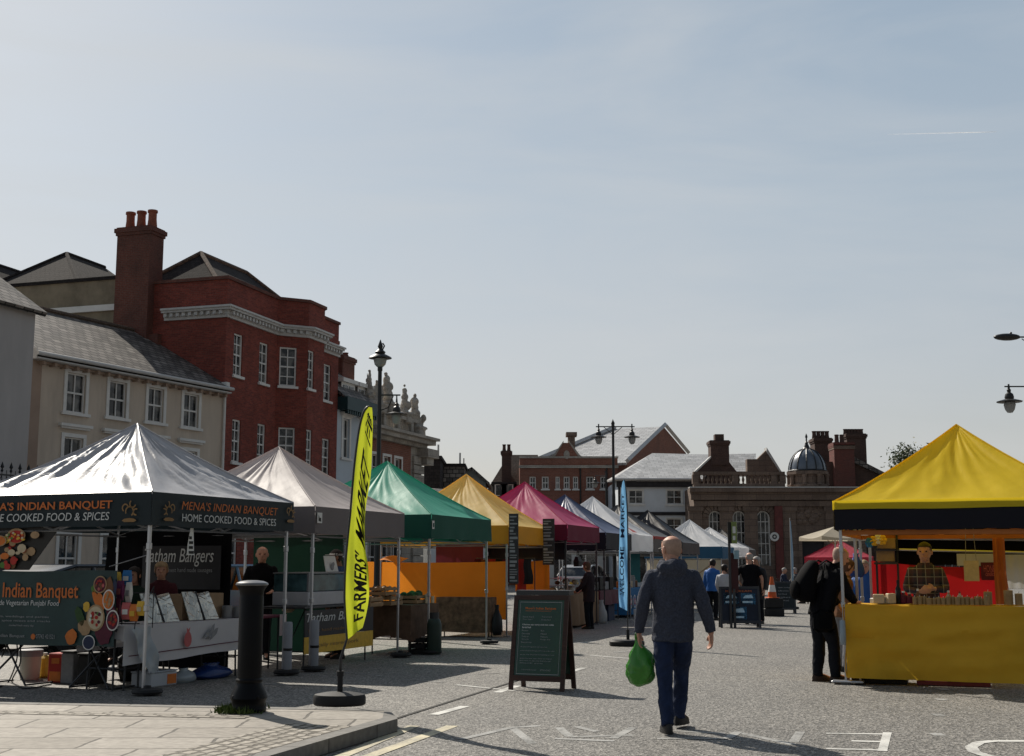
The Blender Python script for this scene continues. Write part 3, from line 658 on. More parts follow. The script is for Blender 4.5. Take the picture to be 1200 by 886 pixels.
SH = Seg(FS, (0, 0), (0, 30)); hl = SH.px(494, 540)[0]; S = Seg(FS, (0, 0), (0, hl)); hc0, hc1 = S.px(470, 521)[1], S.px(470, 513)[1]; hb = S.px(450, 482)[1]
ho = [(a, hc0 - 3.3, a + .85, hc0 - .8) for a in (.5, 1.95, 3.4, 4.85)]; ho = [a for a in ho if a[2] < hl - 1.6]; hg = [(a[0] - .15, .4, a[2] + .2, 3.4) for a in ho]
q = MB(); wall(q, S, 4.3, hc0, ho, .18, a1=hl - 1.5); q.build('brick_wall', M_CBRICK, hall)
q = MB(); wall(q, S, 0, 4.295, hg, .25); wall(q, S, 4.3, hc0, (), a0=hl - 1.5); wall(q, Seg(FS, (0, hl), (-9, hl)), 0, hc0); wall(q, Seg(FS, (-9, 0), (0, 0)), 0, hc0 + 1)
for k in range(int(hc0 / .5)):
    tbox(q, S, hl - 1.35, k*.5 + .03, hl + .06, k*.5 + .47, -.14, -.004)
q.build('stone_wall', M_PALEST, hall)
for a in ho: window(hall, S, a, 2, 4, dep=.18, surround=.14)
for a in hg: window(hall, S, a, 2, 2, dep=.25, sill=False, mglass=M_SHOPG)
q = MB()
for (z0, z1, o) in ((hc0, hc0 + .22, .25), (hc0 + .22, hc1 + .1, .62), (hc1 + .1, hc1 + .25, .8)): q.box(-1, -.05 if o < .6 else -.1, z0, o, hl + o, z1)
q.box(-1.2, hl - .6, hc0 - .5, .65, hl + 1.0, hc0 - .02); q.box(-1.2, hl - .3, hc0 - .9, .45, hl + .7, hc0 - .5)
q.build('cornice', M_PALEST, hall)
q = MB(); zb = hc1 + .25; q.box(-.35, 0, hb - .18, .1, hl, hb); q.box(-.3, 0, zb, .05, hl, zb + .2)
for k in range(int(hl / .3)):
    y = .15 + k * .3
    if k % 6 == 0: q.box(-.32, y - .16, zb, .08, y + .16, hb)
    else: q.lathe([(.07, 0), (.05, .1), (.11, .35), (.05, .8), (.08, 1)], 6, o=(-.12, y, zb + .2)) if hb - zb > 1.1 else q.box(-.2, y - .05, zb + .2, -.05, y + .05, hb - .18)
q.build('balustrade', M_PALEST, hall)
def statue(seedv, h, r):
    """weathered carved figure on a pedestal, fused into one eroded lump; no two alike"""
    rnd = random.Random(seedv); q = MB(); q.box(-r*.8, -r*.8, 0, r*.8, r*.8, h*.22); q.box(-r*.92, -r*.92, h*.2, r*.92, r*.92, h*.26); q.tube([(0, 0, h*.2), (0, 0, h*.5), (0, .04, h*.86)], [r*.62, r*.45, r*.2], 10)
    for i in range(30):
        t = rnd.random(); w_ = r*(.8 - .6*t); c = (rnd.gauss(0, w_*.45), rnd.gauss(0, w_*.55), h*(.27 + .58*t)); q.ball(c, r*(.36 - .2*t)*(.6 + .7*rnd.random()), 9, 0, (1, 1, 1.4), 6)
    q.ball((0, rnd.gauss(0, .06), h*.92), r*.19, 9); q.tube([(0, 0, h*.72), (0, r*.5*rnd.choice([-1, 1]), h*.66), (0, r*.62*rnd.choice([-1, 1]), h*.86)], [r*.13, r*.12, r*.07], 7)
    return remesh(q, .05, 2, .035, (5, 5, 4), seedv)
for (pxs, pt, pb, r_, sd) in ((437, 430, 484, .42, 1), (446, 444, 484, .55, 6), (457, 434, 486, .62, 2), (478, 448, 496, .42, 3), (490, 459, 514, .62, 4)):
    a, z1 = S.px(pxs, pt); z0 = S.px(pxs, pb)[1]
    me = statue(sd, z1 - z0, r_); me.materials.append(M_PALEST); so3 = bpy.data.objects.new('statue', me); COL.objects.link(so3); so3.parent = hall; so3.location = (-.2, a, z0); metric_uv(me)
# ------------------------------------------------------------------ low terrace closing the left side of the square
e = FS.w(0, hl + 1.2); FT = Frame(e.x, e.y, 38); ter = ftg(FT, 'shop_terrace', 'low pale terrace of shops with a maroon shopfront behind the green and yellow stalls', 'building')
ST = Seg(FT, (0, 0), (0, 60)); tl = ST.px(585, 640)[0]; S = Seg(FT, (0, 0), (0, tl)); tz = 4.6
so_ = [(1.0 + 3.1*k, .45, 3.4 + 3.1*k, 2.9) for k in range(int((tl - 1) / 3.1))]; su = []
q = MB(); wall(q, S, 0, tz, so_ + su, .2); wall(q, Seg(FT, (-8, 0), (0, 0)), 0, tz); q.build('wall', M_WHITEW, ter)
for a in so_: window(ter, S, a, 3, 1, dep=.2, sill=False, mglass=M_SHOPG)
for a in su: window(ter, S, a, 2, 2, dep=.2)
q = MB(); tbox(q, S, .3, 2.95, tl - .3, 3.5, -.18, -.003); q.build('fascia', M_MAROONP, ter)
q = MB()
for a in so_: q = MB(); tbox(q, S, a[2] + .05, .0, a[2] + .65, 2.94, -.08, -.004); q.build('pilaster', M_TRIM, ter)
q = MB(); roofslab(q, [(.3, 0, tz), (.3, tl, tz), (-4, tl, tz + 1.6), (-4, 0, tz + 1.6)]); q.build('roof', M_SLATE, ter)
# dark block and small gable showing above the yellow stall
for (nm, lab, x0, x1, Y, yt, mm, mr) in (('flat_roofed_block', 'dark flat-roofed block between the stone hall and the small grey gable', 497, 516, 84, 538, M_TILE, M_TILE), ('slate_hung_block', 'low slate-hung block above the yellow canopy, left of the small gable', 513, 544, 88, 547, M_SLATE, M_TILE)):
    a, b = P(x0, yt, Y), P(x1, yt, Y); o = empty(nm, (a.x, Y, 0), 0, lab, 'building'); q = MB(); q.box(0, 0, 0, b.x - a.x, 6, a.z); q.build('wall', mm, o)
    q = MB(); q.box(-.1, -.12, a.z, b.x - a.x + .1, 6.1, a.z + .22); q.build('coping', mr, o)
    q = MB(); q.box((b.x-a.x)*.8, .3, a.z + .22, (b.x-a.x)*.8 + .12, .42, a.z + 1.0); q.build('flue', M_LEADW, o)
a, b, k = P(522, 565, 92), P(569, 565, 92), P(553, 549, 92)
o = empty('gabled_house', (a.x, 92, 0), 0, 'small house with a pale grey-green gable and a mast behind the yellow canopy', 'building')
w_ = b.x - a.x; kx = k.x - a.x; q = MB(); q.slab([(0, 0, 0), (w_, 0, 0), (w_, 0, b.z), (kx, 0, k.z), (0, 0, a.z)], (0, 1, 0), 7); q.build('wall', mat('grey_green_render', (.21, .225, .21), var=.1, dirt=.2), o)
q = MB(); roofslab(q, [(kx, -.2, k.z + .1), (w_ + .3, -.2, b.z - .05), (w_ + .3, 7.2, b.z - .05), (kx, 7.2, k.z + .1)], .15); roofslab(q, [(-.3, -.2, a.z - .1), (kx, -.2, k.z + .1), (kx, 7.2, k.z + .1), (-.3, 7.2, a.z - .1)], .15); q.build('roof', M_SLATE, o)
q = MB(); mx_ = P(543, 535, 94).x - a.x; q.tube([(mx_, 3, k.z - 1), (mx_, 3, P(543, 537, 95).z)], .04, 6); q.build('mast', M_IRON, o)
mat_rs = brickmat('dull_red_brick', (.16, .05, .04), (.12, .04, .034), (.10, .07, .06), weather=.5)
M_FARB = brickmat('sooty_brick', (.075, .042, .034), (.10, .058, .046), (.08, .065, .06), weather=.6, wcol=(.03, .025, .023))
# ------------------------------------------------------------------ far side of the square
def far(name, label, Y, A=0, pxo=600):
    p = P(pxo, 600, Y); F = Frame(p.x, Y, A); return F, ftg(F, name, label, 'building')
# brown roofed house with dormer
F, o = far('tiled_house', 'house with a brown tiled roof, dormer and tall chimney left of the brick gable', 100, 0, 600)
X = lambda px, py=560, y=0: F.onY(px, py, y)
x0, x1 = X(556)[0], X(632)[0]; ez = X(590, 606)[1]; rzz = X(600, 533, 5)[1]
q = MB(); wall(q, Seg(F, (x0, 0), (x1, 0)), 0, ez); q.face([(x0, 0, 0), (x0, 0, ez), (x0, 10, ez), (x0, 10, 0)]); q.build('wall', M_WHITEW, o)
q = MB(); k0 = X(599, 533, 5); roofslab(q, [(x0 - .3, -.3, ez), (x1, -.3, ez), (x1, 5, rzz), (X(596, 533, 5)[0], 5, rzz)]); q.build('roof', M_BTILE, o)
cz = X(592, 528, 2)[1]; chimney(o, X(588, 540, 2)[0], 2, X(599, 540, 2)[0], 3.2, ez, cz, M_FARB, 2, M_FARB, 'x', poth=.55, potr=.15)
d0, d1 = X(578, 575, .6)[0], X(603, 575, .6)[0]; dz0, dz1 = X(585, 582, .6)[1], X(585, 567, .6)[1]
q = MB(); q.box(d0, .6, dz0, d1, 4, dz1); q.box(d0 - .15, .45, dz1, d1 + .15, 4, dz1 + .14); d = q.build('dormer', M_BLACKT, o)
Sd = Seg(F, (d0, .6), (d1, .6))
for a in (.12, (d1 - d0) - 1.15): 
    f = MB(); tbox(f, Sd, a, dz0 + .05, a + 1.05, dz1 - .04, -.05, -.004); fo = f.build('window', M_TRIM, d); f = MB()
    for k in (0, 1): tbox(f, Sd, a + .10 + k*.46, dz0 + .12, a + .49 + k*.46, dz1 - .1, -.06, -.052)
    f.build('pane', M_GLASS, fo)
# brick building with a shaped gable
F, bb = far('brick_building', 'long red brick building with a small shaped gable and seven white sash windows', 95, 0, 600)
X = lambda px, py=560, y=0: F.onY(px, py, y)
x0, x1 = X(609)[0], X(724)[0]; pz = X(660, 537)[1]; cz = X(660, 547)[1]; S = Seg(F, (x0, 0), (x1, 0))
wins = [S.op(a, b, 558.5, 573) for a, b in ((620.5, 628), (635, 643), (651, 656), (660.5, 667.5), (671.5, 677.5), (687, 695.5), (703.5, 711.5))]
wins = [(a[0], a[1], a[2], a[3]) for a in wins]
wz = wins[0]; shop = [(.6 + 1.9*k, .35, 2.0 + 1.9*k, 2.9) for k in range(int((x1 - x0 - 1) / 1.9))]
q = MB(); wall(q, S, 3.5, pz, wins, .15); wall(q, Seg(F, (x0, 12), (x0, 0)), 0, pz); wall(q, Seg(F, (x1, 0), (x1, 12)), 0, pz); q.face([(x0, 0, pz - .4), (x1, 0, pz - .4), (x1, 9, pz - .4), (x0, 9, pz - .4)])
gx0, gx1, gk = X(647, 537)[0], X(681, 537)[0], X(663.5, 519)
q.slab([(gx0, -.06, cz + .1), (gx1, -.06, cz + .1), (gx1, -.06, pz), (gx1 - .1, -.06, pz + .15), (gk[0] + .2, -.06, gk[1]), (gk[0] - .2, -.06, gk[1]), (gx0 + .1, -.06, pz + .15), (gx0, -.06, pz)], (0, 1, 0), .5)
q.build('wall', M_CBRICK, bb)
q = MB(); wall(q, S, 0, 3.495, shop, .2); tbox(q, S, 0, 2.95, x1 - x0, 3.4, -.1, -.003)
q.build('shopfront', M_TRIM, bb)
for a in shop: window(bb, S, a, 1, 1, dep=.2, sill=False, mglass=M_SHOPG, fr=.05)
for a in wins: window(bb, S, a, 2, 2, dep=.15, fr=.08)
q = MB(); tbox(q, S, -.05, cz - .1, x1 - x0 + .05, cz + .10, -.14, -.003); tbox(q, S, -.05, pz, x1 - x0 + .05, pz + .14, -.1, .3)
for sgn, xa in ((1, gx0), (-1, gx1)): q.slab([(xa - .1*sgn, -.12, pz + .1), (xa + .1*sgn, -.12, pz + .24), (gk[0] - .2*sgn, -.12, gk[1] + .16), (gk[0] - .2*sgn, -.12, gk[1] + .02), (xa + .2*sgn, -.12, pz + .10)], (0, 1, 0), .62)
q.build('stone_dressings', M_PALEST, bb)
q = MB(); r_ = X(664, 533); q.disc((r_[0], -.07, r_[1]), .22, n=20, t=.06, ry=.33); q.build('roundel', M_PALEST, bb)
q = MB(); a = X(666, 517); b = X(674, 506); q.box(a[0], .3, a[1] - .5, b[0], 1.1, b[1] - .3); q.box(a[0] - .15, .15, b[1] - .3, b[0] + .15, 1.25, b[1]); q.build('finial_block', M_STONE, bb)
q = MB()
for px_ in (680, 711): xx = X(px_)[0]; q.tube([(xx, -.08, 0), (xx, -.08, pz - .5)], .06, 6)
q.build('drainpipe', M_IRON, bb)
# big bright roof behind it with a brick gable end
F, o = far('gabled_hall', 'big hall with a glare-bright slate roof and a dark brick gable end', 100, 24, 736)
ez = F.onY(736, 541, 0)[1]; k = F.onX(778, 500.5, 0); dpt = F.onX(804, 535, 0)[0]; xl = F.onY(630, 537, 0)[0] - 1
q = MB(); q.slab([(0, 0, 0), (0, dpt, 0), (0, dpt, F.onX(804, 531, 0)[1]), (0, k[0], k[1]), (0, 0, ez)], (-1, 0, 0), .4); q.box(xl, 0, 0, -.4, .3, ez - .2)
q.build('wall', M_CBRICK, o)
q = MB(); roofslab(q, [(xl, -.3, ez - .1), (-.02, -.3, ez - .1), (-.02, k[0], k[1] + .05), (xl + 4.2, k[0], k[1] + .05)], .2)
roofslab(q, [(xl + 4.2, k[0], k[1] + .04), (-.02, k[0], k[1] + .04), (-.02, dpt + .3, ez), (xl, dpt + .3, ez)], .2); q.build('roof', M_SLATEB, o)
q = MB(); q.tube([(.12, -.35, ez + .05), (.12, k[0], k[1] + .22), (.12, dpt + .35, F.onX(804, 531, 0)[1] + .1)], .20, 4); q.tube([(xl, -.3, ez), (xl + 4.2, k[0], k[1] + .15)], .22, 4); q.build('coping', M_LEADW, o)
# white house with black timber bands
F, o = far('timbered_house', 'white rendered house with black timber bands and a glare-bright slate roof', 86, 0, 600)
X = lambda px, py=560, y=0: F.onY(px, py, y)
x0, x1 = X(724)[0], X(814)[0]; ez = X(780, 562)[1]; S = Seg(F, (x0, 0), (x1, 0))
wins = [S.op(736.5, 753.5, 574, 590.5), S.op(781, 799, 574, 591), S.op(736.5, 753.5, 607.5, 624), S.op(781, 799, 607.5, 624)]
gl = [(1.0, .3, 3.0, 2.4), (3.8, .3, 5.0, 2.4)]
q = MB(); wall(q, S, 0, ez, wins + gl, .12); wall(q, Seg(F, (x0, 9), (x0, 0)), 0, ez); q.build('wall', M_WHITEW, o)
for a in wins: window(o, S, a, 2, 2, dep=.12, fr=.07, surround=.07, meet=False)
for a in gl: window(o, S, a, 2, 1, dep=.12, sill=False, mglass=M_SHOPG)
q = MB(); b0_, b1_ = X(780, 571)[1], ez; tbox(q, S, -.1, b0_, x1 - x0, b1_ + .05, -.22, -.003); tbox(q, S, 0, X(780, 604)[1], x1 - x0, X(780, 600)[1], -.08, -.004); tbox(q, S, 0, 0, .14, b0_, -.05, -.004); q.build('timber_band', M_BLACKT, o)
q = MB(); k0 = X(764, 531, 5.5); k1 = X(842, 533, 5.5); roofslab(q, [(X(745, 561)[0], -.35, ez + .02), (x1 + .5, -.35, ez + .02), (k1[0], 5.5, k1[1]), (k0[0], 5.5, k0[1])], .16)
roofslab(q, [(x0 - .4, -.35, ez), (X(745, 561)[0] + .0, -.35, ez), (k0[0], 5.5, k0[1] - .02), (x0 - .4, 6, ez + .3)], .12)
roofslab(q, [(k0[0], 5.5, k0[1] - .03), (k1[0], 5.5, k1[1] - .03), (k1[0], 10, ez), (x0, 10, ez)], .16)
rf = q.build('roof', M_SLATEB, o)
q = MB(); q.tube([(x0 - .4, -.42, ez + .0), (x1, -.42, ez + .0)], .07, 6); q.build('gutter', M_LEADW, o)
# stone bank with balustrade and dome
F, bk = far('stone_building', 'dark sandstone building with tall arched windows, a balustrade and a lead dome', 82, 0, 600)
X = lambda px, py=560, y=0: F.onY(px, py, y)
x0, x1 = X(812)[0], X(1012)[0]; cz = X(880, 577)[1]; tz = X(880, 571)[1]; S = Seg(F, (x0, 0), (x1, 0))
aw = [S.op(a, b, 598.5, 663) for a, b in ((830.5, 846), (858.5, 874), (886.5, 902.5))]; door = S.op(940, 966, 634, 668)
q = MB(); wall(q, S, 0, tz, aw + [door], .3); wall(q, Seg(F, (x0, 14), (x0, 0)), 0, tz); wall(q, Seg(F, (x1, 0), (x1, 14)), 0, tz); q.face([(x0, 0, tz - .02), (x1, 0, tz - .02), (x1, 14, tz - .02), (x0, 14, tz - .02)])
for a in aw:                                   # spandrels that round the openings off
    r_ = (a[2] - a[0]) / 2; cxx = (a[0] + a[2]) / 2; n = 8
    for sg in (-1, 1):
        arc = [S.T(cxx + sg*r_*cos(pi/2*k/n), a[3] - r_ + r_*sin(pi/2*k/n), .02) for k in range(n + 1)]; cn = S.T(cxx + sg*r_, a[3], .02)
        for k in range(n): oface(q, [cn, arc[k], arc[k+1]], S.n)
    for k in range(9):                          # voussoirs
        t0, t1 = pi*k/9 + .03, pi*(k+1)/9 - .03; ro, ri = r_ + .42, r_ + .02; c = a[3] - r_
        q.slab([S.T(cxx + ri*cos(t0), c + ri*sin(t0)), S.T(cxx + ro*cos(t0), c + ro*sin(t0)), S.T(cxx + ro*cos(t1), c + ro*sin(t1)), S.T(cxx + ri*cos(t1), c + ri*sin(t1))], (0, -1, 0), .08 if k != 4 else .16)
for px_ in (815, 851, 880, 925, 975):
    a = S.px(px_, 620)[0]; tbox(q, S, a - .42, 0, a + .42, cz - .9, -.14, -.004); tbox(q, S, a - .52, cz - 1.2, a + .52, cz - .9, -.2, -.142)
tbox(q, S, 0, cz - .9, x1 - x0, cz - .55, -.24, -.003); tbox(q, S, 0, .0, x1 - x0, .9, -.12, -.005)
ra, rb_ = S.px(923, 612)[0], S.px(972, 590)[0]                       # carved panel over the door
for k in range(46):
    aa = ra + .6 + (rb_ - ra - 1.2) * random.random(); hh = S.px(940, 612)[1] + (S.px(940, 592)[1] - S.px(940, 612)[1]) * random.random(); q.ball(S.T(aa, hh, .04), .12 + .16*random.random(), 7, 0, (1, .8, 1), 4)
q.build('wall', M_STONE, bk)
for a in aw: window(bk, S, a, 3, 5, dep=.3, fr=.09, arch=True, sill=False, meet=False)
q = MB(); tbox(q, S, door[0], door[1], door[2], door[3], .2, .28); q.build('door', M_BLACKT, bk)
q = MB(); tbox(q, S, -.2, cz - .5, x1 - x0, cz, -.35, -.003); tbox(q, S, -.3, cz + .002, x1 - x0, tz - .07, -.6, -.003); q.build('cornice', M_STONE, bk)
q = MB(); tbox(q, S, -.3, tz - .065, x1 - x0, tz - .0, -.64, .3); q.build('lead_flashing', M_LEADW, bk)
q = MB(); a, b = S.px(908, 630)[0], S.px(917, 630)[0]; tbox(q, S, a, .3, b, X(910, 593)[1], -.24, -.004); q.build('red_pilaster', mat('red_granite', (.14, .035, .032), rough=.45, var=.25, dirt=.3), bk)
q = MB(); a = X(907.5, 629, -.35); q.disc((a[0], -.34, a[1]), .29, n=20, t=.06); so2 = q.build('round_sign', M_TRIM, bk); q = MB(); q.disc((a[0], -.401, a[1]), .15, n=14, t=.012); q.disc((a[0], -.414, a[1]), .07, mi=1, n=10, t=.01); q.build('sign_mark', [M_BLACKT, M_TRIM], so2)
q = MB(); z0, z1 = tz, X(870, 553)[1]; xa, xb = X(812, 560)[0], X(919, 560)[0]; q.box(xa, -.25, z0, xb, .15, z0 + .22); q.box(xa, -.28, z1 - .2, xb, .18, z1)
n_ = int((xb - xa) / .27)
for k in range(n_):
    xx = xa + (k + .5) * (xb - xa) / n_
    if k % 9 == 0 or k == n_ - 1: q.box(xx - .2, -.26, z0 + .22, xx + .2, .16, z1 - .2)
    else: q.lathe([(.085, 0), (.05, .08), (.10, .25), (.045, .5), (.08, z1 - z0 - .42)], 7, o=(xx, -.05, z0 + .22))
q.build('balustrade', M_STONE, bk)
dx, dr = X(946.5, 560, 1.2)[0], (X(968, 550, 1.2)[0] - X(925, 550, 1.2)[0]) / 2; dz0, dz1, dzt = X(946, 553, 1.2)[1], X(946, 526, 1.2)[1], X(946, 508, 1.2)[1]
q = MB(); q.lathe([(dr*1.12, tz), (dr*1.12, tz + .2), (dr*.98, tz + .25), (dr*.98, dz0 - .25), (dr*1.14, dz0 - .2), (dr*1.14, dz0)], 8, o=(dx, 1.2, 0))
for k in range(8): t = 2*pi*(k + .5)/8; q.lathe([(.18, tz + .2), (.13, tz + .3), (.13, dz0 - .4), (.2, dz0 - .2)], 8, o=(dx + dr*1.02*cos(t), 1.2 + dr*1.02*sin(t), 0))
dm = q.build('drum', M_STONE, bk)
q = MB(); q.lathe([(dr*cos(t), dz0 + (dz1 - dz0)*sin(t)) for t in [pi/2*k/10 for k in range(10)]] + [(.12, dz1), (.0, dz1)], 32, o=(dx, 1.2, 0))
d = q.build('dome', M_LEAD, bk, smooth=40)
q = MB()
for k in range(12):
    t = 2*pi*(k + .5)/12; q.tube([(dx + dr*1.01*cos(a)*cos(t), 1.2 + dr*1.01*cos(a)*sin(t), dz0 + (dz1 - dz0)*1.01*sin(a)) for a in [pi/2*j/8 for j in range(9)]], .045, 5)
q.lathe([(dr*1.05, dz0), (dr*1.08, dz0 + .05), (dr*1.0, dz0 + .12)], 24, o=(dx, 1.2, 0))
q.lathe([(.34, dz1 - .08), (.2, dz1 + .1), (.1, dz1 + .35), (.12, dz1 + .4), (.05, dz1 + .5), (.05, dzt - .3), (.09, dzt - .25), (.07, dzt - .15), (0.01, dzt)], 10, o=(dx, 1.2, 0)); q.build('dome_ribs', M_IRON, d)
# gable wall with chimney between the white house and the stone building
F2, o = far('chimney_gable', 'brown brick gable wall with a stout chimney behind the stone balustrade', 87, 0, 600)
X2 = lambda px, py=560, y=0: F2.onY(px, py, y)
q = MB(); q.slab([(X2(812)[0], 0, 0), (X2(866)[0], 0, 0), (*[X2(866, 556)[0]], 0, X2(866, 556)[1]), (X2(855, 542)[0], 0, X2(855, 542)[1]), (X2(833, 537)[0], 0, X2(833, 537)[1]), (X2(812, 557)[0], 0, X2(812, 557)[1])], (0, 1, 0), .8); q.build('wall', M_FARB, o)
chimney(o, X2(833.5)[0], -.08, X2(855)[0], 1.1, X2(840, 545)[1], X2(840, 516)[1], M_FARB, 0); q = MB(); q.box(X2(839.5)[0], .15, X2(840, 516)[1], X2(850)[0], .85, X2(840, 508.5)[1]); q.build('chimney_top', M_FARB, o)
q = MB(); q.slab([(X2(811, 557)[0], -.1, X2(811, 558)[1]), (X2(833, 537)[0], -.1, X2(833, 537)[1]), (X2(833, 535)[0], -.1, X2(833, 534.5)[1]), (X2(810, 556)[0], -.1, X2(810, 556)[1])], (0, 1, 0), 1.0); q.build('coping', M_LEADW, o)
F3, o = far('slate_house', 'house with a glare-bright slate roof and dark stone gable left of the lead dome', 94, 0, 600)
X3 = lambda px, py=560, y=0: F3.onY(px, py, y)
q = MB(); za = X3(898, 526)[1]; q.slab([(X3(876)[0], 0, 0), (X3(917)[0], 0, 0), (X3(917, 556)[0], 0, X3(917, 556)[1]), (X3(899)[0], 0, za - .1), (X3(888)[0], 0, X3(888, 538)[1]), (X3(876)[0], 0, X3(876, 538)[1])], (0, 1, 0), .7); q.build('wall', M_STONE, o)
q = MB(); roofslab(q, [(X3(850)[0], .4, X3(850, 556)[1]), (X3(884, 556)[0], .4, X3(884, 556)[1]), (X3(899)[0], 4, za), (X3(856)[0], 4, za - .05)], .15); q.build('roof', M_SLATEB, o)
q = MB(); q.slab([(X3(899)[0], -.15, za + .1), (X3(917.5, 557)[0], -.15, X3(917.5, 556)[1]), (X3(917.5)[0], -.15, X3(917, 559)[1]), (X3(899)[0], -.15, za - .25)], (0, 1, 0), 1); q.build('coping', M_LEADW, o)
# tall stacks and slate roof right of the dome
F4, o = far('stack_house', 'brick house with massive chimney stacks and a sloping slate roof right of the dome', 88, 0, 600)
X4 = lambda px, py=560, y=0: F4.onY(px, py, y)
q = MB(); q.slab([(X4(962)[0], 0, 0), (X4(1080)[0], 0, 0), (X4(1080)[0], 0, X4(1050, 566)[1]), (X4(1046)[0], 0, X4(1046, 562)[1]), (X4(1001)[0], 0, X4(1001, 541)[1]), (X4(962)[0], 0, X4(962, 541)[1])], (0, 1, 0), 8); q.build('wall', M_FARB, o)
q = MB(); q.slab([(X4(999)[0], -.3, X4(999, 535)[1]), (X4(1049)[0], -.3, X4(1049, 561)[1]), (X4(1049)[0], -.3, X4(1049, 565)[1]), (X4(999)[0], -.3, X4(999, 542)[1])], (0, 1, 0), 9); q.build('roof', M_SLATE, o)
q = MB(); q.box(X4(1038)[0], 3, X4(1038, 560)[1], X4(1042)[0], 3.5, X4(1038, 546)[1]); q.build('flue', M_LEADW, o)
chimney(o, X4(976.5)[0], -.5, X4(1000)[0], .9, 4, X4(990, 519)[1], mat_rs, 0, cap=.06); q = MB(); q.box(X4(976)[0], -.56, X4(990, 527)[1], X4(1001)[0], .96, X4(990, 522)[1]); q.build('chimney_band', M_STONE, o)
q = MB()
for px_ in (983, 989): q.lathe([(.17, 0), (.14, .5), (.17, .52), (.15, .6)], 10, o=(X4(px_)[0], .2, X4(990, 519)[1]))
q.build('chimney_pots', M_FARB, o, smooth=40)
chimney(o, X4(955, 530, 3)[0], 3, X4(975, 530, 3)[0], 4.4, 5, X4(965, 513, 3)[1], M_FARB, 4, M_FARB, 'x', poth=.55, potr=.17)
chimney(o, X4(993, 530, 3)[0], 3, X4(1015.5, 530, 3)[0], 4.6, 5, X4(1000, 508, 3)[1], M_FARB, 6, M_FARB, 'x', poth=.4, potr=.16)
# low brick terrace closing the right side of the square
F, o = far('brick_terrace', 'low brown brick terrace behind the yellow stall at the right of the square', 93, 0, 600)
x0, x1 = F.onY(1085, 600, 0)[0], F.onY(1085, 600, 0)[0] + 34; S = Seg(F, (x0, 0), (x1, 0)); op_ = [(1.2 + 2.9*k, h, 2.3 + 2.9*k, h + t) for k in range(11) for h, t in ((.9, 1.5), (3.6, 1.3))]
q = MB(); wall(q, S, 0, 5.3, op_, .14); wall(q, Seg(F, (x0, 9), (x0, 0)), 0, 5.3); wall(q, Seg(F, (x1, 0), (x1, 9)), 0, 5.3); q.build('wall', M_FARB, o)
for a in op_: window(o, S, a, 2, 2, dep=.14)
q = MB(); roofslab(q, [(x0 - .2, -.3, 5.3), (x1 + .2, -.3, 5.3), (x1 + .2, 4.5, 7.2), (x0 - .2, 4.5, 7.2)], .15); roofslab(q, [(x0 - .2, 9.3, 5.3), (x1 + .2, 9.3, 5.3), (x1 + .2, 4.5, 7.19), (x0 - .2, 4.5, 7.19)], .15); q.build('roof', M_SLATE, o)
# tree showing above the yellow stall
def leaf_mat():
    m, nt, b = newmat('tree_foliage'); n = N(nt, 'ShaderNodeTexNoise', i_Scale=1.1, i_Detail=4.0); nt.links.new(coords(nt, 'Object'), n.inputs['Vector'])
    c = ramp(nt, n.outputs[0], [(.3, (.028, .042, .016)), (.7, (.085, .105, .04))]); nt.links.new(c, b.inputs['Base Color']); b.inputs['Roughness'].default_value = .6
    tr = N(nt, 'ShaderNodeBsdfTranslucent'); nt.links.new(c, tr.inputs[0]); mx = N(nt, 'ShaderNodeMixShader'); mx.inputs[0].default_value = .3
    nt.links.new(b.outputs[0], mx.inputs[1]); nt.links.new(tr.outputs[0], mx.inputs[2]); nt.links.new(mx.outputs[0], nt.nodes['Material Output'].inputs[0]); return m
M_LEAF = leaf_mat(); M_BARK = mat('bark', (.06, .048, .038), rough=.9, var=.3, scale=8, bmp=.5)
def tree(px, ytop, Y, rad, label):
    p = P(px, ytop, Y); h = p.z; o = empty('tree', (p.x, Y, 0), 0, label, 'tree'); rnd = random.Random(5); q = MB(); tips = []
    q.tube([(0, 0, 0), (.1, 0, h*.3), (0, .1, h*.55)], [.35, .26, .18], 8)
    for k in range(26):
        a = rnd.random()*6.28; z0 = h*(.3 + .25*rnd.random()); z1 = min(h - .3, z0 + h*(.12 + .4*rnd.random())); r_ = rad*(.35 + .65*rnd.random()) * (1.15 - .6*(z1/h)**3)
        e = (r_*cos(a), r_*sin(a), z1); mid = (e[0]*.45, e[1]*.45, z0 + (z1 - z0)*.6); q.tube([(0, .05, z0), mid, e], [.11, .06, .02], 5); tips += [e, mid]
    q.build('trunk', M_BARK, o, smooth=True); q = MB()
    for t in tips:
        for j in range(430):
            c = V(t) + V((rnd.gauss(0, .55), rnd.gauss(0, .55), rnd.gauss(0, .42))); s_ = .10 + .10*rnd.random(); u = V((rnd.gauss(0, 1), rnd.gauss(0, 1), rnd.gauss(0, 1))).normalized(); v = u.orthogonal().normalized()
            q.face([c - u*s_, c + v*s_*.5, c + u*s_, c - v*s_*.5])
    q.build('crown', M_LEAF, o)
tree(1078, 524, 104, 4.0, 'green tree showing above the yellow canopy beside the chimney stacks')
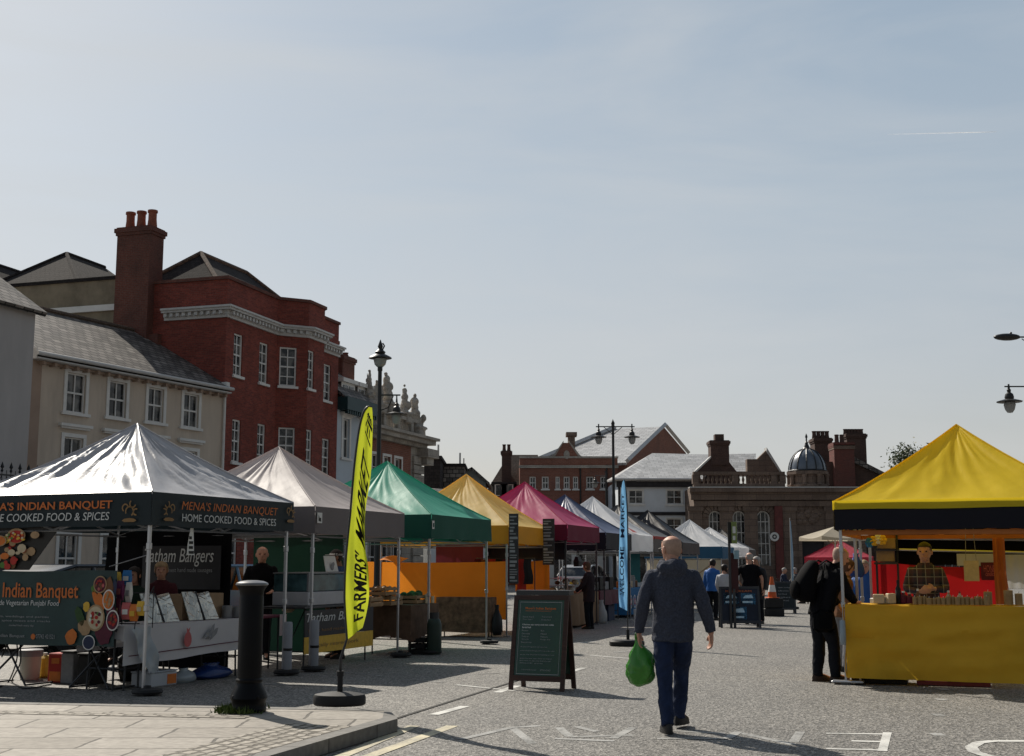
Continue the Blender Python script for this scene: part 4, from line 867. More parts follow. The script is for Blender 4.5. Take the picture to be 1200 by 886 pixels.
# ------------------------------------------------------------------ fabrics and stall materials
def cloth(name, col, transl=.32, rough=.7, tcol=None, bmp=.25, bscale=5.0, var=.06, spec=.25):
    return mat(name, col, rough=rough, var=var, scale=2.0, bmp=bmp, bscale=bscale, spec=spec, transl=transl, tcol=tcol)
def canopy_mat(name, col, transl=.3, rough=.5, spec=.35, wr=.3, tcol=None, var=.05):
    """coated polyester: creased by a stretched noise bump"""
    if name in MATS: return MATS[name]
    m = mat(name, col, rough=rough, var=var, scale=1.5, transl=transl, spec=spec, tcol=tcol, dirt=.12); nt = m.node_tree; b = nt.nodes['Principled BSDF']
    co = coords(nt, 'Object'); n = N(nt, 'ShaderNodeTexNoise', i_Scale=2.4, i_Detail=3.5, i_Roughness=.5, i_Distortion=.8); nt.links.new(co, n.inputs['Vector'])
    v = N(nt, 'ShaderNodeTexVoronoi', i_Scale=4.0, feature='DISTANCE_TO_EDGE'); nt.links.new(co, v.inputs['Vector'])
    r_ = ramp(nt, v.outputs[0], [(0, (1, 1, 1)), (.06, (0, 0, 0))]); a = N(nt, 'ShaderNodeMath', operation='ADD'); nt.links.new(n.outputs[0], a.inputs[0])
    k = N(nt, 'ShaderNodeMath', operation='MULTIPLY'); k.inputs[1].default_value = .035; nt.links.new(r_, k.inputs[0]); nt.links.new(k.outputs[0], a.inputs[1])
    bump(nt, b, a.outputs[0], wr, .06); return m
M_ALU = mat('aluminium', (.48, .49, .51), rough=.35, metal=.75, var=.08)
M_DKMET = mat('dark_steel', (.05, .052, .057), rough=.45, metal=.4, var=.15)
M_STEELG = mat('grey_steel', (.22, .225, .235), rough=.45, metal=.4, var=.15)
M_RUBBER = mat('black_rubber', (.018, .018, .019), rough=.65, var=.3)
M_BLACKF = cloth('black_fabric', (.0045, .0045, .0055), .02, .85, spec=.08)
M_WOODP = mat('pale_wood', (.32, .21, .115), rough=.75, var=.25, scale=5, stretch=(1, 1, 9), bmp=.15)
M_WOODD = mat('dark_wood', (.045, .020, .015), rough=.5, var=.35, scale=5, stretch=(1, 1, 9), bmp=.1)
M_CARD = mat('cardboard', (.30, .205, .125), rough=.85, var=.15)
M_PAPER = mat('white_paper', (.70, .69, .66), rough=.8, var=.04)
M_LETW = mat('white_lettering', (.62, .63, .62), rough=.6, var=.02)
M_LETO = mat('orange_lettering', (.58, .155, .035), rough=.6, var=.05)
M_LETG = mat('grey_lettering', (.30, .31, .32), rough=.6, var=.03)
M_LETK = mat('black_lettering', (.012, .012, .010), rough=.6, var=.03)
M_GOLD = mat('dull_gold_print', (.26, .15, .06), rough=.6, var=.2)
CX_ = dict(orange=(.62, .17, .03), red=(.42, .03, .02), yellow=(.68, .42, .05), green=(.09, .20, .04), dgreen=(.03, .075, .02), purple=(.20, .03, .11), white=(.70, .68, .64), brown=(.16, .07, .03), cream=(.55, .45, .30), pink=(.50, .12, .12), blue=(.03, .17, .42), navy=(.02, .03, .07), tan=(.40, .26, .14), grey=(.25, .25, .26), black=(.012, .012, .012), plum=(.10, .012, .03))
def cm(c): return mat('colour_' + c, CX_[c], rough=.6, var=.14, scale=14, dirt=.1)
# ------------------------------------------------------------------ pop-up gazebo
def corner_frame(C, A, w=3.0, d=3.0):
    F = Frame(C.x, C.y, A); c = F.w(-w/2, d/2); return Frame(c.x, c.y, A)
def gazebo(F, name, label, cm_, vm, hv0, hv1, ha, w=3.0, d=3.0, wr=.012, legm=None, seed=0, sag=.10, group='market stall gazebos', hem=None, weights=(), trussm=None, bars=True, legs=4, front_open=None, inner=None, curve=.045, seam=None):
    legm = legm or M_ALU; o = ftg(F, name, label, 'market stall', group=group)
    q = MB(); nu, nv = 44, 26; hw, hd = w/2 + .03, d/2 + .03
    sides = [((-hw, -hd), (hw, -hd)), ((hw, -hd), (hw, hd)), ((hw, hd), (-hw, hd)), ((-hw, hd), (-hw, -hd))]
    for si, (a, b) in enumerate(sides):
        def fn(u, v):
            x = (a[0] + (b[0]-a[0])*u) * (1 - v); y = (a[1] + (b[1]-a[1])*u) * (1 - v)
            e = 1 - (2*u - 1)**2; s_ = 4*v*(1 - v)
            z = hv1 + (ha - hv1) * (v - curve * s_) - sag * e * s_ * (1 - .35*v)
            k = mnoise.noise(V((u*9 + seed*7.1, v*1.6, si*5.3))) * .8 + .7*mnoise.noise(V((u*22 + v*5 + seed, v*3.5, si*3.1 + 9)))
            z += wr * k * min(1, 5*e) * (1 - v)**.5 * 1.6 * min(1, 8*v + .05) + .022*sin(u*40 + 2.5*sin(seed + si + u*9))*max(0, v - .45)*(1 - v)*e*6*(.4 + wr*20)
            if v > .985: x = y = 0
            return (x, y, z)
        q.grid(fn, nu, nv)
    c = q.build('canopy', cm_, o, smooth=True)
    q = MB(); sq = seam or cm_
    for a in ((hw, -hd), (hw, hd), (-hw, hd), (-hw, -hd)):
        q.tube([(a[0]*(1 - t), a[1]*(1 - t), hv1 + (ha - hv1)*(t - curve*4*t*(1 - t)) + .006) for t in [k/8 for k in range(9)]], .011, 5)
    q.build('seam', sq, c)
    q = MB()
    for si, (a, b) in enumerate(sides):
        dx, dy = b[0] - a[0], b[1] - a[1]; L = hypot(dx, dy); nx, ny = dy/L, -dx/L
        def fv(u, v):
            wv = .008*sin(u*23 + seed*3 + si) * (1 - v) + .010*sin(u*9 + si*2 + seed)*(1 - v)
            return (a[0] + dx*u + nx*(.004 + wv), a[1] + dy*u + ny*(.004 + wv), hv0 + (hv1 - hv0)*v + .006*sin(u*14 + seed)*(1 - v))
        q.grid(fv, 26, 3)
    q.build('valance', vm, o, smooth=True)
    if hem:
        q = MB(); z0, z1 = hem[0], hv1 + .015
        for si, (a, b) in enumerate(sides):
            dx, dy = b[0] - a[0], b[1] - a[1]; L = hypot(dx, dy); nx, ny = dy/L, -dx/L
            q.grid(lambda u, v: (a[0] + dx*u + nx*(.016 + .006*sin(u*19 + si)*(1-v)), a[1] + dy*u + ny*(.016 + .006*sin(u*19 + si)*(1-v)), z0 + (z1 - z0)*v + .005*sin(u*11)*(1 - v)), 24, 2)
        q.build('hem', hem[1], o, smooth=True)
    x_, y_ = w/2 - .035, d/2 - .035
    for i, (x, y) in enumerate(((x_, -y_), (x_, y_), (-x_, y_), (-x_, -y_))[:legs]):
        q = MB(); q.box(x - .019, y - .019, 1.0, x + .019, y + .019, hv1 - .02, bev=.004); q.box(x - .014, y - .014, .02, x + .014, y + .014, 1.0); q.box(x - .027, y - .027, .96, x + .027, y + .027, 1.03, bev=.006); q.box(x - .026, y - .026, hv0 - .28, x + .026, y + .026, hv0 - .2, bev=.005)
        lg = q.build('leg', legm, o); q = MB(); q.box(x - .06, y - .06, .0, x + .06, y + .06, .02, bev=.004); q.build('foot_plate', M_STEELG, lg)
        if i in weights:
            q = MB(); q.lathe([(.0, .0), (.17, .0), (.18, .02), (.17, .05), (.05, .06), (.04, .09), (.0, .09)], 18, o=(x + .06, y, .021)); q.build('base_weight', M_RUBBER, lg, smooth=40)
    if bars:
        q = MB(); tz0, tz1 = hv0 - .03, hv1 - .06
        for (a, b) in (((x_, -y_), (x_, y_)), ((-x_, y_), (x_, y_)), ((-x_, -y_), (-x_, y_)), ((-x_, -y_), (x_, -y_))):
            for k in range(2):
                p0 = V((a[0] + (b[0]-a[0])*k/2, a[1] + (b[1]-a[1])*k/2, 0)); p1 = V((a[0] + (b[0]-a[0])*(k+1)/2, a[1] + (b[1]-a[1])*(k+1)/2, 0)); U = V((0, 0, 1))
                q.tube([p0 + U*tz0, p1 + U*tz1], .013, 4); q.tube([p0 + U*tz1, p1 + U*tz0], .013, 4)
            q.tube([(a[0], a[1], tz0 - .015), (b[0], b[1], tz0 - .015)], .012, 4)
        q.tube([(0, 0, ha - .75), (0, 0, ha - .03)], .018, 6)
        for a in ((x_, -y_), (x_, y_), (-x_, y_), (-x_, -y_)): q.tube([(a[0], a[1], hv1 - .08), (a[0]*.5, a[1]*.5, hv1 + .35*(ha - hv1) - .12)], .012, 4)
        q.build('truss', trussm or M_STEELG, o)
    return o
def drape(name, mats, F, x0, y0, x1, y1, z1, z0, label, cat, amp=.02, n=5, tilt=0, closed=True, zf=None, seed=0, group=None, rigid=False):
    """a cloth over a table: flat top with four hanging sides that fall in soft folds"""
    q = MB(); ed = [((x0, y0), (x1, y0)), ((x1, y0), (x1, y1)), ((x1, y1), (x0, y1)), ((x0, y1), (x0, y0))]
    q.grid(lambda u, v: (x0 + (x1-x0)*u, y0 + (y1-y0)*v, z1 + .004*mnoise.noise(V((u*5, v*5, seed)))), 8, 8)
    for i, (a, b) in enumerate(ed):
        dx, dy = b[0]-a[0], b[1]-a[1]; L = hypot(dx, dy); nx, ny = dy/L, -dx/L
        def fn(u, v):
            k = (1 - v); w_ = amp*k**.8*(1 + sin(u*L*n*2.2 + i*2 + seed) + .6*sin(u*L*n*4.1 + seed*2 + 1))*min(1, 5*u + .02, 5 - 5*u + .02)
            bz = z0 if zf is None else zf(i, u)
            return (a[0] + dx*u + nx*(w_ + .02*k*min(1, 9*u, 9 - 9*u)), a[1] + dy*u + ny*(w_ + .02*k*min(1, 9*u, 9 - 9*u)), bz + (z1 - bz)*v + .008*k*sin(u*L*5 + seed))
        q.grid(fn, max(12, int(L*20)), 6)
    o = q.build(name, mats, None, smooth=50, loc=F.o, rz=F.rz); return tag(o, label, cat, group)
def table(F, x0, y0, x1, y1, h, label, m=None, legm=None, group='trestle tables of the stalls'):
    cx, cy = (x0+x1)/2, (y0+y1)/2; o = ftg(F, 'trestle_table', label, 'table', cx, cy, group=group); a, b = (x1-x0)/2, (y1-y0)/2
    q = MB(); q.box(-a, -b, h - .035, a, b, h, bev=.008); q.build('table_top', m or M_WOODP, o)
    lx, ly = a - .06, b - .1
    for (x, y) in ((lx, ly), (lx, -ly), (-lx, ly), (-lx, -ly)):
        q = MB(); q.tube([(x, y, 0), (x, y*.97, h - .036)], .014, 6); q.build('leg', legm or M_DKMET, o)
    q = MB()
    if b > a:
        for y in (ly, -ly): q = MB(); q.tube([(-lx, y, .25), (lx, y, .25)], .011, 6); q.tube([(0, y, .25), (0, y*.45, h - .05)], .010, 6); q.build('brace', legm or M_DKMET, o)
    else:
        for x in (lx, -lx): q = MB(); q.tube([(x, -ly, .25), (x, ly, .25)], .011, 6); q.tube([(x, 0, .25), (x*.45, 0, h - .05)], .010, 6); q.build('brace', legm or M_DKMET, o)
    return o
def crate(F, x, y, z, w, d, h, label, m=None, turn=0, group='produce crates on the stalls', fill=None, name='wooden_crate', cat='crate'):
    o = ftg(F, name, label, cat, x, y, z, group=group, turn=turn); q = MB(); m = m or M_WOODP; t = .012
    for sx in (-1, 1):
        for sy in (-1, 1): q.box(sx*(w/2 - .03) - .015, sy*(d/2 - .03) - .015, 0, sx*(w/2 - .03) + .015, sy*(d/2 - .03) + .015, h)
    n = 2 if h < .2 else 3; sh = h/n
    for k in range(n):
        z0, z1 = k*sh + .012, (k+1)*sh - .012
        for s_ in (-1, 1): q.box(-w/2, s_*d/2 - t/2 - s_*t/2, z0, w/2, s_*d/2 + t/2 - s_*t/2, z1); q.box(s_*w/2 - t/2 - s_*t/2, -d/2 + t, z0, s_*w/2 + t/2 - s_*t/2, d/2 - t, z1)
    q.box(-w/2 + .01, -d/2 + .01, .004, w/2 - .01, d/2 - .01, .012); q.build('slatted_box', m, o)
    if fill:
        rnd = random.Random(len(label)); q = MB()
        for k in range(fill[1]):
            r_ = fill[2]*(.75 + .5*rnd.random()); q.ball(((w/2 - r_)*rnd.uniform(-1, 1)*.95, (d/2 - r_)*rnd.uniform(-1, 1)*.95, h*.72 + fill[2]*.7*rnd.random()), r_, 8, rnd.randrange(len(fill[0])), (1, 1, .85), 5)
        pr_ = q.build('produce', [cm(c) for c in fill[0]], o, smooth=True)
    return o
def box_thing(F, name, label, cat, x, y, z, w, d, h, m, turn=0, bev=.01, group=None, lid=None, lidm=None):
    o = ftg(F, name, label, cat, x, y, z, group=group, turn=turn); q = MB(); q.box(-w/2, -d/2, 0, w/2, d/2, h, bev=bev); q.build('body', m, o)
    if lid: q = MB(); q.box(-w/2 - .01, -d/2 - .01, h + .001, w/2 + .01, d/2 + .01, h + lid, bev=.008); q.build('lid', lidm or m, o)
    return o
M_SILV = canopy_mat('silver_coated_canopy', (.50, .50, .525), .25, .46, .7, .24)
M_GREYC = canopy_mat('warm_grey_canopy', (.62, .56, .545), .45, .55, .3, .15)
M_GREENC = canopy_mat('green_canopy', (.095, .48, .35), .5, .5, .3, .14)
M_YELC = canopy_mat('mustard_canopy', (.92, .68, .24), .5, .55, .3, .15)
M_MARC = canopy_mat('maroon_canopy', (.58, .085, .22), .5, .5, .3, .14)
M_NAVYC = canopy_mat('navy_canopy', (.11, .14, .25), .35, .42, .4, .2)
M_WHITEC = canopy_mat('white_canopy', (.82, .83, .85), .45, .55, .3, .18)
M_GREY2 = canopy_mat('charcoal_canopy', (.105, .098, .094), .15, .5, .35, .3)
M_BLKC = canopy_mat('black_canopy', (.030, .027, .030), .10, .5, .35, .3)
M_BRYEL = canopy_mat('bright_yellow_canopy', (.90, .66, .025), .45, .5, .3, .16)
M_GREYV = cloth('warm_grey_valance_shaded', (.17, .15, .15), .1); M_GREENV = cloth('green_valance_shaded', (.012, .085, .06), .14); M_YELV = cloth('mustard_valance_shaded', (.58, .30, .03), .30); M_MARV = cloth('maroon_valance_shaded', (.16, .014, .04), .15)  # valances: the canopy cloths again, with shade put into darker base colours
M_TEALV = cloth('dark_teal_valance', (.012, .022, .027), .08, .5)
M_NAVYV = cloth('black_navy_valance', (.010, .011, .020), .05, .6)
M_BLUEV = cloth('blue_valance', (.035, .11, .20), .25)
# ------------------------------------------------------------------ the row of stalls on the left
def ctr(F): return F.o
row = {}
def stall(key, C, A, apx, name, label, cmat, vmat, h0=1.95, h1=2.34, **kw):
    F = corner_frame(C, A); ha = P(*apx, F.o.y).z; row[key] = F
    return gazebo(F, name, label, cmat, vmat, h0, h1, ha, seed=len(row), **kw)
def cpx(px, Y): p = P(px, 650, Y); return V((p.x, Y, 0))
s1_ = stall(1, G(168, 815), 23, (149, 497), 'market_gazebo', 'silver topped food stall gazebo with orange lettering on its dark valance', M_SILV, M_TEALV, h0=1.96, h1=2.36, wr=.055, sag=.07, weights=(0, 1))
stall(2, G(364, 787), 20, (313, 524), 'market_gazebo', 'warm grey gazebo over the sausage stall, next to the silver one', M_GREYC, M_GREYV, weights=(0, 1), wr=.02)
stall(3, G(503, 767), 18.5, (445, 541), 'market_gazebo', 'green gazebo over the vegetable crates', M_GREENC, M_GREENV, weights=(0, 1), wr=.02, h1=2.36)
stall(4, G(595, 746), 18, (539, 556), 'market_gazebo', 'mustard yellow gazebo beside the green one in the left row', M_YELC, M_YELV, wr=.03)
stall(5, cpx(664, 29.9), 18, (612, 565), 'market_gazebo', 'maroon gazebo with a black handbag hung under its edge', M_MARC, M_MARV, h0=2.07, h1=2.44, wr=.02, legm=M_DKMET)
stall(6, cpx(709, 33.3), 18, (655, 580), 'market_gazebo', 'navy blue gazebo tucked behind the maroon one', M_NAVYC, M_NAVYV, h0=1.90, wr=.02, legm=M_DKMET)
stall(7, cpx(739, 36.6), 18, (692, 582), 'market_gazebo', 'white gazebo with red patches behind the navy one', M_WHITEC, M_WHITEC, h0=1.9, h1=2.38, wr=.025)
stall(8, cpx(766, 39.8), 18, (729, 592), 'market_gazebo', 'charcoal grey gazebo with a red hem behind the white one', M_GREY2, M_GREY2, h0=1.9, h1=2.38, hem=(2.30, cm('red')), wr=.02)
stall(9, cpx(799, 43), 19, (757, 598), 'market_gazebo', 'black gazebo with pale streaks behind the bald walking man', M_BLKC, M_BLKC, h0=1.86, h1=2.25, wr=.03)
stall(10, cpx(846, 49), 18, (810, 609), 'market_gazebo', 'white gazebo with a blue valance beside the bus stop post', M_WHITEC, M_BLUEV, h0=1.75, h1=2.2, wr=.03)
stall(11, cpx(866, 55), 18, (830, 618), 'market_gazebo', 'small all-white gazebo just beyond the blue-edged one', M_WHITEC, M_WHITEC, h0=1.85, h1=2.25, wr=.03)
stall(12, cpx(876, 63), 18, (843, 620), 'market_gazebo', 'grey peaked gazebo, last of the left row', M_GREY2, M_GREY2, h0=1.85, h1=2.25)
# red patches on the white canopy (sewn on, follow the slope)
F = row[7]; q = MB(); hz = P(692, 582, F.o.y).z
def on_slope(u, v, up=.012):   # right-hand panel of stall 7
    hw = 1.53; return (hw*(1 - v) + up, (-hw + 2*hw*u)*(1 - v), 2.38 + (hz - 2.38)*v - .10*(1 - (2*u-1)**2)*4*v*(1-v)*(1-.35*v) + up + .012)
for (u0, u1, v0, v1) in ((.02, .16, .22, .46), (.10, .30, .03, .20)):
    q.grid(lambda a, b: on_slope(u0 + (u1-u0)*a, v0 + (v1-v0)*b*(1 - .6*a), .02), 5, 5)
pt = q.build('red_patch', cm('red'), None, loc=F.o, rz=F.rz); pt.name = 'red_canvas_patch'; tag(pt, 'red canvas patches lying on the white gazebo roof', 'canvas patch')
# ------------------------------------------------------------------ lettering and contents of the silver stall
F = row[1]; root1 = s1_
yf, xr = -1.5 - .045, 1.5 + .045
q = MB(); fz = lambda px, py: F.onY(px, py, yf)
a, b = fz(132, 586), fz(132, 597.5); sx = lambda px: fz(px, 600)[0]
text_y(q, "MENA'S INDIAN BANQUET", sx(-25), sx(132), b[1], a[1], yf - .012, bold=.018)
q.build('lettering_orange', M_LETO, root1)
q = MB(); a, b = fz(128, 600), fz(128, 609.5); text_y(q, 'HOME COOKED FOOD & SPICES', sx(-22), sx(129), b[1], a[1], yf - .012, shear=.12)
q.build('lettering_white', M_LETW, root1)
fx = lambda px, py: F.onX(px, py, xr); sy = lambda px: fx(px, 600)[0]
q = MB(); a, b = fx(213, 587), fx(213, 599); text_x(q, "MENA'S INDIAN BANQUET", sy(212), sy(325), b[1], a[1], xr + .012, shear=.18, bold=.018); q.build('lettering_orange', M_LETO, root1)
q = MB(); a, b = fx(213, 602), fx(213, 611); text_x(q, 'HOME COOKED FOOD & SPICES', sy(213), sy(323), b[1], a[1], xr + .012); q.build('lettering_white', M_LETW, root1)
def motif(q, T, s_, mirror=1):
    """printed bowl with curling steam"""
    pts = [(0, .0), (.10, .06), (.30, .08), (.5, .06), (.6, 0), (.5, -.05), (.1, -.05)]
    q.mesh([T((x - .3)*s_*mirror, y*s_) for x, y in pts], [tuple(range(7))])
    for (cx, cy, r_, a0, a1) in ((.0, .30, .16, -1, 3.6), (.12, .55, .12, 2.2, 6.0), (-.18, .42, .12, 0, 4.2), (.26, .28, .10, 1, 5)):
        for k in range(9):
            t0, t1 = a0 + (a1-a0)*k/9, a0 + (a1-a0)*(k+1)/9
            q.mesh([T((cx + (r_ + dr)*cos(t))*s_*mirror, (cy + (r_ + dr)*sin(t))*s_) for t, dr in ((t0, -.025), (t1, -.025), (t1, .025), (t0, .025))], [(0, 1, 2, 3)])
q = MB()
for (px_, py_) in ((152, 610), ): x, z = fz(px_, py_); motif(q, lambda u, v: (x + u, yf - .012, z + v), .36)
x, z = fz(168, 607)
for (px_, py_, mi) in ((197, 609, -1), (340, 611, 1)): y, z = fx(px_, py_); motif(q, lambda u, v: (xr + .012, y + u, z + v), .34, mi)
q.build('gold_motif', M_GOLD, root1)
# white hanging tag below the right valance
y0, z0 = fx(231, 619); o = ftg(F, 'hanging_tag', 'small white pennant tag hanging under the silver stall valance', 'tag', 1.47, y0, z0)
q = MB(); q.slab([(0, -.035, .0), (0, .02, .0), (0, .05, -.33), (0, -.09, -.33), (0, -.08, -.2)], (1, 0, 0), .006); q.build('tag', M_PAPER, o)
q = MB()
for k, (u, w_) in enumerate(((-.10, .05), (-.16, .08), (-.22, .08), (-.28, .10))): q.box(.0065, -.06 + .01*k*0, u - .035, .009, -.06 + w_, u)
q.build('print', M_LETK, o)
# the menu banner tied across the front of the left table
yb = -1.5 + .10; bx = lambda px, py=700: F.onY(px, py, yb)
zt, zb = bx(80, 669)[1], bx(80, 757)[1]; x0, x1 = bx(-75)[0], bx(136)[0]
o = ftg(F, 'menu_banner', 'dark green food banner with orange lettering and pictures of plates', 'banner', 0, yb, 0)
M_BAN = mat('banner_green', (.020, .050, .050), rough=.45, var=.45, scale=1.1)
q = MB(); q.grid(lambda u, v: (x0 + (x1-x0)*u, .006*sin(u*17) + .004, zb + (zt-zb)*v + .008*sin(u*9)), 30, 4); q.grid(lambda u, v: (x1 - (x1-x0)*u, .006*sin((1-u)*17) + .007, zb + (zt-zb)*v + .008*sin((1-u)*9)), 30, 4); q.build('sheet', M_BAN, o, smooth=True)
yy = -.010
def btext(body, px0, px1, py0, py1, m, nm='lettering', **kw):
    q = MB(); text_y(q, body, bx(px0)[0], bx(px1)[0], bx(40, py1)[1], bx(40, py0)[1], yy, **kw); q.build(nm, m, o)
btext("Mena's Indian Banquet", -40, 92, 682, 706, M_LETO, 'title', bold=.012)
btext('Home made Vegetarian Punjabi Food', -24, 70, 703.5, 711.5, M_LETW, 'subtitle', shear=.1)
btext('Catering for events, weddings and parties', -40, 59, 721.5, 724.5, M_LETG); btext('takeaway dishes, spice mixes and snacks', -38, 61, 726.5, 729.5, M_LETG); btext('cooked fresh every day', 13, 42, 732, 735, M_LETG)
btext("Mena's Indian Banquet", -16, 32, 743.5, 748.5, M_LETG); btext('07742 421521', 45, 67, 743, 748, M_LETG)
q = MB(); c = bx(39.5, 746); q.disc((c[0], yy, c[1]), .035, n=14); q.build('orange_dot', M_LETO, o)
pics = []
def pic(px, py, rpx, ry, cols, rim='white', y_=0):
    """a printed plate of food: rim, sauce, and pieces"""
    c = bx(px, py); k = 15.0/1512; r_, rz = rpx*k, ry*k; rnd = random.Random(int(px*7 + py)); q = MB(); mats = [cm(rim)] + [cm(x) for x in cols]
    b0 = -.012 - y_; q.disc((c[0], b0, c[1]), r_, 0, 20, 'y', .003, rz)
    q.disc((c[0], b0 - .0035, c[1]), r_*.86, 1, 18, 'y', .002, rz*.86)
    if len(cols) > 1:
        for j in range(16):
            t = rnd.random()*6.28; rr = rnd.random()**.5*.66; s_ = r_*(.10 + .14*rnd.random()); q.disc((c[0] + r_*rr*cos(t), b0 - .006 - .0004*j, c[1] + rz*rr*sin(t)), s_, 2 + rnd.randrange(len(cols) - 1), 9, 'y', .001, s_*(.7 + .6*rnd.random()))
    q.build('food_picture', mats, o)
def blob(px, py, rpx, ry, c_, tilt=0, y_=0.0):
    c = bx(px, py); k = 15.0/1512; q = MB(); n = 14; rnd = random.Random(int(px + py*3)); ca, sa = cos(tilt), sin(tilt); ps = []
    for j in range(n):
        t = 2*pi*j/n; w_ = 1 + .12*rnd.uniform(-1, 1); u, v = rpx*k*w_*cos(t), ry*k*w_*sin(t); ps.append((c[0] + u*ca - v*sa, -.010 - y_, c[1] + u*sa + v*ca))
    q.slab(ps, (0, -1, 0), .003); q.build('fruit_picture', cm(c_), o)
blob(100, 735, 11, 9, 'tan'); blob(94, 722, 6, 12, 'dgreen', .5); blob(102, 711, 5, 6.5, 'yellow'); blob(111, 690, 4.5, 4.5, 'green'); blob(114, 703, 4, 13, 'orange', .5); blob(119, 705, 4, 13, 'orange', .3, .001); blob(84, 746, 8.5, 9.5, 'orange'); blob(122, 742, 12, 14, 'plum'); blob(131, 718, 7, 12, 'plum', .2)
blob(128, 690, 8, 14, 'brown', 0); blob(135, 688, 3, 10, 'navy')
pic(118.5, 685, 10, 10.5, ('plum', 'brown', 'pink', 'red'), 'tan', .004); pic(113, 724, 14, 16, ('cream', 'plum', 'green', 'white', 'red'), 'tan', .004); pic(128.5, 703, 9, 12.5, ('orange', 'tan'), 'white', .006); pic(133, 727, 9.5, 12.5, ('plum', 'brown', 'red'), 'white', .004); pic(105, 753, 9.5, 9, ('navy',), 'white', .004)
# the slanting side banner with a picture of a curry feast
o = ftg(F, 'food_banner', 'black triangular banner with a printed curry spread hanging from the silver stall', 'banner', 0, -1.5 + .05, 0)
yb2 = -1.5 + .05; px2 = lambda px, py: F.onY(px, py, yb2)
pts = [px2(-70, 614), px2(73, 614), px2(34, 668), px2(-70, 668)]; q = MB(); q.slab([(p[0], 0, p[1]) for p in pts], (0, 1, 0), .006); q.build('sheet', mat('banner_black', (.014, .012, .010), rough=.4, var=.4), o)
rnd = random.Random(3); q = MB(); cols = ['orange', 'red', 'yellow', 'brown', 'green', 'tan', 'cream', 'orange', 'red']
for j in range(85):
    px_ = rnd.uniform(-50, 52); py_ = rnd.uniform(632, 666)
    if px_ > 73 - (py_ - 614)*.76 - 9: continue
    c = px2(px_, py_); s_ = rnd.uniform(.03, .075); q.disc((c[0], -.007 - .0004*j, c[1]), s_, rnd.randrange(len(cols)), 9, 'y', .001, s_*rnd.uniform(.5, 1.1))
for (px_, py_, rr, col) in ((22, 628, .15, 5), (22, 629, .125, 1), (44, 627, .07, 5), (3, 634, .11, 5), (3, 634, .09, 0)):
    c = px2(px_, py_); q.disc((c[0], -.043 - .001*(px_ % 7) - (.002 if rr in (.125, .09) else 0), c[1]), rr, col, 18, 'y', .001, rr*.62)
for j in range(26):
    c = px2(rnd.uniform(12, 32), rnd.uniform(624, 634)); q.disc((c[0], -.056 - .0003*j, c[1]), .022, rnd.choice([0, 2, 4, 6]), 7, 'y', .001, .015)
q.build('food_print', [cm(c) for c in cols], o)
# table behind the menu banner and the things stored under it
table(F, x0 + .1, yb + .04, x1 - .05, yb + .70, .74, 'dark trestle table behind the green food banner', m=M_DKMET)
def under(px, py): p = G(px, py); d = p - F.o; return d.dot(F.r), d.dot(F.e)
x, y = under(28, 797); o = ftg(F, 'white_bucket', 'white plastic bucket with a grey rim under the banner table', 'bucket', x, y + .1)
q = MB(); q.lathe([(0, 0), (.115, 0), (.125, .02), (.14, .34), (.15, .345), (.15, .38), (.135, .38), (.13, .3), (0, .28)], 20); q.build('pail', mat('white_plastic', (.52, .48, .40), rough=.45, var=.1), o, smooth=40)
q = MB(); q.lathe([(.150, .30), (.158, .31), (.158, .385), (.145, .392), (0, .392)], 20); q.build('lid', cm('grey'), o, smooth=40)
x, y = under(44, 795); o = ftg(F, 'yellow_tub', 'yellow plastic tub between the bucket and the red box', 'tub', x, y + .12); q = MB(); q.box(-.07, -.10, 0, .07, .10, .29, bev=.03); q.build('body', cm('yellow'), o); q = MB(); q.lathe([(.03, .291), (.03, .33), (.0, .33)], 12); q.build('cap', cm('white'), o)
x, y = under(61, 800); o = box_thing(F, 'red_carton', 'red printed carton standing under the green banner', 'carton', x + .02, y + .12, 0, .23, .22, .37, cm('red'), turn=.1)
q = MB(); q.box(-.085, -.1145, .02, .085, -.1115, .14); q.box(-.06, -.1145, .24, .06, -.1115, .31); q.build('label_print', cm('orange'), o)
box_thing(F, 'grey_storage_box', 'grey plastic storage box under the banner, beside the red carton', 'storage box', *under(87, 800), 0, .20, .3, .38, cm('grey'), lid=.03, lidm=cm('black'))
box_thing(F, 'black_storage_box', 'black storage box at the right end under the green banner', 'storage box', *under(108, 801), 0, .22, .32, .36, cm('black'), lid=.03)
x, y = under(134, 800); box_thing(F, 'dark_bag', 'dark holdall slumped between the two stall tables', 'bag', x, y + .3, 0, .3, .4, .42, cm('black'), bev=.12)
# table with the white printed cloth along the right side
tx1 = 1.5 - .52; ty0 = F.onX(146, 735, tx1)[0]; ty1 = F.onX(287, 724, tx1)[0]; th = .77
table(F, tx1 - .68, ty0, tx1, ty1, th - .02, 'trestle table under the white printed cloth')
hz_ = lambda i, u: .30 + .07*u if i == 1 else (.57 + .05*sin(u*9) if i == 0 else .45)
co1 = drape('white_tablecloth', mat('white_cotton', (.66, .64, .65), rough=.85, var=.04, transl=.18), F, tx1 - .70, ty0 - .02, tx1 + .01, ty1 + .02, th, .3, 'white tablecloth printed with fruit on the silver stall table', 'tablecloth', amp=.014, n=2, zf=hz_)
def onx(px, py): return F.onX(px, py, tx1 + .06)
q = MB(); y, z = onx(219, 749)
q.slab([(0, y + .075*cos(t)*(1 - .15*sin(t)), z + .10*sin(t)) for t in [2*pi*k/16 for k in range(16)]] , (1, 0, 0), .003); q.slab([(0, y - .025, z + .09), (0, y + .025, z + .09), (0, y + .04, z + .15), (0, y, z + .12), (0, y - .03, z + .15)], (1, 0, 0), .002); q.build('pomegranate_print', cm('pink'), co1, loc=(tx1 + .075, 0, 0))
q = MB(); y, z = onx(242, 744)
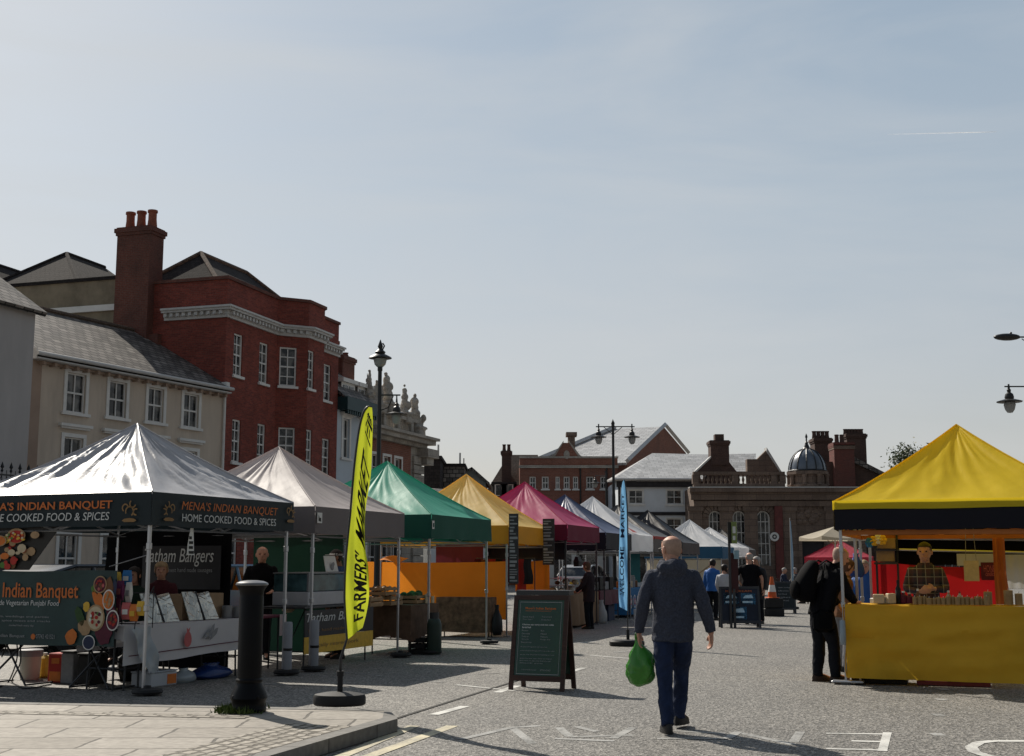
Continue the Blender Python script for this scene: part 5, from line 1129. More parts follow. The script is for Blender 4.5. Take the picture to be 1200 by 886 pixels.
for (dy, dz, an) in ((0, 0, .5), (.07, .02, 1.0), (.12, -.01, .7)):
    q.slab([(0, y + dy + .12*u*cos(an) - v*sin(an), z + dz + .12*u*sin(an) + v*cos(an)) for u, v in ((-.8, 0), (0, .035), (.8, .03), (1.2, 0), (.6, -.035), (-.3, -.02))], (1, 0, 0), .002 + .002*dy*10)
q.build('chilli_print', cm('grey'), co1, loc=(tx1 + .075, 0, 0))
q = MB(); q.grid(lambda u, v: (tx1 + .062 + .012*sin(u*14), ty0 + .02 + (ty1 - ty0 - .04)*u, .41 + .06*u + .012*v), 20, 1); q.build('hem_stripe', cm('plum'), co1)
# clear plastic sheet hanging off the near corner
M_CLEAR = mat('cloudy_plastic', (.50, .55, .58), rough=.15, var=.1, spec=.6, transl=.4)
q = MB(); q.grid(lambda u, v: (tx1 + .10 + .03*sin(u*8 + v*3) + .05*u, ty0 + .0 + .36*v*(1 - .3*u) + .45*u*.6, .74 - .54*u + .02*sin(v*9)), 10, 8)
tag(q.build('plastic_sheet', M_CLEAR, None, smooth=True, loc=F.o, rz=F.rz), 'clear plastic sheet hanging off the near corner of the white cloth', 'plastic sheet')
# display easels of foil backed pictures, pans, packets
M_FOIL = canopy_mat('foil_paper', (.50, .46, .39), 0, .16, .9, .9, var=.45); M_FOIL.node_tree.nodes['Principled BSDF'].inputs['Metallic'].default_value = .75
for (pa, pb, py0, py1, lab) in ((173, 212, 696, 733, 'shiny foil picture board leaning on the white cloth near the pole'), (222, 258, 694, 731, 'shiny foil picture board leaning beside the cardboard box')):
    xx = tx1 - .12; y0, z1 = F.onX(pa, py0, xx); y1, _ = F.onX(pb, py0, xx); z1 = max(z1, 1.05); o = ftg(F, 'picture_board', lab, 'display board', xx, y0, th + .008); L = y1 - y0; h = z1 - th - .01
    for k in range(2):
        q = MB(); a = L*(.5*k) + .01; b = L*(.5*k + .47); q.slab([(.0, a, 0), (.0, b, 0), (-.16, b - .04*k, h), (-.16, a + .02, h - .03*k)], (1, 0, .3), .012); q.build('panel', M_FOIL, o)
        q = MB(); q.tube([(-.16, (a+b)/2, h*.9), (-.30, (a+b)/2, .005)], .008, 5); q.build('strut', M_DKMET, o)
    q = MB(); q.tube([(.02, L*.49, .0), (-.15, L*.49, h)], .012, 5); q.build('edge_strip', M_DKMET, o)
x = tx1 - .42; y0, z1 = F.onX(206, 681, x); y1, _ = F.onX(254, 681, x); box_thing(F, 'cardboard_box', 'open cardboard box behind the foil picture boards', 'box', x, (y0+y1)/2, th + .006, .25, y1 - y0, .34, M_CARD, bev=.004)
for (px_, r_, h_, lab) in ((266, .07, .17, 'grey steel pan standing by the foil boards'), (279, .11, .15, 'wide grey cooking pot with handles behind the bollard')):
    y = F.onX(px_, 715, tx1 - .2)[0]; o = ftg(F, 'cooking_pot', lab, 'pot', tx1 - .2, y, th + .006); q = MB(); q.lathe([(0, 0), (r_*.9, 0), (r_, .02), (r_, h_), (r_*.93, h_), (r_*.93, .03), (0, .025)], 18); q.build('bowl', M_STEELG, o, smooth=40)
    for s_ in (-1, 1): q = MB(); q.tube([(0, s_*r_, h_*.7), (0, s_*(r_ + .04), h_*.8), (0, s_*(r_ + .04), h_*.9), (0, s_*r_, h_*.92)], .008, 5); q.build('handle', M_STEELG, o)
for k, (px_, py_, w_, h_, c_, lab) in enumerate(((137, 679, .10, .18, 'yellow', 'yellow spice packet standing at the back of the packet rack'), (149, 677, .11, .18, 'blue', 'bright blue packet standing at the back of the packet rack'), (141, 692, .10, .24, 'purple', 'purple spice packet in the middle of the packet rack'), (151, 694, .08, .24, 'white', 'white spice packet beside the purple one'), (148, 716, .11, .20, 'pink', 'pink spice packet in front of the rack'), (157, 718, .11, .20, 'orange', 'orange spice packet leaning in front of the rack'), (165, 713, .10, .17, 'yellow', 'yellow spice packet lying against the tent pole'), (137, 715, .09, .28, 'plum', 'dark red spice packet beside the plate pictures'))):
    yv = -1.5 + .30 + .05*(1 if py_ < 690 else 0) - (.0 if py_ < 700 else .12); x_, z_ = F.onY(px_, py_, yv); o = ftg(F, 'spice_packet', lab, 'packet', x_, yv, z_ - h_/2, group='spice packets on the rack', turn=.15*sin(k*2))
    q = MB(); q.rings([[(-w_/2, -.004, 0), (w_/2, -.004, 0), (w_/2, .004, 0), (-w_/2, .004, 0)], [(-w_/2, -.028, h_*.4), (w_/2, -.028, h_*.4), (w_/2, .028, h_*.4), (-w_/2, .028, h_*.4)], [(-w_*.48, -.02, h_*.75), (w_*.48, -.02, h_*.75), (w_*.48, .02, h_*.75), (-w_*.48, .02, h_*.75)], [(-w_*.5, -.003, h_), (w_*.5, -.003, h_), (w_*.5, .003, h_), (-w_*.5, .003, h_)]]); q.build('pouch', cm(c_), o)
    q = MB(); q.box(-w_*.32, -.034, h_*.3, w_*.32, -.029, h_*.6); q.build('label_patch', cm(['cream', 'white', 'pink', 'grey', 'white', 'yellow', 'cream', 'tan'][k]), o)
# wire rack carrying the packets
xa, xb = F.onY(132, 700, -1.15)[0], F.onY(168, 700, -1.15)[0]; o = ftg(F, 'wire_rack', 'black tiered wire rack holding the spice packets', 'rack', (xa+xb)/2, -1.12, .74); L = (xb - xa)/2; q = MB()
for (yy_, zz) in ((-.16, .06), (-.04, .18), (.08, .42)): q.tube([(-L, yy_, zz), (L, yy_, zz)], .006, 5); q.tube([(-L, yy_ + .08, zz), (L, yy_ + .08, zz)], .006, 5)
for s_ in (-L, L): q.tube([(s_, -.17, 0), (s_, -.16, .06), (s_, .16, .5), (s_, .16, 0)], .007, 5)
q.build('wires', M_DKMET, o)
# under the white cloth
y, z = F.onX(192, 803, tx1 - .1); o = box_thing(F, 'plastic_crate', 'pale plastic crate with an orange label under the white cloth', 'crate', tx1 - .15, F.onX(192, 803, tx1)[0], 0, .3, .52, .17, mat('pale_plastic', (.45, .47, .50), rough=.35, var=.1), lid=.02)
q = MB(); q.box(.151, .06, .02, .153, .24, .14); q.build('label_patch', cm('orange'), o)
def sack(name, label, cat, F, x, y, z, w, d, h, m, seed=0, group=None):
    q = MB(); n = 16; rs = []
    for i in range(9):
        t = i/8; k = [.75, 1.0, 1.05, 1.0, .9, .72, .5, .32, .4][i]; rs.append([(w/2*k*cos(a)*(1 + .28*mnoise.noise(V((cos(a)*2 + seed, sin(a)*2, t*3)))), d/2*k*sin(a)*(1 + .28*mnoise.noise(V((cos(a)*2, sin(a)*2 + seed, t*3 + 5)))), h*t + .02*mnoise.noise(V((a, t*4, seed)))) for a in [2*pi*j/n for j in range(n)]])
    q.rings(rs); w_ = F.w(x, y, z); return tag(q.build(name, m, None, smooth=True, loc=w_, rz=F.rz), label, cat, group)
sack('carrier_bag', 'crumpled blue plastic bag on the ground under the white cloth', 'bag', F, tx1 - .15, F.onX(258, 788, tx1)[0], 0, .4, .75, .2, canopy_mat('blue_plastic', (.010, .04, .17), .1, .3, .5, .6), 2)
sack('carrier_bag', 'clear plastic bag beside the pale crate under the white cloth', 'bag', F, tx1 - .1, F.onX(222, 798, tx1)[0], 0, .25, .45, .18, M_CLEAR, 5)
# guy line and black back wall with the neighbour's banner
q = MB(); a = F.onY(128, 664, -1.3); q.tube([(a[0], -1.3, a[1]), (1.46, -1.46, F.onY(172, 650, -1.46)[1])], .006, 5); tag(q.build('tie_cord', cm('grey'), None, loc=F.o, rz=F.rz), 'thin cord tied from the banner to the silver stall pole', 'cord')
yw = 1.5 - .06; wx0, wx1 = F.onY(122, 640, yw)[0], F.onY(272, 640, yw)[0]; q = MB()
q.grid(lambda u, v: (wx0 + (wx1-wx0)*u + .16*(1-u)*(v - .5)*(1), yw + .02*sin(u*16), .05 + 1.93*v), 24, 8); tag(q.build('black_sidewall', M_BLACKF, None, smooth=True, loc=F.o, rz=F.rz), 'black fabric side wall hung behind the silver stall', 'side wall')
o = ftg(F, 'sausage_banner', 'dark grey banner with pale italic lettering on the black side wall', 'banner', 0, yw - .05, 0); bb_ = lambda px, py: F.onY(px, py, yw - .05)
a, b = bb_(168, 640), bb_(258, 691); q = MB(); q.box(a[0], -.006, b[1], b[0], .0, a[1]); q.build('sheet', mat('banner_charcoal', (.022, .022, .026), rough=.5, var=.2), o)
q = MB(); text_y(q, 'Tatham Bangers', bb_(170, 650)[0], bb_(251, 650)[0], bb_(200, 664)[1], bb_(200, 643)[1], -.010, shear=.22); q.build('title', M_LETW, o)
q = MB(); text_y(q, 'finest hand made sausages', bb_(196, 670)[0], bb_(249, 670)[0], bb_(200, 672)[1], bb_(200, 665.5)[1], -.010); q.build('subtitle', M_LETG, o)
# ------------------------------------------------------------------ sausage stall (warm grey)
F = row[2]; yw = 1.5 - .05; X = lambda px, py=650, y=yw: F.onY(px, py, y)
q = MB(); a, b = X(297)[0], X(402)[0]; q.grid(lambda u, v: (a + (b-a)*u, yw + .02*sin(u*12), .05 + 1.95*v), 24, 6); tag(q.build('green_sidewall', cloth('dark_green_fabric', (.008, .035, .022), .15), None, smooth=True, loc=F.o, rz=F.rz), 'dark green fabric side wall behind the sausage stall', 'side wall')
tx = 1.5 - .20; ty0, ty1 = F.onX(357, 720, tx)[0], F.onX(436, 700, tx)[0]
table(F, tx - .7, ty0, tx, ty1, .90, 'counter table behind the sausage stall banner', m=M_DKMET)
o = ftg(F, 'counter_banner', 'black and yellow sausage banner hung on the counter front', 'banner', tx + .03, 0, 0)
cz = lambda px, py: F.onX(px, py, tx + .03); y0, z1 = cz(357, 716); y1, _ = cz(437, 716); zm = cz(357, 747)[1]; z0 = cz(357, 767)[1]
q = MB(); q.box(0, y0, zm, .008, y1, z1); q.build('black_sheet', mat('banner_charcoal', (.022, .022, .026)), o); q = MB(); q.box(0, y0, z0, .008, y1, zm - .002); q.build('yellow_sheet', cm('yellow'), o)
q = MB(); text_x(q, 'Tatham Bangers', y0 + .04, y1 - .25, zm + (z1-zm)*.45, z1 - .04, .0125, shear=.25); q.build('title', M_LETW, o); q = MB(); text_x(q, 'finest hand made sausages', y0 + .1, y1 - .4, zm + .05, zm + .11, .0125); text_x(q, 'locally reared pork', y0 + .25, y1 - .5, z0 + .07, z0 + .14, .0125); q.build('small_print', M_GOLD, o)
# glazed chiller cabinet, jug, sign card, towel, leg weights
o = ftg(F, 'chiller_cabinet', 'glazed counter chiller with a pale front on the sausage stall', 'cabinet', tx - .36, (ty0+ty1)/2 + .05, .905); L = (ty1-ty0)/2 - .15
q = MB(); q.box(-.3, -L, 0, .3, L, .20, bev=.01); q.build('base', mat('cabinet_white', (.40, .40, .42), rough=.4, var=.15), o)
q = MB(); q.box(-.29, -L + .01, .205, .28, L - .01, .46, bev=.01); q.build('glass_front', mat('teal_glass', (.05, .10, .11), rough=.08, var=.5, scale=6, spec=.6), o); q = MB()
for s_ in (-1, 1): q.box(.27, s_*(L - .02) - .015, .2, .30, s_*(L - .02) + .015, .48)
q.box(-.3, -L, .465, .3, L, .485); q.build('rim', M_STEELG, o)
y = F.onX(397, 660, tx - .3)[0]; o = ftg(F, 'picture_card', 'white picture card standing on the chiller', 'card', tx - .2, F.onX(389, 670, tx - .2)[0], 1.395); q = MB(); q.slab([(0, -.2, 0), (0, .2, 0), (-.06, .18, .24), (-.06, -.18, .24)], (1, 0, .2), .01); q.build('card', M_PAPER, o); q = MB(); q.ball((.005, .0, .08), .06, 8, sq=(.15, 1, 1)); q.ball((-.02, .08, .1), .05, 8, sq=(.15, 1, 1)); q.build('picture', cm('grey'), o)
y = F.onX(338, 704, tx - .45)[0]; o = ftg(F, 'white_canister', 'white plastic canister on the near end of the sausage table', 'canister', tx - .45, y, .80); q = MB(); q.box(-.07, -.09, 0, .07, .09, .30, bev=.03); q.build('body', cm('cream'), o); q = MB(); q.tube([(0, -.05, .30), (0, -.04, .36), (0, .05, .36), (0, .06, .30)], .012, 6); q.build('handle', cm('cream'), o)
ny0, ny1 = F.onX(296, 722, tx - .3)[0], ty0 - .1
table(F, tx - .85, ny0, tx - .25, ny1, .79, 'small dark side table with a checked cloth edge behind the bollard', m=cm('plum'))
q = MB(); yy0 = F.onX(328, 718, tx - .22)[0]; q.grid(lambda u, v: (tx - .22 + .01*sin(u*6), yy0 + .2*u, .50 + .30*v), 6, 5); tag(q.build('tea_towel', cloth('pink_towel', (.50, .40, .40), .15), None, smooth=True, loc=F.o, rz=F.rz), 'pinkish tea towel hanging off the side table', 'towel')
for (FF, x, y, lab) in ((row[1], 1.5 - .035, 1.5 - .035, 'pale grey leg weight strapped to the silver stall far leg'), (F, 1.5 - .035, -1.5 + .035, 'pale grey leg weight strapped to the sausage stall front leg')):
    o = ftg(FF, 'leg_weight', lab, 'leg weight', x + .07, y, .03, group='leg weights of the stalls'); q = MB(); q.lathe([(0, 0), (.055, 0), (.06, .02), (.06, .66), (.05, .69), (0, .69)], 14); q.build('tube', mat('grey_canvas', (.30, .31, .34), rough=.8, var=.12), o, smooth=40); q = MB(); q.lathe([(.062, .3), (.064, .3), (.064, .335), (.062, .335)], 14); q.build('strap', cm('black'), o)
q = MB(); a = F.onX(375, 608, 1.56); q.box(1.553, a[0] - .07, 2.10, 1.558, a[0] + .07, 2.25); o = q.build('valance_badge', M_PAPER, None, loc=F.o, rz=F.rz); tag(o, 'small white badge on the corner of the warm grey valance', 'badge'); q = MB(); q.slab([(1.5585, a[0] - .04, 2.13), (1.5585, a[0] + .04, 2.12), (1.5585, a[0] + .03, 2.18), (1.5585, a[0] - .01, 2.17), (1.5585, a[0] - .04, 2.22)], (1, 0, 0), .002); q.build('mark', M_LETK, o)
# ------------------------------------------------------------------ vegetable stall (green)
F = row[3]; tx = 1.5 - .25
M_HESS = mat('hessian', (.115, .070, .045), rough=.95, var=.35, scale=6, bmp=.3, bscale=60)
M_BROCADE = mat('brown_brocade', (.155, .092, .055), rough=.8, var=.55, scale=9)
M_ORANGE = cloth('orange_sheet', (.74, .25, .025), .5, .75)
y0, y1 = -1.75, F.onX(506, 720, tx)[0] + .3
table(F, tx - .8, y0, tx, y1, .80, 'trestle table under the dark hessian of the vegetable stall')
drape('hessian_cloth', M_HESS, F, tx - .82, y0, tx + .01, y1, .825, .22, 'dark brown hessian cloth hanging off the vegetable table', 'tablecloth', amp=.02, n=3, seed=3, zf=lambda i, u: .20 + .12*sin(u*3))
for (px_, py_, zz, w_, h_, lab, fill) in ((428, 700, .83, .5, .16, 'wooden crate of onions nearest the yellow flag', (('brown', 'tan'), 26, .04)), (452, 700, .83, .48, .16, 'plain wooden crate under the stacked one on the vegetable table', (('brown', 'tan', 'orange'), 24, .04)), (445, 690, 1.0, .46, .14, 'wooden crate stacked on two others on the vegetable table', (('tan', 'brown'), 20, .04)), (482, 705, .83, .5, .15, 'wooden crate heaped with green cabbages', (('dgreen', 'green', 'dgreen'), 24, .07))):
    y = F.onX(px_, py_, tx - .35)[0]; crate(F, tx - .35, y, zz, .42, w_, h_, lab, fill=fill)
for k in range(2):
    o = box_thing(F, 'price_ticket', ['small buff price ticket at the end of the cabbage crate', 'small buff price ticket on the corner of the vegetable table'][k], 'ticket', tx - .1 + .05*k, F.onX(506 + 4*k, 705, tx)[0], .83, .03, .09, .16 - .04*k, cm('cream'), bev=.002, group='price tickets')
x, y = 1.5 + .08, -1.5 + .02
o = ftg(F, 'gas_bottle', 'dark green gas bottle standing by the green stall leg', 'gas bottle', x, y); q = MB(); q.lathe([(0, .0), (.11, .0), (.115, .03), (.125, .05), (.125, .50), (.10, .58), (.05, .62), (0, .62)], 20); q.build('cylinder', mat('gas_green', (.03, .05, .04), rough=.5, var=.25), o, smooth=40); q = MB(); q.lathe([(.07, .58), (.08, .58), (.08, .70), (.07, .70), (.07, .60)], 14); q.tube([(0, 0, .62), (0, 0, .68)], .02, 8); q.build('valve_guard', M_DKMET, o)
crate(F, 1.5 - .20, -1.42, 0, .30, .36, .28, 'black slatted crate on the ground beside the gas bottle', m=cm('black'))
y2, y3 = F.onX(516, 708, tx)[0] + .25, F.onX(577, 705, tx)[0]
F4 = row[4]
y0 = -1.05; xa, xb = F4.onY(512, 706, -2.0)[0], F4.onY(574, 706, -2.0)[0]
table(F4, xa, -2.0, xb, -1.60, .80, 'trestle table under the brown patterned cloth')
drape('patterned_cloth', M_BROCADE, F4, xa - .01, -2.02, xb + .01, -1.59, .825, .10, 'brown patterned cloth over the table in front of the orange sheet', 'tablecloth', amp=.012, n=2, seed=7)
q = MB(); xx = F4.onY(577, 720, -2.05)[0]; sack('black_sack', 'black sack hanging at the end of the patterned table', 'bag', F4, xx + .05, -1.9, .05, .22, .3, .62, cm('black'), 3)
yv = -1.5 + .04; zt = F4.onY(520, 658, yv)[1]; xa, xb = F4.onY(424, 660, yv)[0], F4.onY(593, 660, yv)[0]; q = MB()
q.grid(lambda u, v: (xa + (xb-xa)*u, yv + .03*sin(u*8)*(1-v) + .012*sin(u*25), (.62 - .28*u) + (zt - .62 + .28*u)*v - .05*sin(pi*u)*v*.5), 34, 8)
tag(q.build('orange_sidewall', M_ORANGE, None, smooth=True, loc=F4.o, rz=F4.rz), 'long orange sheet tied across the side of the mustard stall', 'side wall')
q = MB(); a = F4.onY(446, 655, yv - .5); q.grid(lambda u, v: (a[0] + .55*u - .1, yv - .5 + .5*v, a[1] - .05 + .10*v + .03*sin(u*5)), 6, 4); tag(q.build('orange_flap', M_ORANGE, None, smooth=True, loc=F4.o, rz=F4.rz), 'folded flap of orange sheet behind the green stall leg', 'sheet')
q = MB(); xa, za = F4.onY(511, 629, 1.35); xb, zb2 = F4.onY(566, 661, 1.35); q.grid(lambda u, v: (xa + (xb-xa)*u, 1.35 + .02*sin(u*14), .3 + (za - .3)*v), 14, 4); tag(q.build('maroon_sidewall', cloth('maroon_wall', (.11, .02, .035), .2), None, smooth=True, loc=F4.o, rz=F4.rz), 'dim maroon sheet hung inside the mustard stall above the orange sheet', 'side wall')
F5 = row[5]; q = MB(); xa, za = F5.onY(570, 631, -1.25); xb, zb2 = F5.onY(664, 656, -1.25); q.grid(lambda u, v: (xa + (xb-xa)*u, -1.25 + .02*sin(u*17), zb2 + (za - zb2)*v), 14, 3); tag(q.build('navy_sidewall', M_NAVYV, None, smooth=True, loc=F5.o, rz=F5.rz), 'dark navy strip of side wall under the maroon gazebo edge', 'side wall')
# narrow printed banners on the mustard stall corners
M_CHAR = mat('slate_print', (.045, .045, .048), rough=.7, var=.4, scale=10)
for k, (y, px0, px1, py0, py1, lab) in enumerate(((-1.5 - .10, 596.5, 607.5, 602, 684, 'narrow dark printed banner on the near corner of the mustard stall'), (1.02, 636, 650, 608, 662, 'narrow dark printed banner on the far corner of the mustard stall'))):
    o = ftg(F4, 'narrow_banner', lab, 'banner', 0, y, 0, group='narrow banners of the mustard stall'); xa, z1 = F4.onY(px0, py0, y); xb, z0 = F4.onY(px1, py1, y); q = MB(); q.box(xa, -.008, z0, xb, .008, z1); q.build('sheet', M_CHAR, o); rnd = random.Random(k); q = MB(); z = z1 - .05
    while z > z0 + .05:
        h = rnd.choice([.02, .03, .05]); l_ = rnd.uniform(.4, .95); q.box(xa + .02, -.0115, z - h, xa + (xb-xa)*l_, -.009, z); z -= h + rnd.choice([.03, .05])
    q.build('print', M_LETG, o)
F5 = row[5]; yv = -1.5 - .05; q = MB(); xa, zt = F5.onY(604, 659, yv); xb, zb = F5.onY(644, 693, yv); q.grid(lambda u, v: (xa + (xb-xa)*u, yv + .02*sin(u*9), zb + (zt-zb)*v + .05*u*v - .15*(1-u)*v*0), 12, 5); tag(q.build('orange_sidewall', M_ORANGE, None, smooth=True, loc=F5.o, rz=F5.rz), 'short bright orange sheet between the two narrow banners', 'side wall')
q = MB(); rnd = random.Random(8); xa, zt = F5.onY(606, 645, yv + .4); o = ftg(F5, 'clothes_rail', 'rail of dark red garments hanging inside the mustard stall', 'clothes rail', xa, yv - 1.1, 0); q.tube([(-.5, 0, 0), (-.5, 0, 1.65), (.9, 0, 1.65), (.9, 0, 0)], .015, 6); q.build('rail', M_DKMET, o)
for k in range(8):
    q = MB(); x = -.45 + .17*k; L = .5 + .3*rnd.random(); q.grid(lambda u, v: (x + .02*sin(v*6) + .13*(u-.5)*(1.2 - .4*v), .02*sin(u*9) + .22*(u - .5), 1.63 - L + L*v), 5, 6); g_ = q.build('garment', cloth('garment_' + ['plum', 'brown', 'red', 'black'][k % 4], CX_[['plum', 'brown', 'red', 'black'][k % 4]], .1), o, smooth=True)
# ------------------------------------------------------------------ maroon stall: bread table
F = row[5]; tx = 1.5 - .1; y0, y1 = F.onX(667, 700, tx)[0], F.onX(701, 700, tx)[0]
table(F, tx - .75, y0, tx, y1, .80, 'trestle table under the pleated tan cloth')
drape('pleated_cloth', mat('tan_pleated', (.29, .18, .105), rough=.85, var=.12, transl=.1), F, tx - .77, y0, tx + .01, y1, .825, .06, 'pleated tan cloth round the table under the maroon gazebo', 'tablecloth', amp=.03, n=4, seed=1)
o = ftg(F, 'display_case', 'low glazed case of round loaves on the tan cloth table', 'display case', tx - .35, (y0+y1)/2, .83); L = (y1-y0)/2 - .1; q = MB()
for s_ in (-1, 1):
    for t in (-1, 1): q.box(t*.28 - .01, s_*L - .01, 0, t*.28 + .01, s_*L + .01, .34)
q.box(-.29, -L, .34, .29, L, .352); q.box(-.29, -L, .17, .29, L, .178); q.build('frame', M_ALU, o); rnd = random.Random(4)
for k in range(14):
    q = MB(); r_ = rnd.uniform(.07, .11); q.ball((0, 0, r_*.7), r_, 10, 0, (1, 1, .7), 6); q.build('loaf', cm(rnd.choice(['white', 'cream', 'brown', 'tan'])), o, smooth=True, loc=(.12*(-1 if k % 2 else 1), -L + .12 + (2*L - .24)*(k//2)/6, .005 if k % 4 < 2 else .19))
a = F.onX(677, 640, 1.45); o = ftg(F, 'hanging_handbag', 'black handbag hanging from the maroon gazebo edge', 'handbag', 1.45, a[0], F.onX(677, 664, 1.45)[1]); q = MB(); q.rings([[(x*.06, y*.16, 0) for x, y in ((-1, -1), (1, -1), (1, 1), (-1, 1))], [(x*.07, y*.17, .12) for x, y in ((-1, -1), (1, -1), (1, 1), (-1, 1))], [(x*.03, y*.13, .24) for x, y in ((-1, -1), (1, -1), (1, 1), (-1, 1))]]); q.build('bag', cm('black'), o); q = MB(); q.tube([(0, -.07, .23), (0, -.06, .36), (0, 0, .42), (0, .06, .36), (0, .07, .23)], .010, 6); q.build('strap', cm('black'), o)
sack('carrier_bag', 'white plastic bag on the ground at the end of the tan cloth table', 'bag', F, tx + .05, y1 + .12, 0, .3, .3, .6, mat('white_bag', (.55, .55, .55), rough=.4, var=.1, transl=.3), 9)
# ------------------------------------------------------------------ navy, white and charcoal stalls
F = row[6]; tx = 1.3; table(F, tx - .7, -1.3, tx, 1.1, .80, 'trestle table under the dim plum cloth'); drape('plum_cloth', cm('plum'), F, tx - .72, -1.32, tx + .01, 1.12, .825, .45, 'dim plum cloth on the table under the navy gazebo', 'tablecloth', amp=.015, n=3)
for k in range(4): box_thing(F, 'dark_bottle_crate', ['black crate at the near end of the navy stall table', 'tall black crate second along the navy stall table', 'grey crate third along the navy stall table', 'black crate at the far end of the navy stall table'][k], 'crate', tx - .35, -1.0 + .55*k, .83, .4, .42, .22 + .12*(k % 2), cm(['black', 'black', 'grey', 'black'][k]), group='crates on the navy stall table')
box_thing(F, 'blue_tub', 'navy blue storage tub under the navy stall table', 'tub', tx - .3, -.9, 0, .5, .6, .42, cm('navy'), lid=.03)
box_thing(F, 'blue_tub', 'navy blue storage tub further back under the plum cloth', 'tub', tx - .3, .2, 0, .5, .7, .40, cm('navy'), lid=.03)
F = row[7]; tx = 1.35; table(F, tx - .7, -1.45, tx, 1.1, .80, 'trestle table behind the blue printed cloth')
co2 = drape('blue_cloth', cloth('blue_print_cloth', (.03, .16, .36), .1), F, tx - .72, -1.47, tx + .01, 1.12, .825, .08, 'blue printed cloth with ring patterns under the white gazebo', 'tablecloth', amp=.01, n=2)
q = MB(); 
for k in range(5):
    yy_ = -1.25 + .5*k
    for (r0, mi, d) in ((.19, 1, 0), (.15, 0, .003), (.10, 2, .006), (.05, 1, .009)): q.disc((tx + .085 + d, yy_, .45), r0, mi, 16, 'x', .002)
q.build('ring_print', [cm('blue'), cm('white'), cm('pink')], co2)
box_thing(F, 'white_carton', 'white carton on the ground beside the blue printed cloth', 'carton', tx + .35, -1.3, 0, .3, .3, .25, M_PAPER)
for k in range(7):
    lab = ['orange jar nearest the front on the blue cloth table', 'tall black tin on the blue cloth table', 'white jar on the blue cloth table', 'tall red tin on the blue cloth table', 'cream jar near the far end of the blue cloth table', 'short grey tin near the far end of the blue cloth', 'tall brown tin at the far end of the blue cloth'][k]
    o = ftg(F, 'jar', lab, 'jar', tx - .25, -1.25 + .34*k, .83, group='jars on the blue cloth table'); q = MB(); h = .22 + .14*(k % 2); q.lathe([(0, 0), (.085, 0), (.09, .02), (.09, h*.85), (.06, h*.9), (0, h*.9)], 12); q.build('body', cm(['orange', 'black', 'white', 'red', 'cream', 'grey', 'brown'][k]), o, smooth=40); q = MB(); q.lathe([(.065, h*.9), (.07, h*.91), (.07, h), (0, h)], 12); q.build('lid', cm('grey'), o)
F = row[8]; q = MB(); yv = -1.2; xa, xb = .35, 1.0; q.grid(lambda u, v: (xa + (xb-xa)*u, yv + .02*sin(u*9), .95 + .95*v), 8, 5); tag(q.build('teal_cloth', cloth('teal_cloth_m', (.03, .13, .15), .25), None, smooth=True, loc=F.o, rz=F.rz), 'teal cloth hanging inside the charcoal gazebo', 'cloth')
tx = 1.3; table(F, tx - .7, -1.3, tx, 1.2, .8, 'bare trestle table under the charcoal gazebo', m=cm('grey'))
F = row[10]; q = MB(); yv = -1.5 + .05; q.grid(lambda u, v: (-1.45 + 2.9*u, yv + .02*sin(u*14), .08 + 1.66*v), 20, 6); pn = tag(q.build('cream_sidewall', cloth('cream_wall_cloth', (.50, .44, .33), .35), None, smooth=True, loc=F.o, rz=F.rz), 'cream side wall of the blue-edged gazebo behind the couple', 'side wall')
q = MB()
for a, b in (((-.2, 1.7), (.9, .3)), ((.2, .9), (1.2, 1.6)), ((-1, 1.7), (0, .7))): q.tube([(a[0], yv - .03, a[1]), (b[0], yv - .03, b[1])], .018, 5)
q.build('strut', M_WOODP, pn)
tx = 1.3

# small white badge on the green valance, cables trailing under the food banner
F = row[3]; a = F.onX(508, 615, 1.56); q = MB(); q.box(1.553, a[0] - .04, a[1] - .07, 1.558, a[0] + .05, a[1] + .07); o = q.build('valance_badge', M_PAPER, None, loc=F.o, rz=F.rz); tag(o, 'small white badge on the green gazebo valance', 'badge'); q = MB(); q.box(1.559, a[0] - .02, a[1] - .04, 1.562, a[0] + .03, a[1] + .03); q.build('mark', M_GREENV, o)
F = row[1]
for k, pts in enumerate(([(2, 770), (16, 742), (20, 770), (10, 800), (0, 806)], [(22, 742), (24, 775), (14, 800), (30, 808), (60, 803)], [(120, 760), (112, 785), (104, 806), (140, 808), (165, 800)])):
    q = MB(); pp = []
    for (px_, py_) in pts:
        if py_ > 794: w_ = G(px_, py_); pp.append((w_.x, w_.y, .012))
        else: x, z = F.onY(px_, py_, -1.25); w_ = F.w(x, -1.25, z); pp.append(tuple(w_))
    sm = []
    for i in range(len(pp) - 1):
        p0, p1, p2, p3 = [V(pp[max(0, min(len(pp) - 1, j))]) for j in (i - 1, i, i + 1, i + 2)]
        for m_ in range(6): t = m_/6; sm.append(.5*((2*p1) + (p2 - p0)*t + (2*p0 - 5*p1 + 4*p2 - p3)*t*t + (3*p1 - p0 - 3*p2 + p3)*t**3))
    q.tube(sm + [V(pp[-1])], .009, 5); tag(q.build('power_cable', M_RUBBER, None, smooth=True), ['black cable looping down at the far left under the food banner', 'black cable trailing past the white bucket', 'black cable running to the silver stall front pole'][k], 'cable')
for (x0_, x1_) in ((-1.2, -.55), (.15, .75)):
    q = MB(); q.tube([(x0_, -1.22, .02), (x1_, -1.05, .70)], .014, 6); q.tube([(x1_, -1.22, .02), (x0_, -1.05, .70)], .014, 6); q.tube([(x0_, -1.22, .02), (x0_, -.75, .02)], .012, 6); q.tube([(x1_, -1.22, .02), (x1_, -.75, .02)], .012, 6)
    tag(q.build('folding_stand', M_DKMET, None, loc=F.o, rz=F.rz), 'crossed dark folding stand under the ' + ('left' if x0_ < 0 else 'right') + ' half of the food banner', 'stand')
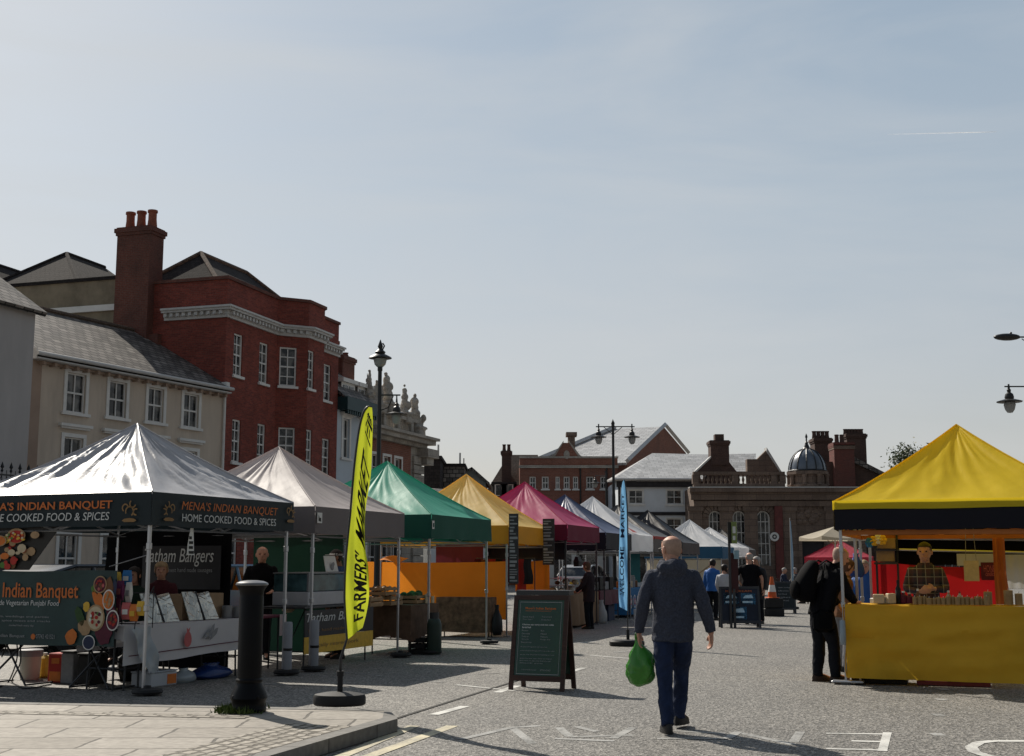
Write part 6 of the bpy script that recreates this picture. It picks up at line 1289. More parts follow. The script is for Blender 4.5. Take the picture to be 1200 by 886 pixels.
# ------------------------------------------------------------------ people
def linkmesh(name, me, m, parent):
    me.name = name; me.materials.clear(); me.materials.append(m); o = bpy.data.objects.new(name, me); COL.objects.link(o); o.parent = parent; return o
HT = [(-.50, .11, .10, .20), (-.43, .21, .19, .14), (-.32, .275, .29, .07), (-.15, .325, .38, .02), (.03, .350, .42, .0), (.18, .358, .43, -.01), (.31, .325, .39, -.02), (.41, .235, .285, -.025), (.475, .12, .14, -.03), (.497, .03, .03, -.03)]
def hsurf(z, a, k=1.0):
    z = max(-.5, min(.497, z))
    for i in range(len(HT) - 1):
        if HT[i][0] <= z <= HT[i+1][0]:
            t = (z - HT[i][0]) / (HT[i+1][0] - HT[i][0]); rx, ry, yo = [HT[i][j] + (HT[i+1][j] - HT[i][j])*t for j in (1, 2, 3)]; return (rx*k*cos(a), ry*k*sin(a) + yo, z)
def skin_mat(name, c):
    if name in MATS: return MATS[name]
    m = mat(name, c, rough=.55, var=.10, scale=9); m.node_tree.nodes['Principled BSDF'].inputs['Subsurface Weight'].default_value = .12; m.node_tree.nodes['Principled BSDF'].inputs['Subsurface Radius'].default_value = (.02, .008, .005); return m
SKIN = skin_mat('skin_pale', (.50, .27, .19)); SKIN2 = skin_mat('skin_tan', (.30, .15, .09))
M_SHOE = mat('black_shoe', (.014, .013, .013), rough=.5, var=.2); M_HAIRG = mat('grey_hair', (.34, .32, .30), rough=.7, var=.25, scale=30); M_HAIRD = mat('dark_hair', (.018, .012, .010), rough=.55, var=.3, scale=30); M_HAIRB = mat('brown_hair', (.10, .045, .025), rough=.6, var=.3, scale=30); M_HAIRW = mat('white_hair', (.62, .60, .57), rough=.75, var=.12, scale=30); M_HAIRF = mat('fair_hair', (.36, .25, .14), rough=.7, var=.25, scale=30)
M_NAVYJ = mat('navy_marl_knit', (.040, .046, .068), rough=.9, var=.35, scale=60, bmp=.35, bscale=90)
M_DENIM = mat('blue_denim', (.011, .021, .058), rough=.85, var=.35, scale=7, bmp=.2, bscale=120); M_BLKT = mat('black_cotton', (.007, .007, .009), rough=.9, var=.2, spec=.1); M_DKTR = mat('dark_trouser', (.010, .011, .015), rough=.85, var=.2, spec=.12); M_EYE = mat('dark_eye', (.01, .008, .007), rough=.2)
def hand_into(q, wr, d, side, curl, L, sp=1.0, palm_n=V((0, 0, 0))):
    """palm and five fingers. wr wrist, d pointing direction, side = thumb direction, curl = direction the fingers bend to"""
    d = d.normalized(); side = (side - d*side.dot(d)).normalized(); nrm = (curl - d*curl.dot(d)); nrm = (nrm - side*nrm.dot(side)).normalized(); k = L
    q.tube([wr, wr + d*k*.12, wr + d*k*.32, wr + d*k*.5], [(k*.15, k*.10), (k*.20, k*.11), (k*.235, k*.10), (k*.20, k*.075)], 10, up=tuple(nrm))
    for i, (o_, l_) in enumerate(((.17, .40), (.057, .46), (-.057, .43), (-.165, .34))):
        b = wr + d*k*.44 + side*k*o_; r_ = k*.052; p1 = b + d*k*l_*.45 + nrm*k*l_*.10*sp; p2 = p1 + d*k*l_*.30*(1.1 - .5*sp) + nrm*k*l_*.24*sp; p3 = p2 + d*k*l_*.20*(1 - sp*.8) + nrm*k*l_*.22*sp
        q.tube([b, p1, p2, p3], [r_*1.1, r_*1.05, r_*.95, r_*.75], 7)
    b = wr + d*k*.14 + side*k*.17; q.tube([b, b + d*k*.14 + side*k*.13 + nrm*k*.04, b + d*k*.30 + side*k*.15 + nrm*k*.12*sp], [k*.075, k*.065, k*.048], 7)
def person(label, x, y, head, H, pose=None, top=None, bottom=None, shoes=None, hair=None, hairs='short', skin=None, top_k='jacket', bot_k='trousers', yaw=0, nod=0, det=1.0, sc_=1.0, hood=False, group=None, fold=.007, sleeve=1.0, hem=.475, glasses=False, loose=1.0, z=0.0, collar=None, curl=(None, None), capm=None):
    o = empty('person', (x, y, z), -R(head), label, 'person', group)
    J = {}
    for s_, n in ((-1, 'L'), (1, 'R')):
        J[n+'ank'] = (s_*.055, -.01, .045); J[n+'kne'] = (s_*.056, .008, .275); J[n+'hip'] = (s_*.050, 0, .50); J[n+'sho'] = (s_*.104, -.008, .788); J[n+'elb'] = (s_*.140, -.015, .640); J[n+'wri'] = (s_*.145, .03, .495); J[n+'foot'] = (s_*.012, .10, 0)
    J.update(pel=(0, 0, .52), wai=(0, 0, .62), che=(0, 0, .73), nec=(0, -.008, .835), hea=(0, .014, .926))
    J.update(pose or {})
    j = {k: V(v)*H for k, v in J.items()}; vx = .011 if det >= 1 else .017
    if det > 1.5: vx = .0065
    sp = [j['pel'] - V((0, 0, .04))*H, j['pel'], j['wai'], j['che'] , j['che'].lerp(j['nec'], .55), j['che'].lerp(j['nec'], .82), j['nec']]
    def torso(q, g, wid=1.0, z0=None):
        rr = [(.080, .058), (.092, .066), (.080, .056), (.095, .060), (.098, .052), (.070, .040), (.038, .036)]
        rs = [(a*H*wid*sc_ + g, b*H*sc_ + g) for a, b in rr]; P_ = list(sp)
        q.tube([(p.x, p.y, p.z) for p in P_], rs, 20, up=(0, 1, 0))
    def limb(q, pts, rad, n=10):
        P_ = [V(p) for p in pts]; PP, RR = [], []
        for i in range(len(P_) - 1):
            for k in range(4): t = k/4; PP.append(P_[i].lerp(P_[i+1], t)); RR.append(rad[i] + (rad[i+1] - rad[i])*t)
        PP.append(P_[-1]); RR.append(rad[-1]); P2 = list(PP)
        for i in range(1, len(PP) - 1): P2[i] = (PP[i-1] + PP[i]*2 + PP[i+1])/4
        q.tube(P2, RR, n); q.ball(P_[0], rad[0], n, 0, (1, 1, 1), 6)
    # ---- the body, one skin
    hh = .140*H; M = Matrix.Translation(j['hea']) @ Matrix.Rotation(R(yaw), 4, 'Z') @ Matrix.Rotation(R(nod), 4, 'X')
    q = MB(); torso(q, 0)
    for n in 'LR':
        limb(q, (j[n+'hip'], j[n+'kne'], j[n+'kne'].lerp(j[n+'ank'], .3) - V((0, .004*H, 0)), j[n+'ank']), [.045*H*sc_, .027*H, .025*H, .018*H]); f = j[n+'foot']; f = V((f.x, f.y, 0)); a = j[n+'ank']; limb(q, (a, a + f*.6 - V((0, 0, .018*H)), a + f - V((0, 0, .026*H))), [.022*H, .022*H, .015*H])
        limb(q, (j[n+'sho'], j[n+'elb'], j[n+'wri']), [.022*H*sc_, .0215*H*sc_, .0155*H]); d = j[n+'wri'] - j[n+'elb']; s_ = -1 if n == 'L' else 1; c = curl[0 if n == 'L' else 1]
        hd, th_, cu = (c if c else (d, V((0, 1, -.2)), V((-s_, .15, 0)))); hand_into(q, j[n+'wri'], V(hd), V(th_), V(cu), .105*H, .75)
    limb(q, (j['nec'] - V((0, 0, .02*H)), j['hea'] - V((0, .012*H, .02*H))), [.036*H, .034*H])
    q.M = M; q.rings([[tuple(c*hh for c in hsurf(z_, 2*pi*k/16)) for k in range(16)] for z_ in [-.5, -.46, -.4, -.3, -.2, -.1, 0, .1, .2, .28, .36, .43, .47, .495]])
    q.tube([(0, .40*hh, .06*hh), (0, .50*hh, -.10*hh), (0, .40*hh, -.14*hh)], [.04*hh, .075*hh, .05*hh], 8)
    for s_ in (-1, 1): q.ball((s_*.385*hh, -.04*hh, -.04*hh), .115*hh, 8, 0, (.42, .75, 1.25))
    q.tube([(-.14*hh, .375*hh, -.285*hh), (0, .405*hh, -.28*hh), (.14*hh, .375*hh, -.285*hh)], .028*hh, 6); q.tube([(-.2*hh, .375*hh, .10*hh), (0, .405*hh, .09*hh), (.2*hh, .375*hh, .10*hh)], .04*hh, 6)
    q.M = Matrix(); b = linkmesh('body', remesh(q, vx, 2), skin or SKIN, o)
    q = MB(); q.M = M
    for s_ in (-1, 1): q.ball((s_*.15*hh, .37*hh, .02*hh), .05*hh, 8, 0, (1.2, .7, .7))
    q.build('eyes', M_EYE, o, smooth=True)
    # ---- trousers or skirt
    q = MB(); g = .010 if bot_k == 'trousers' else .012
    if bot_k == 'trousers':
        q.tube([j['pel'] - V((0, 0, .05*H)), j['pel'], j['pel'].lerp(j['wai'], .2)], [(.082*H*sc_ + g, .062*H*sc_ + g), (.095*H*sc_ + g, .069*H*sc_ + g), (.088*H*sc_ + g, .064*H*sc_ + g)], 20, up=(0, 1, 0))
        for n in 'LR': limb(q, (j[n+'hip'] - V((0, 0, .005*H)), j[n+'hip'].lerp(j[n+'kne'], .45), j[n+'kne'], j[n+'kne'].lerp(j[n+'ank'], .45), j[n+'ank'] + V((0, -.004*H, -.006*H))), [.052*H*sc_*loose + g*.4, .050*H*sc_*loose + g*.5, .037*H*loose + g*.5, .0365*H*loose + g*.5, .031*H*loose + g*.6], 14)
    else:
        a, k_ = j['pel'].lerp(j['wai'], .7), (j['Lkne'] + j['Rkne'])/2 - V((0, 0, .06*H)); q.tube([a, j['pel'], j['pel'].lerp(k_, .5), k_], [(.082*H + g, .060*H + g), (.098*H + g, .074*H + g), (.108*H, .088*H), (.118*H, .10*H)], 20, up=(0, 1, 0))
    linkmesh(bot_k, remesh(q, max(vx, .009), 3, fold*.9, (9, 9, 6), seed=len(label)), bottom or M_DKTR, o)
    # ---- top
    q = MB(); g = {'jacket': .025, 'shirt': .012, 'coat': .026}[top_k]; P_ = list(sp); hemz = hem*H; base = j['pel'].copy(); base.z = base.z - (.52*H - hemz)*1.0; base = j['pel'] + (j['pel'] - j['wai']).normalized()*(.52*H - hemz)
    rr = [(.092, .066), (.095, .069), (.091, .066), (.104, .069), (.110, .060), (.086, .048), (.043, .041)]
    q.tube([base] + P_[1:], [(a*H*sc_ + g, b_*H*sc_ + g) for a, b_ in rr], 22, up=(0, 1, 0))
    for n in 'LR':
        w_ = j[n+'elb'].lerp(j[n+'wri'], .93) if sleeve >= 1 else j[n+'sho'].lerp(j[n+'elb'], .75)
        pts = (j[n+'sho'], j[n+'elb'], w_) if sleeve >= 1 else (j[n+'sho'], j[n+'sho'].lerp(j[n+'elb'], .4), w_)
        limb(q, pts, [.029*H*sc_ + g*.6, .027*H*sc_ + g*.6, .019*H + g*.55] if sleeve >= 1 else [.027*H*sc_ + g*.6, .031*H*sc_ + g*.8, .030*H*sc_ + g*.9], 12)
    if hood: 
        nb = j['nec'] + V((0, -.018*H, .010*H)); q.tube([nb + V((.062*H*cos(t), .050*H*sin(t), .012*H*sin(t) - .008*H)) for t in [2*pi*k/14 for k in range(15)]], [.022*H]*15, 8); q.ball(nb + V((0, -.042*H, -.018*H)), .064*H, 12, 0, (1.2, .5, .75)); q.tube([nb + V((.058*H*cos(t), .050*H*sin(t) + .002*H, .016*H + .006*H*sin(t))) for t in [2*pi*k/14 for k in range(15)]], [.017*H]*15, 8)
    elif top_k != 'shirt' or collar: q.tube([j['nec'] + V((.045*H*cos(t), .042*H*sin(t), .004*H)) for t in [2*pi*k/12 for k in range(13)]], [.012*H]*13, 6)
    if det > 1.5: q.tube([base + V((0, 0, .0)), base + V((0, 0, .022*H)), base + V((0, 0, .030*H))], [(.096*H*sc_ + g, .071*H*sc_ + g), (.096*H*sc_ + g, .071*H*sc_ + g), (.085*H*sc_ + g, .06*H*sc_ + g)], 22, up=(0, 1, 0))
    linkmesh(top_k, remesh(q, max(vx, .009), 3, fold, (6.5, 6.5, 4.2), seed=len(label)*3), top or M_BLKT, o)
    # ---- shoes
    for n in 'LR':
        f = j[n+'foot']; a = j[n+'ank']; d = V((f.x, f.y, 0)).normalized(); zz = a.z - .045*H + f.z; L = .155*H; q = MB(); side = V((d.y, -d.x, 0)); up_ = V((0, 0, 1)); tl_ = f.z / (.1*H) if abs(f.z) > 1e-6 else 0
        for (z0, z1, k) in ((0, .012*H, 1.04), (.012*H, .05*H, 1.0)):
            rs = []
            for zi, kk in ((z0, k), (z0 + (z1 - z0)*.5, k), (z1, .82 if z1 > .02*H else k)):
                rg = []
                for t in [2*pi*m_/18 for m_ in range(18)]:
                    u = cos(t); w_ = (.030 if u > .2 else .026)*H*kk*sin(t); l_ = L*(.5*u + .19); hz = zi*(1 if u < .1 else 1 - .45*(u - .1)) + (tl_*(l_ - .3*L) if tl_ else 0); p = a + d*l_*kk + side*w_; rg.append((p.x, p.y, max(.001, a.z - .045*H + hz)))
                rs.append(rg)
            q.rings(rs)
        q.build('shoe', shoes or M_SHOE, o, smooth=50)
    # ---- hair, cap, glasses
    if hair and hairs != 'bald':
        q = MB(); q.M = M; nu, nv = 24, 8; lo = {'short': (.27, .02, -.30), 'long': (.24, -.45, -.75), 'bob': (.25, -.30, -.45), 'thin': (.9, .05, -.28), 'bun': (.25, .0, -.3), 'wavy': (.22, -.28, -.40)}[hairs]
        def hf(u, v):
            a = 2*pi*u; s_ = sin(a); f_, m_, b_ = lo; zl = f_ if s_ > .55 else (m_ + (f_ - m_)*max(0, (s_ - .1)/.45) if s_ > .1 else m_ + (b_ - m_)*min(1, (.1 - s_)/.8)); zc = .30 if hairs == 'thin' else .497
            if hairs == 'thin': zl = min(zl, .29)
            z_ = zl + (zc - zl)*v; k = (1.012 if hairs == 'thin' else 1.07) + (.07 if hairs in ('wavy', 'bob', 'long') else .012)*(1 + mnoise.noise(V((cos(a)*3, s_*3, z_*6)))); p = hsurf(max(z_, -.25), a, k); e_ = 1.06 if v > .7 else 1
            return (p[0]*hh, p[1]*hh, (z_*e_ + (.03 if hairs != 'thin' else 0)*v)*hh)
        q.grid(hf, nu, nv)
        if hairs == 'bun': q.ball((0, -.50*hh, .18*hh), .2*hh, 10)
        q.build('hair', hair, o, smooth=True)
    if capm:
        q = MB(); q.M = M; q.rings([[tuple(c*hh for c in hsurf(z_, 2*pi*k/18, 1.10)) for k in range(18)] for z_ in (.14, .25, .35, .43, .48, .496)]); q.rings([[(r_*cos(t)*hh*.34, (.36 + r_*sin(t)*.38)*hh, (.16 - .02*r_ + dz)*hh) for t in [pi*k/12 for k in range(13)] + [pi*(1 - k/12) for k in range(0)]] for r_, dz in ((.02, .03), (1, .03), (1, 0), (.02, 0))]); q.build('cap', capm, o, smooth=50)
    if glasses:
        q = MB(); q.M = M
        for s_ in (-1, 1): q.tube([(s_*.15*hh + .11*hh*cos(t), .44*hh, .02*hh + .085*hh*sin(t)) for t in [2*pi*k/12 for k in range(13)]], .012*hh*1.3, 5); q.tube([(s_*.26*hh, .44*hh, .04*hh), (s_*.375*hh, .3*hh, .05*hh), (s_*.385*hh, -.02*hh, .05*hh)], .017*hh, 5)
        q.tube([(-.05*hh, .45*hh, .04*hh), (.05*hh, .45*hh, .04*hh)], .012*hh, 5); q.build('glasses', M_LETK, o)
    return o
# the man walking away with a green bag
g = G(791, 857)
man = person('bald man in a navy hooded jacket and jeans walking away with a green bag', g.x, g.y, 4, 1.775, dict(Lsho=(-.108, -.008, .784), Rsho=(.108, -.008, .784), Lelb=(-.158, -.03, .640), Relb=(.160, -.03, .640), Lwri=(-.176, .03, .492), Rwri=(.196, .005, .492),
    Lank=(-.040, -.10, .046), Lkne=(-.050, -.02, .272), Rank=(.030, .13, .062), Rkne=(.044, .11, .285), Lfoot=(-.02, .1, 0), Rfoot=(.045, .09, .0)), M_NAVYJ, M_DENIM, M_SHOE, mat('grey_stubble', (.36, .24, .185), rough=.7, var=.15, scale=40), 'thin', None, 'jacket', yaw=32, nod=-6, det=2, hood=True, glasses=True, fold=.016, hem=.455, loose=1.02, sc_=1.0,
    curl=((V((.10, .10, -1)), V((.3, 1, 0)), V((1, -.1, .1))), (V((-.02, .22, -1)), V((-.3, 1, .1)), V((-1, .2, 0)))))
man_o = man
# ------------------------------------------------------------------ the green carrier bag in the man's left hand
Fm = Frame(g.x, g.y, 4); hb_ = Fm.w(-.176*1.775 + .01, .03*1.775 + .02, .492*1.775 - .085)
q = MB(); n = 22; rs = []
prof = [(.0, .02, .02), (.03, .085, .075), (.10, .125, .095), (.19, .130, .09), (.27, .105, .07), (.33, .07, .05), (.38, .035, .03), (.42, .02, .02), (.455, .018, .02), (.47, .006, .01)]
pr2 = []
for i in range(len(prof) - 1):
    for k in range(4): t = k/4; pr2.append(tuple(prof[i][m_] + (prof[i+1][m_] - prof[i][m_])*t for m_ in range(3)))
n = 36
for z, a, b in pr2 + [prof[-1]]:
    rs.append([(a*cos(t)*(1 + .34*mnoise.noise(V((cos(t)*2.2, sin(t)*2.2, z*8))) + .16*abs(mnoise.noise(V((cos(t)*5, sin(t)*5, z*9))))) + .03*sin(z*8), b*sin(t)*(1 + .34*mnoise.noise(V((cos(t)*2.2 + 5, sin(t)*2.2, z*7))) + .16*abs(mnoise.noise(V((cos(t)*5 + 3, sin(t)*5, z*9))))), z) for t in [2*pi*k/n for k in range(n)]])
q.rings(rs)
M_GBAG = canopy_mat('green_plastic', (.06, .27, .03), .3, .22, .7, .9, var=.3)
gb_ = q.build('green_carrier_bag', M_GBAG, None, smooth=True, loc=(hb_.x - .02, hb_.y, hb_.z - .40), rz=-.2); tag(gb_, 'green plastic carrier bag hanging from the bald man\'s hand', 'bag')
q = MB(); q.tube([(-.015, -.02, .43), (-.02, -.03, .48), (0, 0, .50), (.01, .02, .45)], .007, 5); q.tube([(.02, -.02, .43), (.02, -.03, .485), (0, 0, .505), (.01, .02, .45)], .007, 5); q.build('handles', M_GBAG, gb_)
# ------------------------------------------------------------------ bollard, weeds
p = G(291, 834, kz); o = empty('bollard', (p.x, p.y, kz), .3, 'black cast iron bollard with a domed top and moulded foot on the pavement', 'bollard'); k = P(291, 680, p.y).z - kz; M_BOLL = mat('bollard_paint', (.004, .004, .005), rough=.45, var=.3, scale=6, spec=.16)
q = MB(); q.lathe([(0, 0), (.165, 0), (.17, .03), (.155, .06), (.16, .10), (.178, .13), (.165, .17), (.13, .24), (.118, .27), (.128, .285), (.128, .30), (.116, .315), (.116, k - .16), (.112, k - .15), (.118, k - .10), (.140, k - .065), (.150, k - .05), (.0, k - .05)], 28); q.build('post', M_BOLL, o, smooth=35)
q = MB(); q.lathe([(.0, k - .0495), (.150, k - .0495), (.158, k - .04), (.150, k - .025), (.11, k - .008), (.05, k), (0, k + .001)], 28); q.build('dome_cap', mat('bollard_cap_glare', (.10, .10, .105), rough=.30, var=.3, spec=.8), o, smooth=35)  # cap lighter than the post: glare on its top put into the colour
for t in range(4): q = MB(); a = t*pi/2 + .4; q.lathe([(0, 0), (.035, 0), (.03, .03), (0, .035)], 8, o=(.145*cos(a), .145*sin(a), .13)); q.build('boss', M_BOLL, o, smooth=True)
rnd = random.Random(2); q = MB()
for j in range(380):
    a = rnd.gauss(3.3, .9); r_ = .17 + abs(rnd.gauss(0, .06)); x, y = r_*cos(a), r_*sin(a); h = .03 + .05*rnd.random(); t = rnd.random()*6.28; dx, dy = .012*cos(t), .012*sin(t); lx, ly = rnd.gauss(0, .02), rnd.gauss(0, .02); q.face([(x - dx, y - dy, 0), (x + dx, y + dy, 0), (x + lx, y + ly, h)])
tag(q.build('weeds', mat('weed_green', (.06, .09, .015), rough=.7, var=.4, scale=20), None, loc=(p.x, p.y, kz + .004)), 'tuft of green weeds growing at the foot of the bollard', 'weeds', kind='stuff')
# ------------------------------------------------------------------ feather flags
def feather(px_b, py_b, Yz, ztop, name, label, col, outline, words, lay, base, pole_m, tr=.45, wm=M_LETK):
    """outline: list of (height fraction, left px offset m, right m) of the cloth seen from the camera; lettering follows the cloth"""
    pass
p = G(398, 826, kz); Yf = p.y; o = empty('feather_flag', (p.x, Yf, kz), 0, 'bright yellow feather flag with black vertical lettering on a black base', 'flag')
M_FLAGY = cloth('flag_yellow', (.58, .64, .04), .42, .6)
edge_l = [(408, 749), (405, 700), (407, 650), (412, 600), (416, 550), (421, 510), (425, 490), (429, 480), (433, 476)]
edge_r = [(424, 736), (431, 700), (432, 668), (428, 640), (429, 600), (434, 560), (436, 520), (437, 495), (436, 477)]
El = [P(a, b, Yf) for a, b in edge_l]; Er = [P(a, b, Yf) for a, b in edge_r]
def cr(L, t):
    x = t*(len(L) - 1); i = min(int(x), len(L) - 2); f = x - i; p0, p1, p2, p3 = L[max(i-1, 0)], L[i], L[i+1], L[min(i+2, len(L)-1)]
    return .5*((2*p1) + (p2 - p0)*f + (2*p0 - 5*p1 + 4*p2 - p3)*f*f + (3*p1 - p0 - 3*p2 + p3)*f**3)
base_w = V((p.x, Yf, kz))
def flag_pt(s_, t, off=0.0):         # s across, t up; folds deepen towards the loose lower edge
    a, b = cr(El, t), cr(Er, t); q_ = a.lerp(b, s_) - base_w; amp = .10*(1 - t)**1.3*s_
    d = amp*sin(s_*7 + t*9) + .05*s_*(1-t)*sin(t*21); q_.y += d + off; return q_
q = MB(); q.grid(lambda s_, t: flag_pt(s_, t), 14, 60); fl_ = q.build('cloth', M_FLAGY, o, smooth=True)
def flag_text(body, s0, s1, t0, t1, nm, m, **kw):   # reads upwards
    q = MB(); vs, fs, asp = text_mesh(body, **kw)
    bm = bmesh.new(); vv = [bm.verts.new((u, v, 0)) for u, v in vs]
    for f in fs:
        try: bm.faces.new([vv[i] for i in f])
        except ValueError: pass
    bmesh.ops.subdivide_edges(bm, edges=[e for e in bm.edges if abs(e.verts[0].co.x - e.verts[1].co.x) > .02 or abs(e.verts[0].co.y - e.verts[1].co.y) > .3], cuts=1); bmesh.ops.triangulate(bm, faces=bm.faces)
    bm.verts.index_update()
    for k_, (du, dv) in enumerate(((0, 0), (.008, .012))): q.mesh([flag_pt(s1 + (s0 - s1)*(v.co.y + dv), t0 + (t1 - t0)*(v.co.x + du), -.008 - .0006*k_) for v in bm.verts], [tuple(v.index for v in f.verts) for f in bm.faces])
    bm.free(); q.build(nm, m, o)
flag_text("FARMERS'", .36, .90, .05, .285, 'lettering', M_LETK, bold=.01); flag_text('MARKET', .34, .94, .345, .635, 'lettering', M_LETK, bold=.01)
q = MB()
for (s0, s1, t0, t1) in ((.30, .9, .835, .848), (.36, .95, .80, .828), (.30, .38, .755, .79), (.48, .58, .74, .79), (.68, .76, .74, .79), (.34, .86, .715, .728)): q.grid(lambda a, b: flag_pt(s0 + (s1-s0)*a, t0 + (t1-t0)*b, -.008), 4, 4)
for k in range(3): q.mesh([flag_pt(a, b, -.009) for a, b in ((.22 + .18*k, .852), (.52 + .18*k, .852), (.40 + .18*k, .90 - .01*k))], [(0, 1, 2)])
q.build('crest', M_LETK, o)
q = MB(); path = [V((0, 0, .25)), V((0, 0, .45))] + [cr(El, k/16) - base_w + V((-.012, 0, 0)) for k in range(17)] + [cr(Er, 1) - base_w]
q.tube(path, [.016, .014] + [.011]*16 + [.006, .005], 6); q.build('pole', M_DKMET, o, smooth=True)
q = MB(); q.tube([(0, 0, .10), (0, 0, .30)], .028, 10); q.tube([(0, 0, .28), (0, 0, .33)], .036, 10); q.build('socket', M_RUBBER, o, smooth=40)
pb = G(397, 831, kz); w2 = (P(429, 822, Yf).x - P(366, 822, Yf).x)/2; q = MB(); q.M = Matrix.Translation((0, -.02, 0)); q.rings([[(cos(t)*w2*k*(1 if abs(cos(t)) < .75 else .98), sin(t)*.21*k, z) for t in [2*pi*m_/20 for m_ in range(20)]] for z, k in ((0, .93), (.015, 1), (.08, 1), (.105, .95), (.125, .55), (.13, .2))]); q.build('water_base', M_RUBBER, o, smooth=35)
# blue feather flag further back
p2 = G(736, 757); Yb = p2.y; o = empty('feather_flag', (p2.x, Yb, 0), 0, 'pale blue feather flag with dark lettering standing before the navy stall', 'flag')
M_FLAGB = cloth('flag_blue', (.20, .45, .72), .45, .6); B0 = V((p2.x, Yb, 0))
L_ = [P(a, b, Yb) - B0 for a, b in ((726, 711), (725, 690), (725, 660), (726, 630), (727, 600), (728, 575), (729.5, 565))]; R_ = [P(a, b, Yb) - B0 for a, b in ((735, 716), (735.5, 690), (735, 660), (735, 630), (734.5, 600), (733, 575), (731, 562))]
def bl(s_, t, off=0): q_ = cr(L_, t).lerp(cr(R_, t), s_); q_.y += .06*sin(s_*6 + t*13)*(1 - t) + off; return q_
q = MB(); q.grid(bl, 10, 40); q.build('cloth', M_FLAGB, o, smooth=True)
def flag_text2(body, s0, s1, t0, t1, nm, m, **kw):
    q = MB(); vs, fs, asp = text_mesh(body, **kw); q.mesh([bl(s0 + (s1 - s0)*(1 - v), t0 + (t1 - t0)*u, -.012) for u, v in vs], fs); q.build(nm, m, o)
M_LETN = mat('navy_lettering', (.008, .02, .07), rough=.6)
flag_text2('WELCOME', .12, .62, .12, .44, 'lettering', M_LETN, bold=.02); flag_text2('MARKET', .12, .62, .50, .80, 'lettering', M_LETN, bold=.02)
q = MB(); q.tube([(0, 0, .05), (0, 0, .6)] + [cr(R_, k/10) + V((.012, 0, 0)) for k in range(11)], .012, 6); q.build('pole', M_DKMET, o)
q = MB(); q.M = Matrix.Translation((-.02, 0, 0)); q.rings([[(cos(t)*.33*k, sin(t)*.24*k, z) for t in [2*pi*m_/16 for m_ in range(16)]] for z, k in ((0, .94), (.015, 1), (.08, 1), (.11, .9), (.115, .2))]); q.tube([(.02, 0, .1), (.02, 0, .3)], .03, 8); q.build('water_base', M_RUBBER, o, smooth=35)
# ------------------------------------------------------------------ A-boards
def aboard(C, A, W_, H_, name, label, fm, pm, spread=.42, legs=.11):
    o = empty(name, (C.x, C.y, 0), -R(A), label, 'A-board'); b = .055
    for s_, nm in ((-1, 'front'), (1, 'back')):
        T = lambda x, z, d=0: (x, s_*(spread*(1 - z/H_)*.5*1.0 + .012) + s_*d, z)
        q = MB()
        def bar(x0, x1, z0, z1):
            ps = [T(x, z, d) for d in (-.014, .014) for x, z in ((x0, z0), (x1, z0), (x1, z1), (x0, z1))]; c = sum((V(p) for p in ps), V())/8
            for f in ((0,1,2,3),(4,5,6,7),(0,1,5,4),(1,2,6,5),(2,3,7,6),(3,0,4,7)):
                m_ = sum((V(ps[i]) for i in f), V())/4; oface(q, [ps[i] for i in f], m_ - c)
        bar(-W_/2, -W_/2 + b, 0, H_); bar(W_/2 - b, W_/2, 0, H_); bar(-W_/2 + b, W_/2 - b, H_ - b, H_); bar(-W_/2 + b, W_/2 - b, legs, legs + b*1.2); f = q.build(nm + '_frame', fm, o)
        q = MB(); oface(q, [T(-W_/2 + b, legs + b, .004), T(W_/2 - b, legs + b, .004), T(W_/2 - b, H_ - b, .004), T(-W_/2 + b, H_ - b, .004)], (0, s_, 0)); oface(q, [T(-W_/2 + b, legs + b, -.004), T(W_/2 - b, legs + b, -.004), T(W_/2 - b, H_ - b, -.004), T(-W_/2 + b, H_ - b, -.004)], (0, -s_, 0)); q.build(nm + '_board', pm, f)
    return o, (lambda u, v, d=.006: (-W_/2 + b + (W_ - 2*b)*u, -(spread*(1 - (legs + b + (H_ - 2*b - legs)*v)/H_)*.5 + .012) - d, legs + b + (H_ - 2*b - legs)*v))
a, b = G(597, 809), G(662, 811); C = (a + b)/2; Hb = 1.13; Wb = (b - a).length + .02; A_ = math.degrees(atan2(-(b - a).y, (b - a).x))
Cb = C + V((sin(R(A_)), cos(R(A_)), 0))*.24
ab, T = aboard(Cb, A_ + 4, Wb, Hb, 'menu_board', 'wooden A-board with a dark green menu of the Indian food stall', M_WOODD, mat('menu_green', (.008, .045, .030), rough=.25, var=.25, scale=2, spec=.5))
q = MB()
for (u0, u1, v0, v1) in ((.05, .95, .965, .972), (.05, .95, .028, .035), (.05, .057, .035, .965), (.943, .95, .035, .965)): q.mesh([T(u0, v0), T(u1, v0), T(u1, v1), T(u0, v1)], [(0, 1, 2, 3)])
q.build('border', M_LETG, ab)
def mtext(body, u0, u1, v0, v1, m, nm='menu_line', **kw): q = MB(); put_text(q, body, lambda u, v: T(u0 + (u1-u0)*u, v0 + (v1-v0)*v, .007), **kw); q.build(nm, m, ab)
mtext("Mena's Indian Banquet", .17, .83, .862, .905, M_LETO, 'title', bold=.01); q = MB(); q.mesh([T(.17, .850, .007), T(.72, .850, .007), T(.72, .854, .007), T(.17, .854, .007)], [(0, 1, 2, 3)]); q.build('underline', M_LETO, ab)
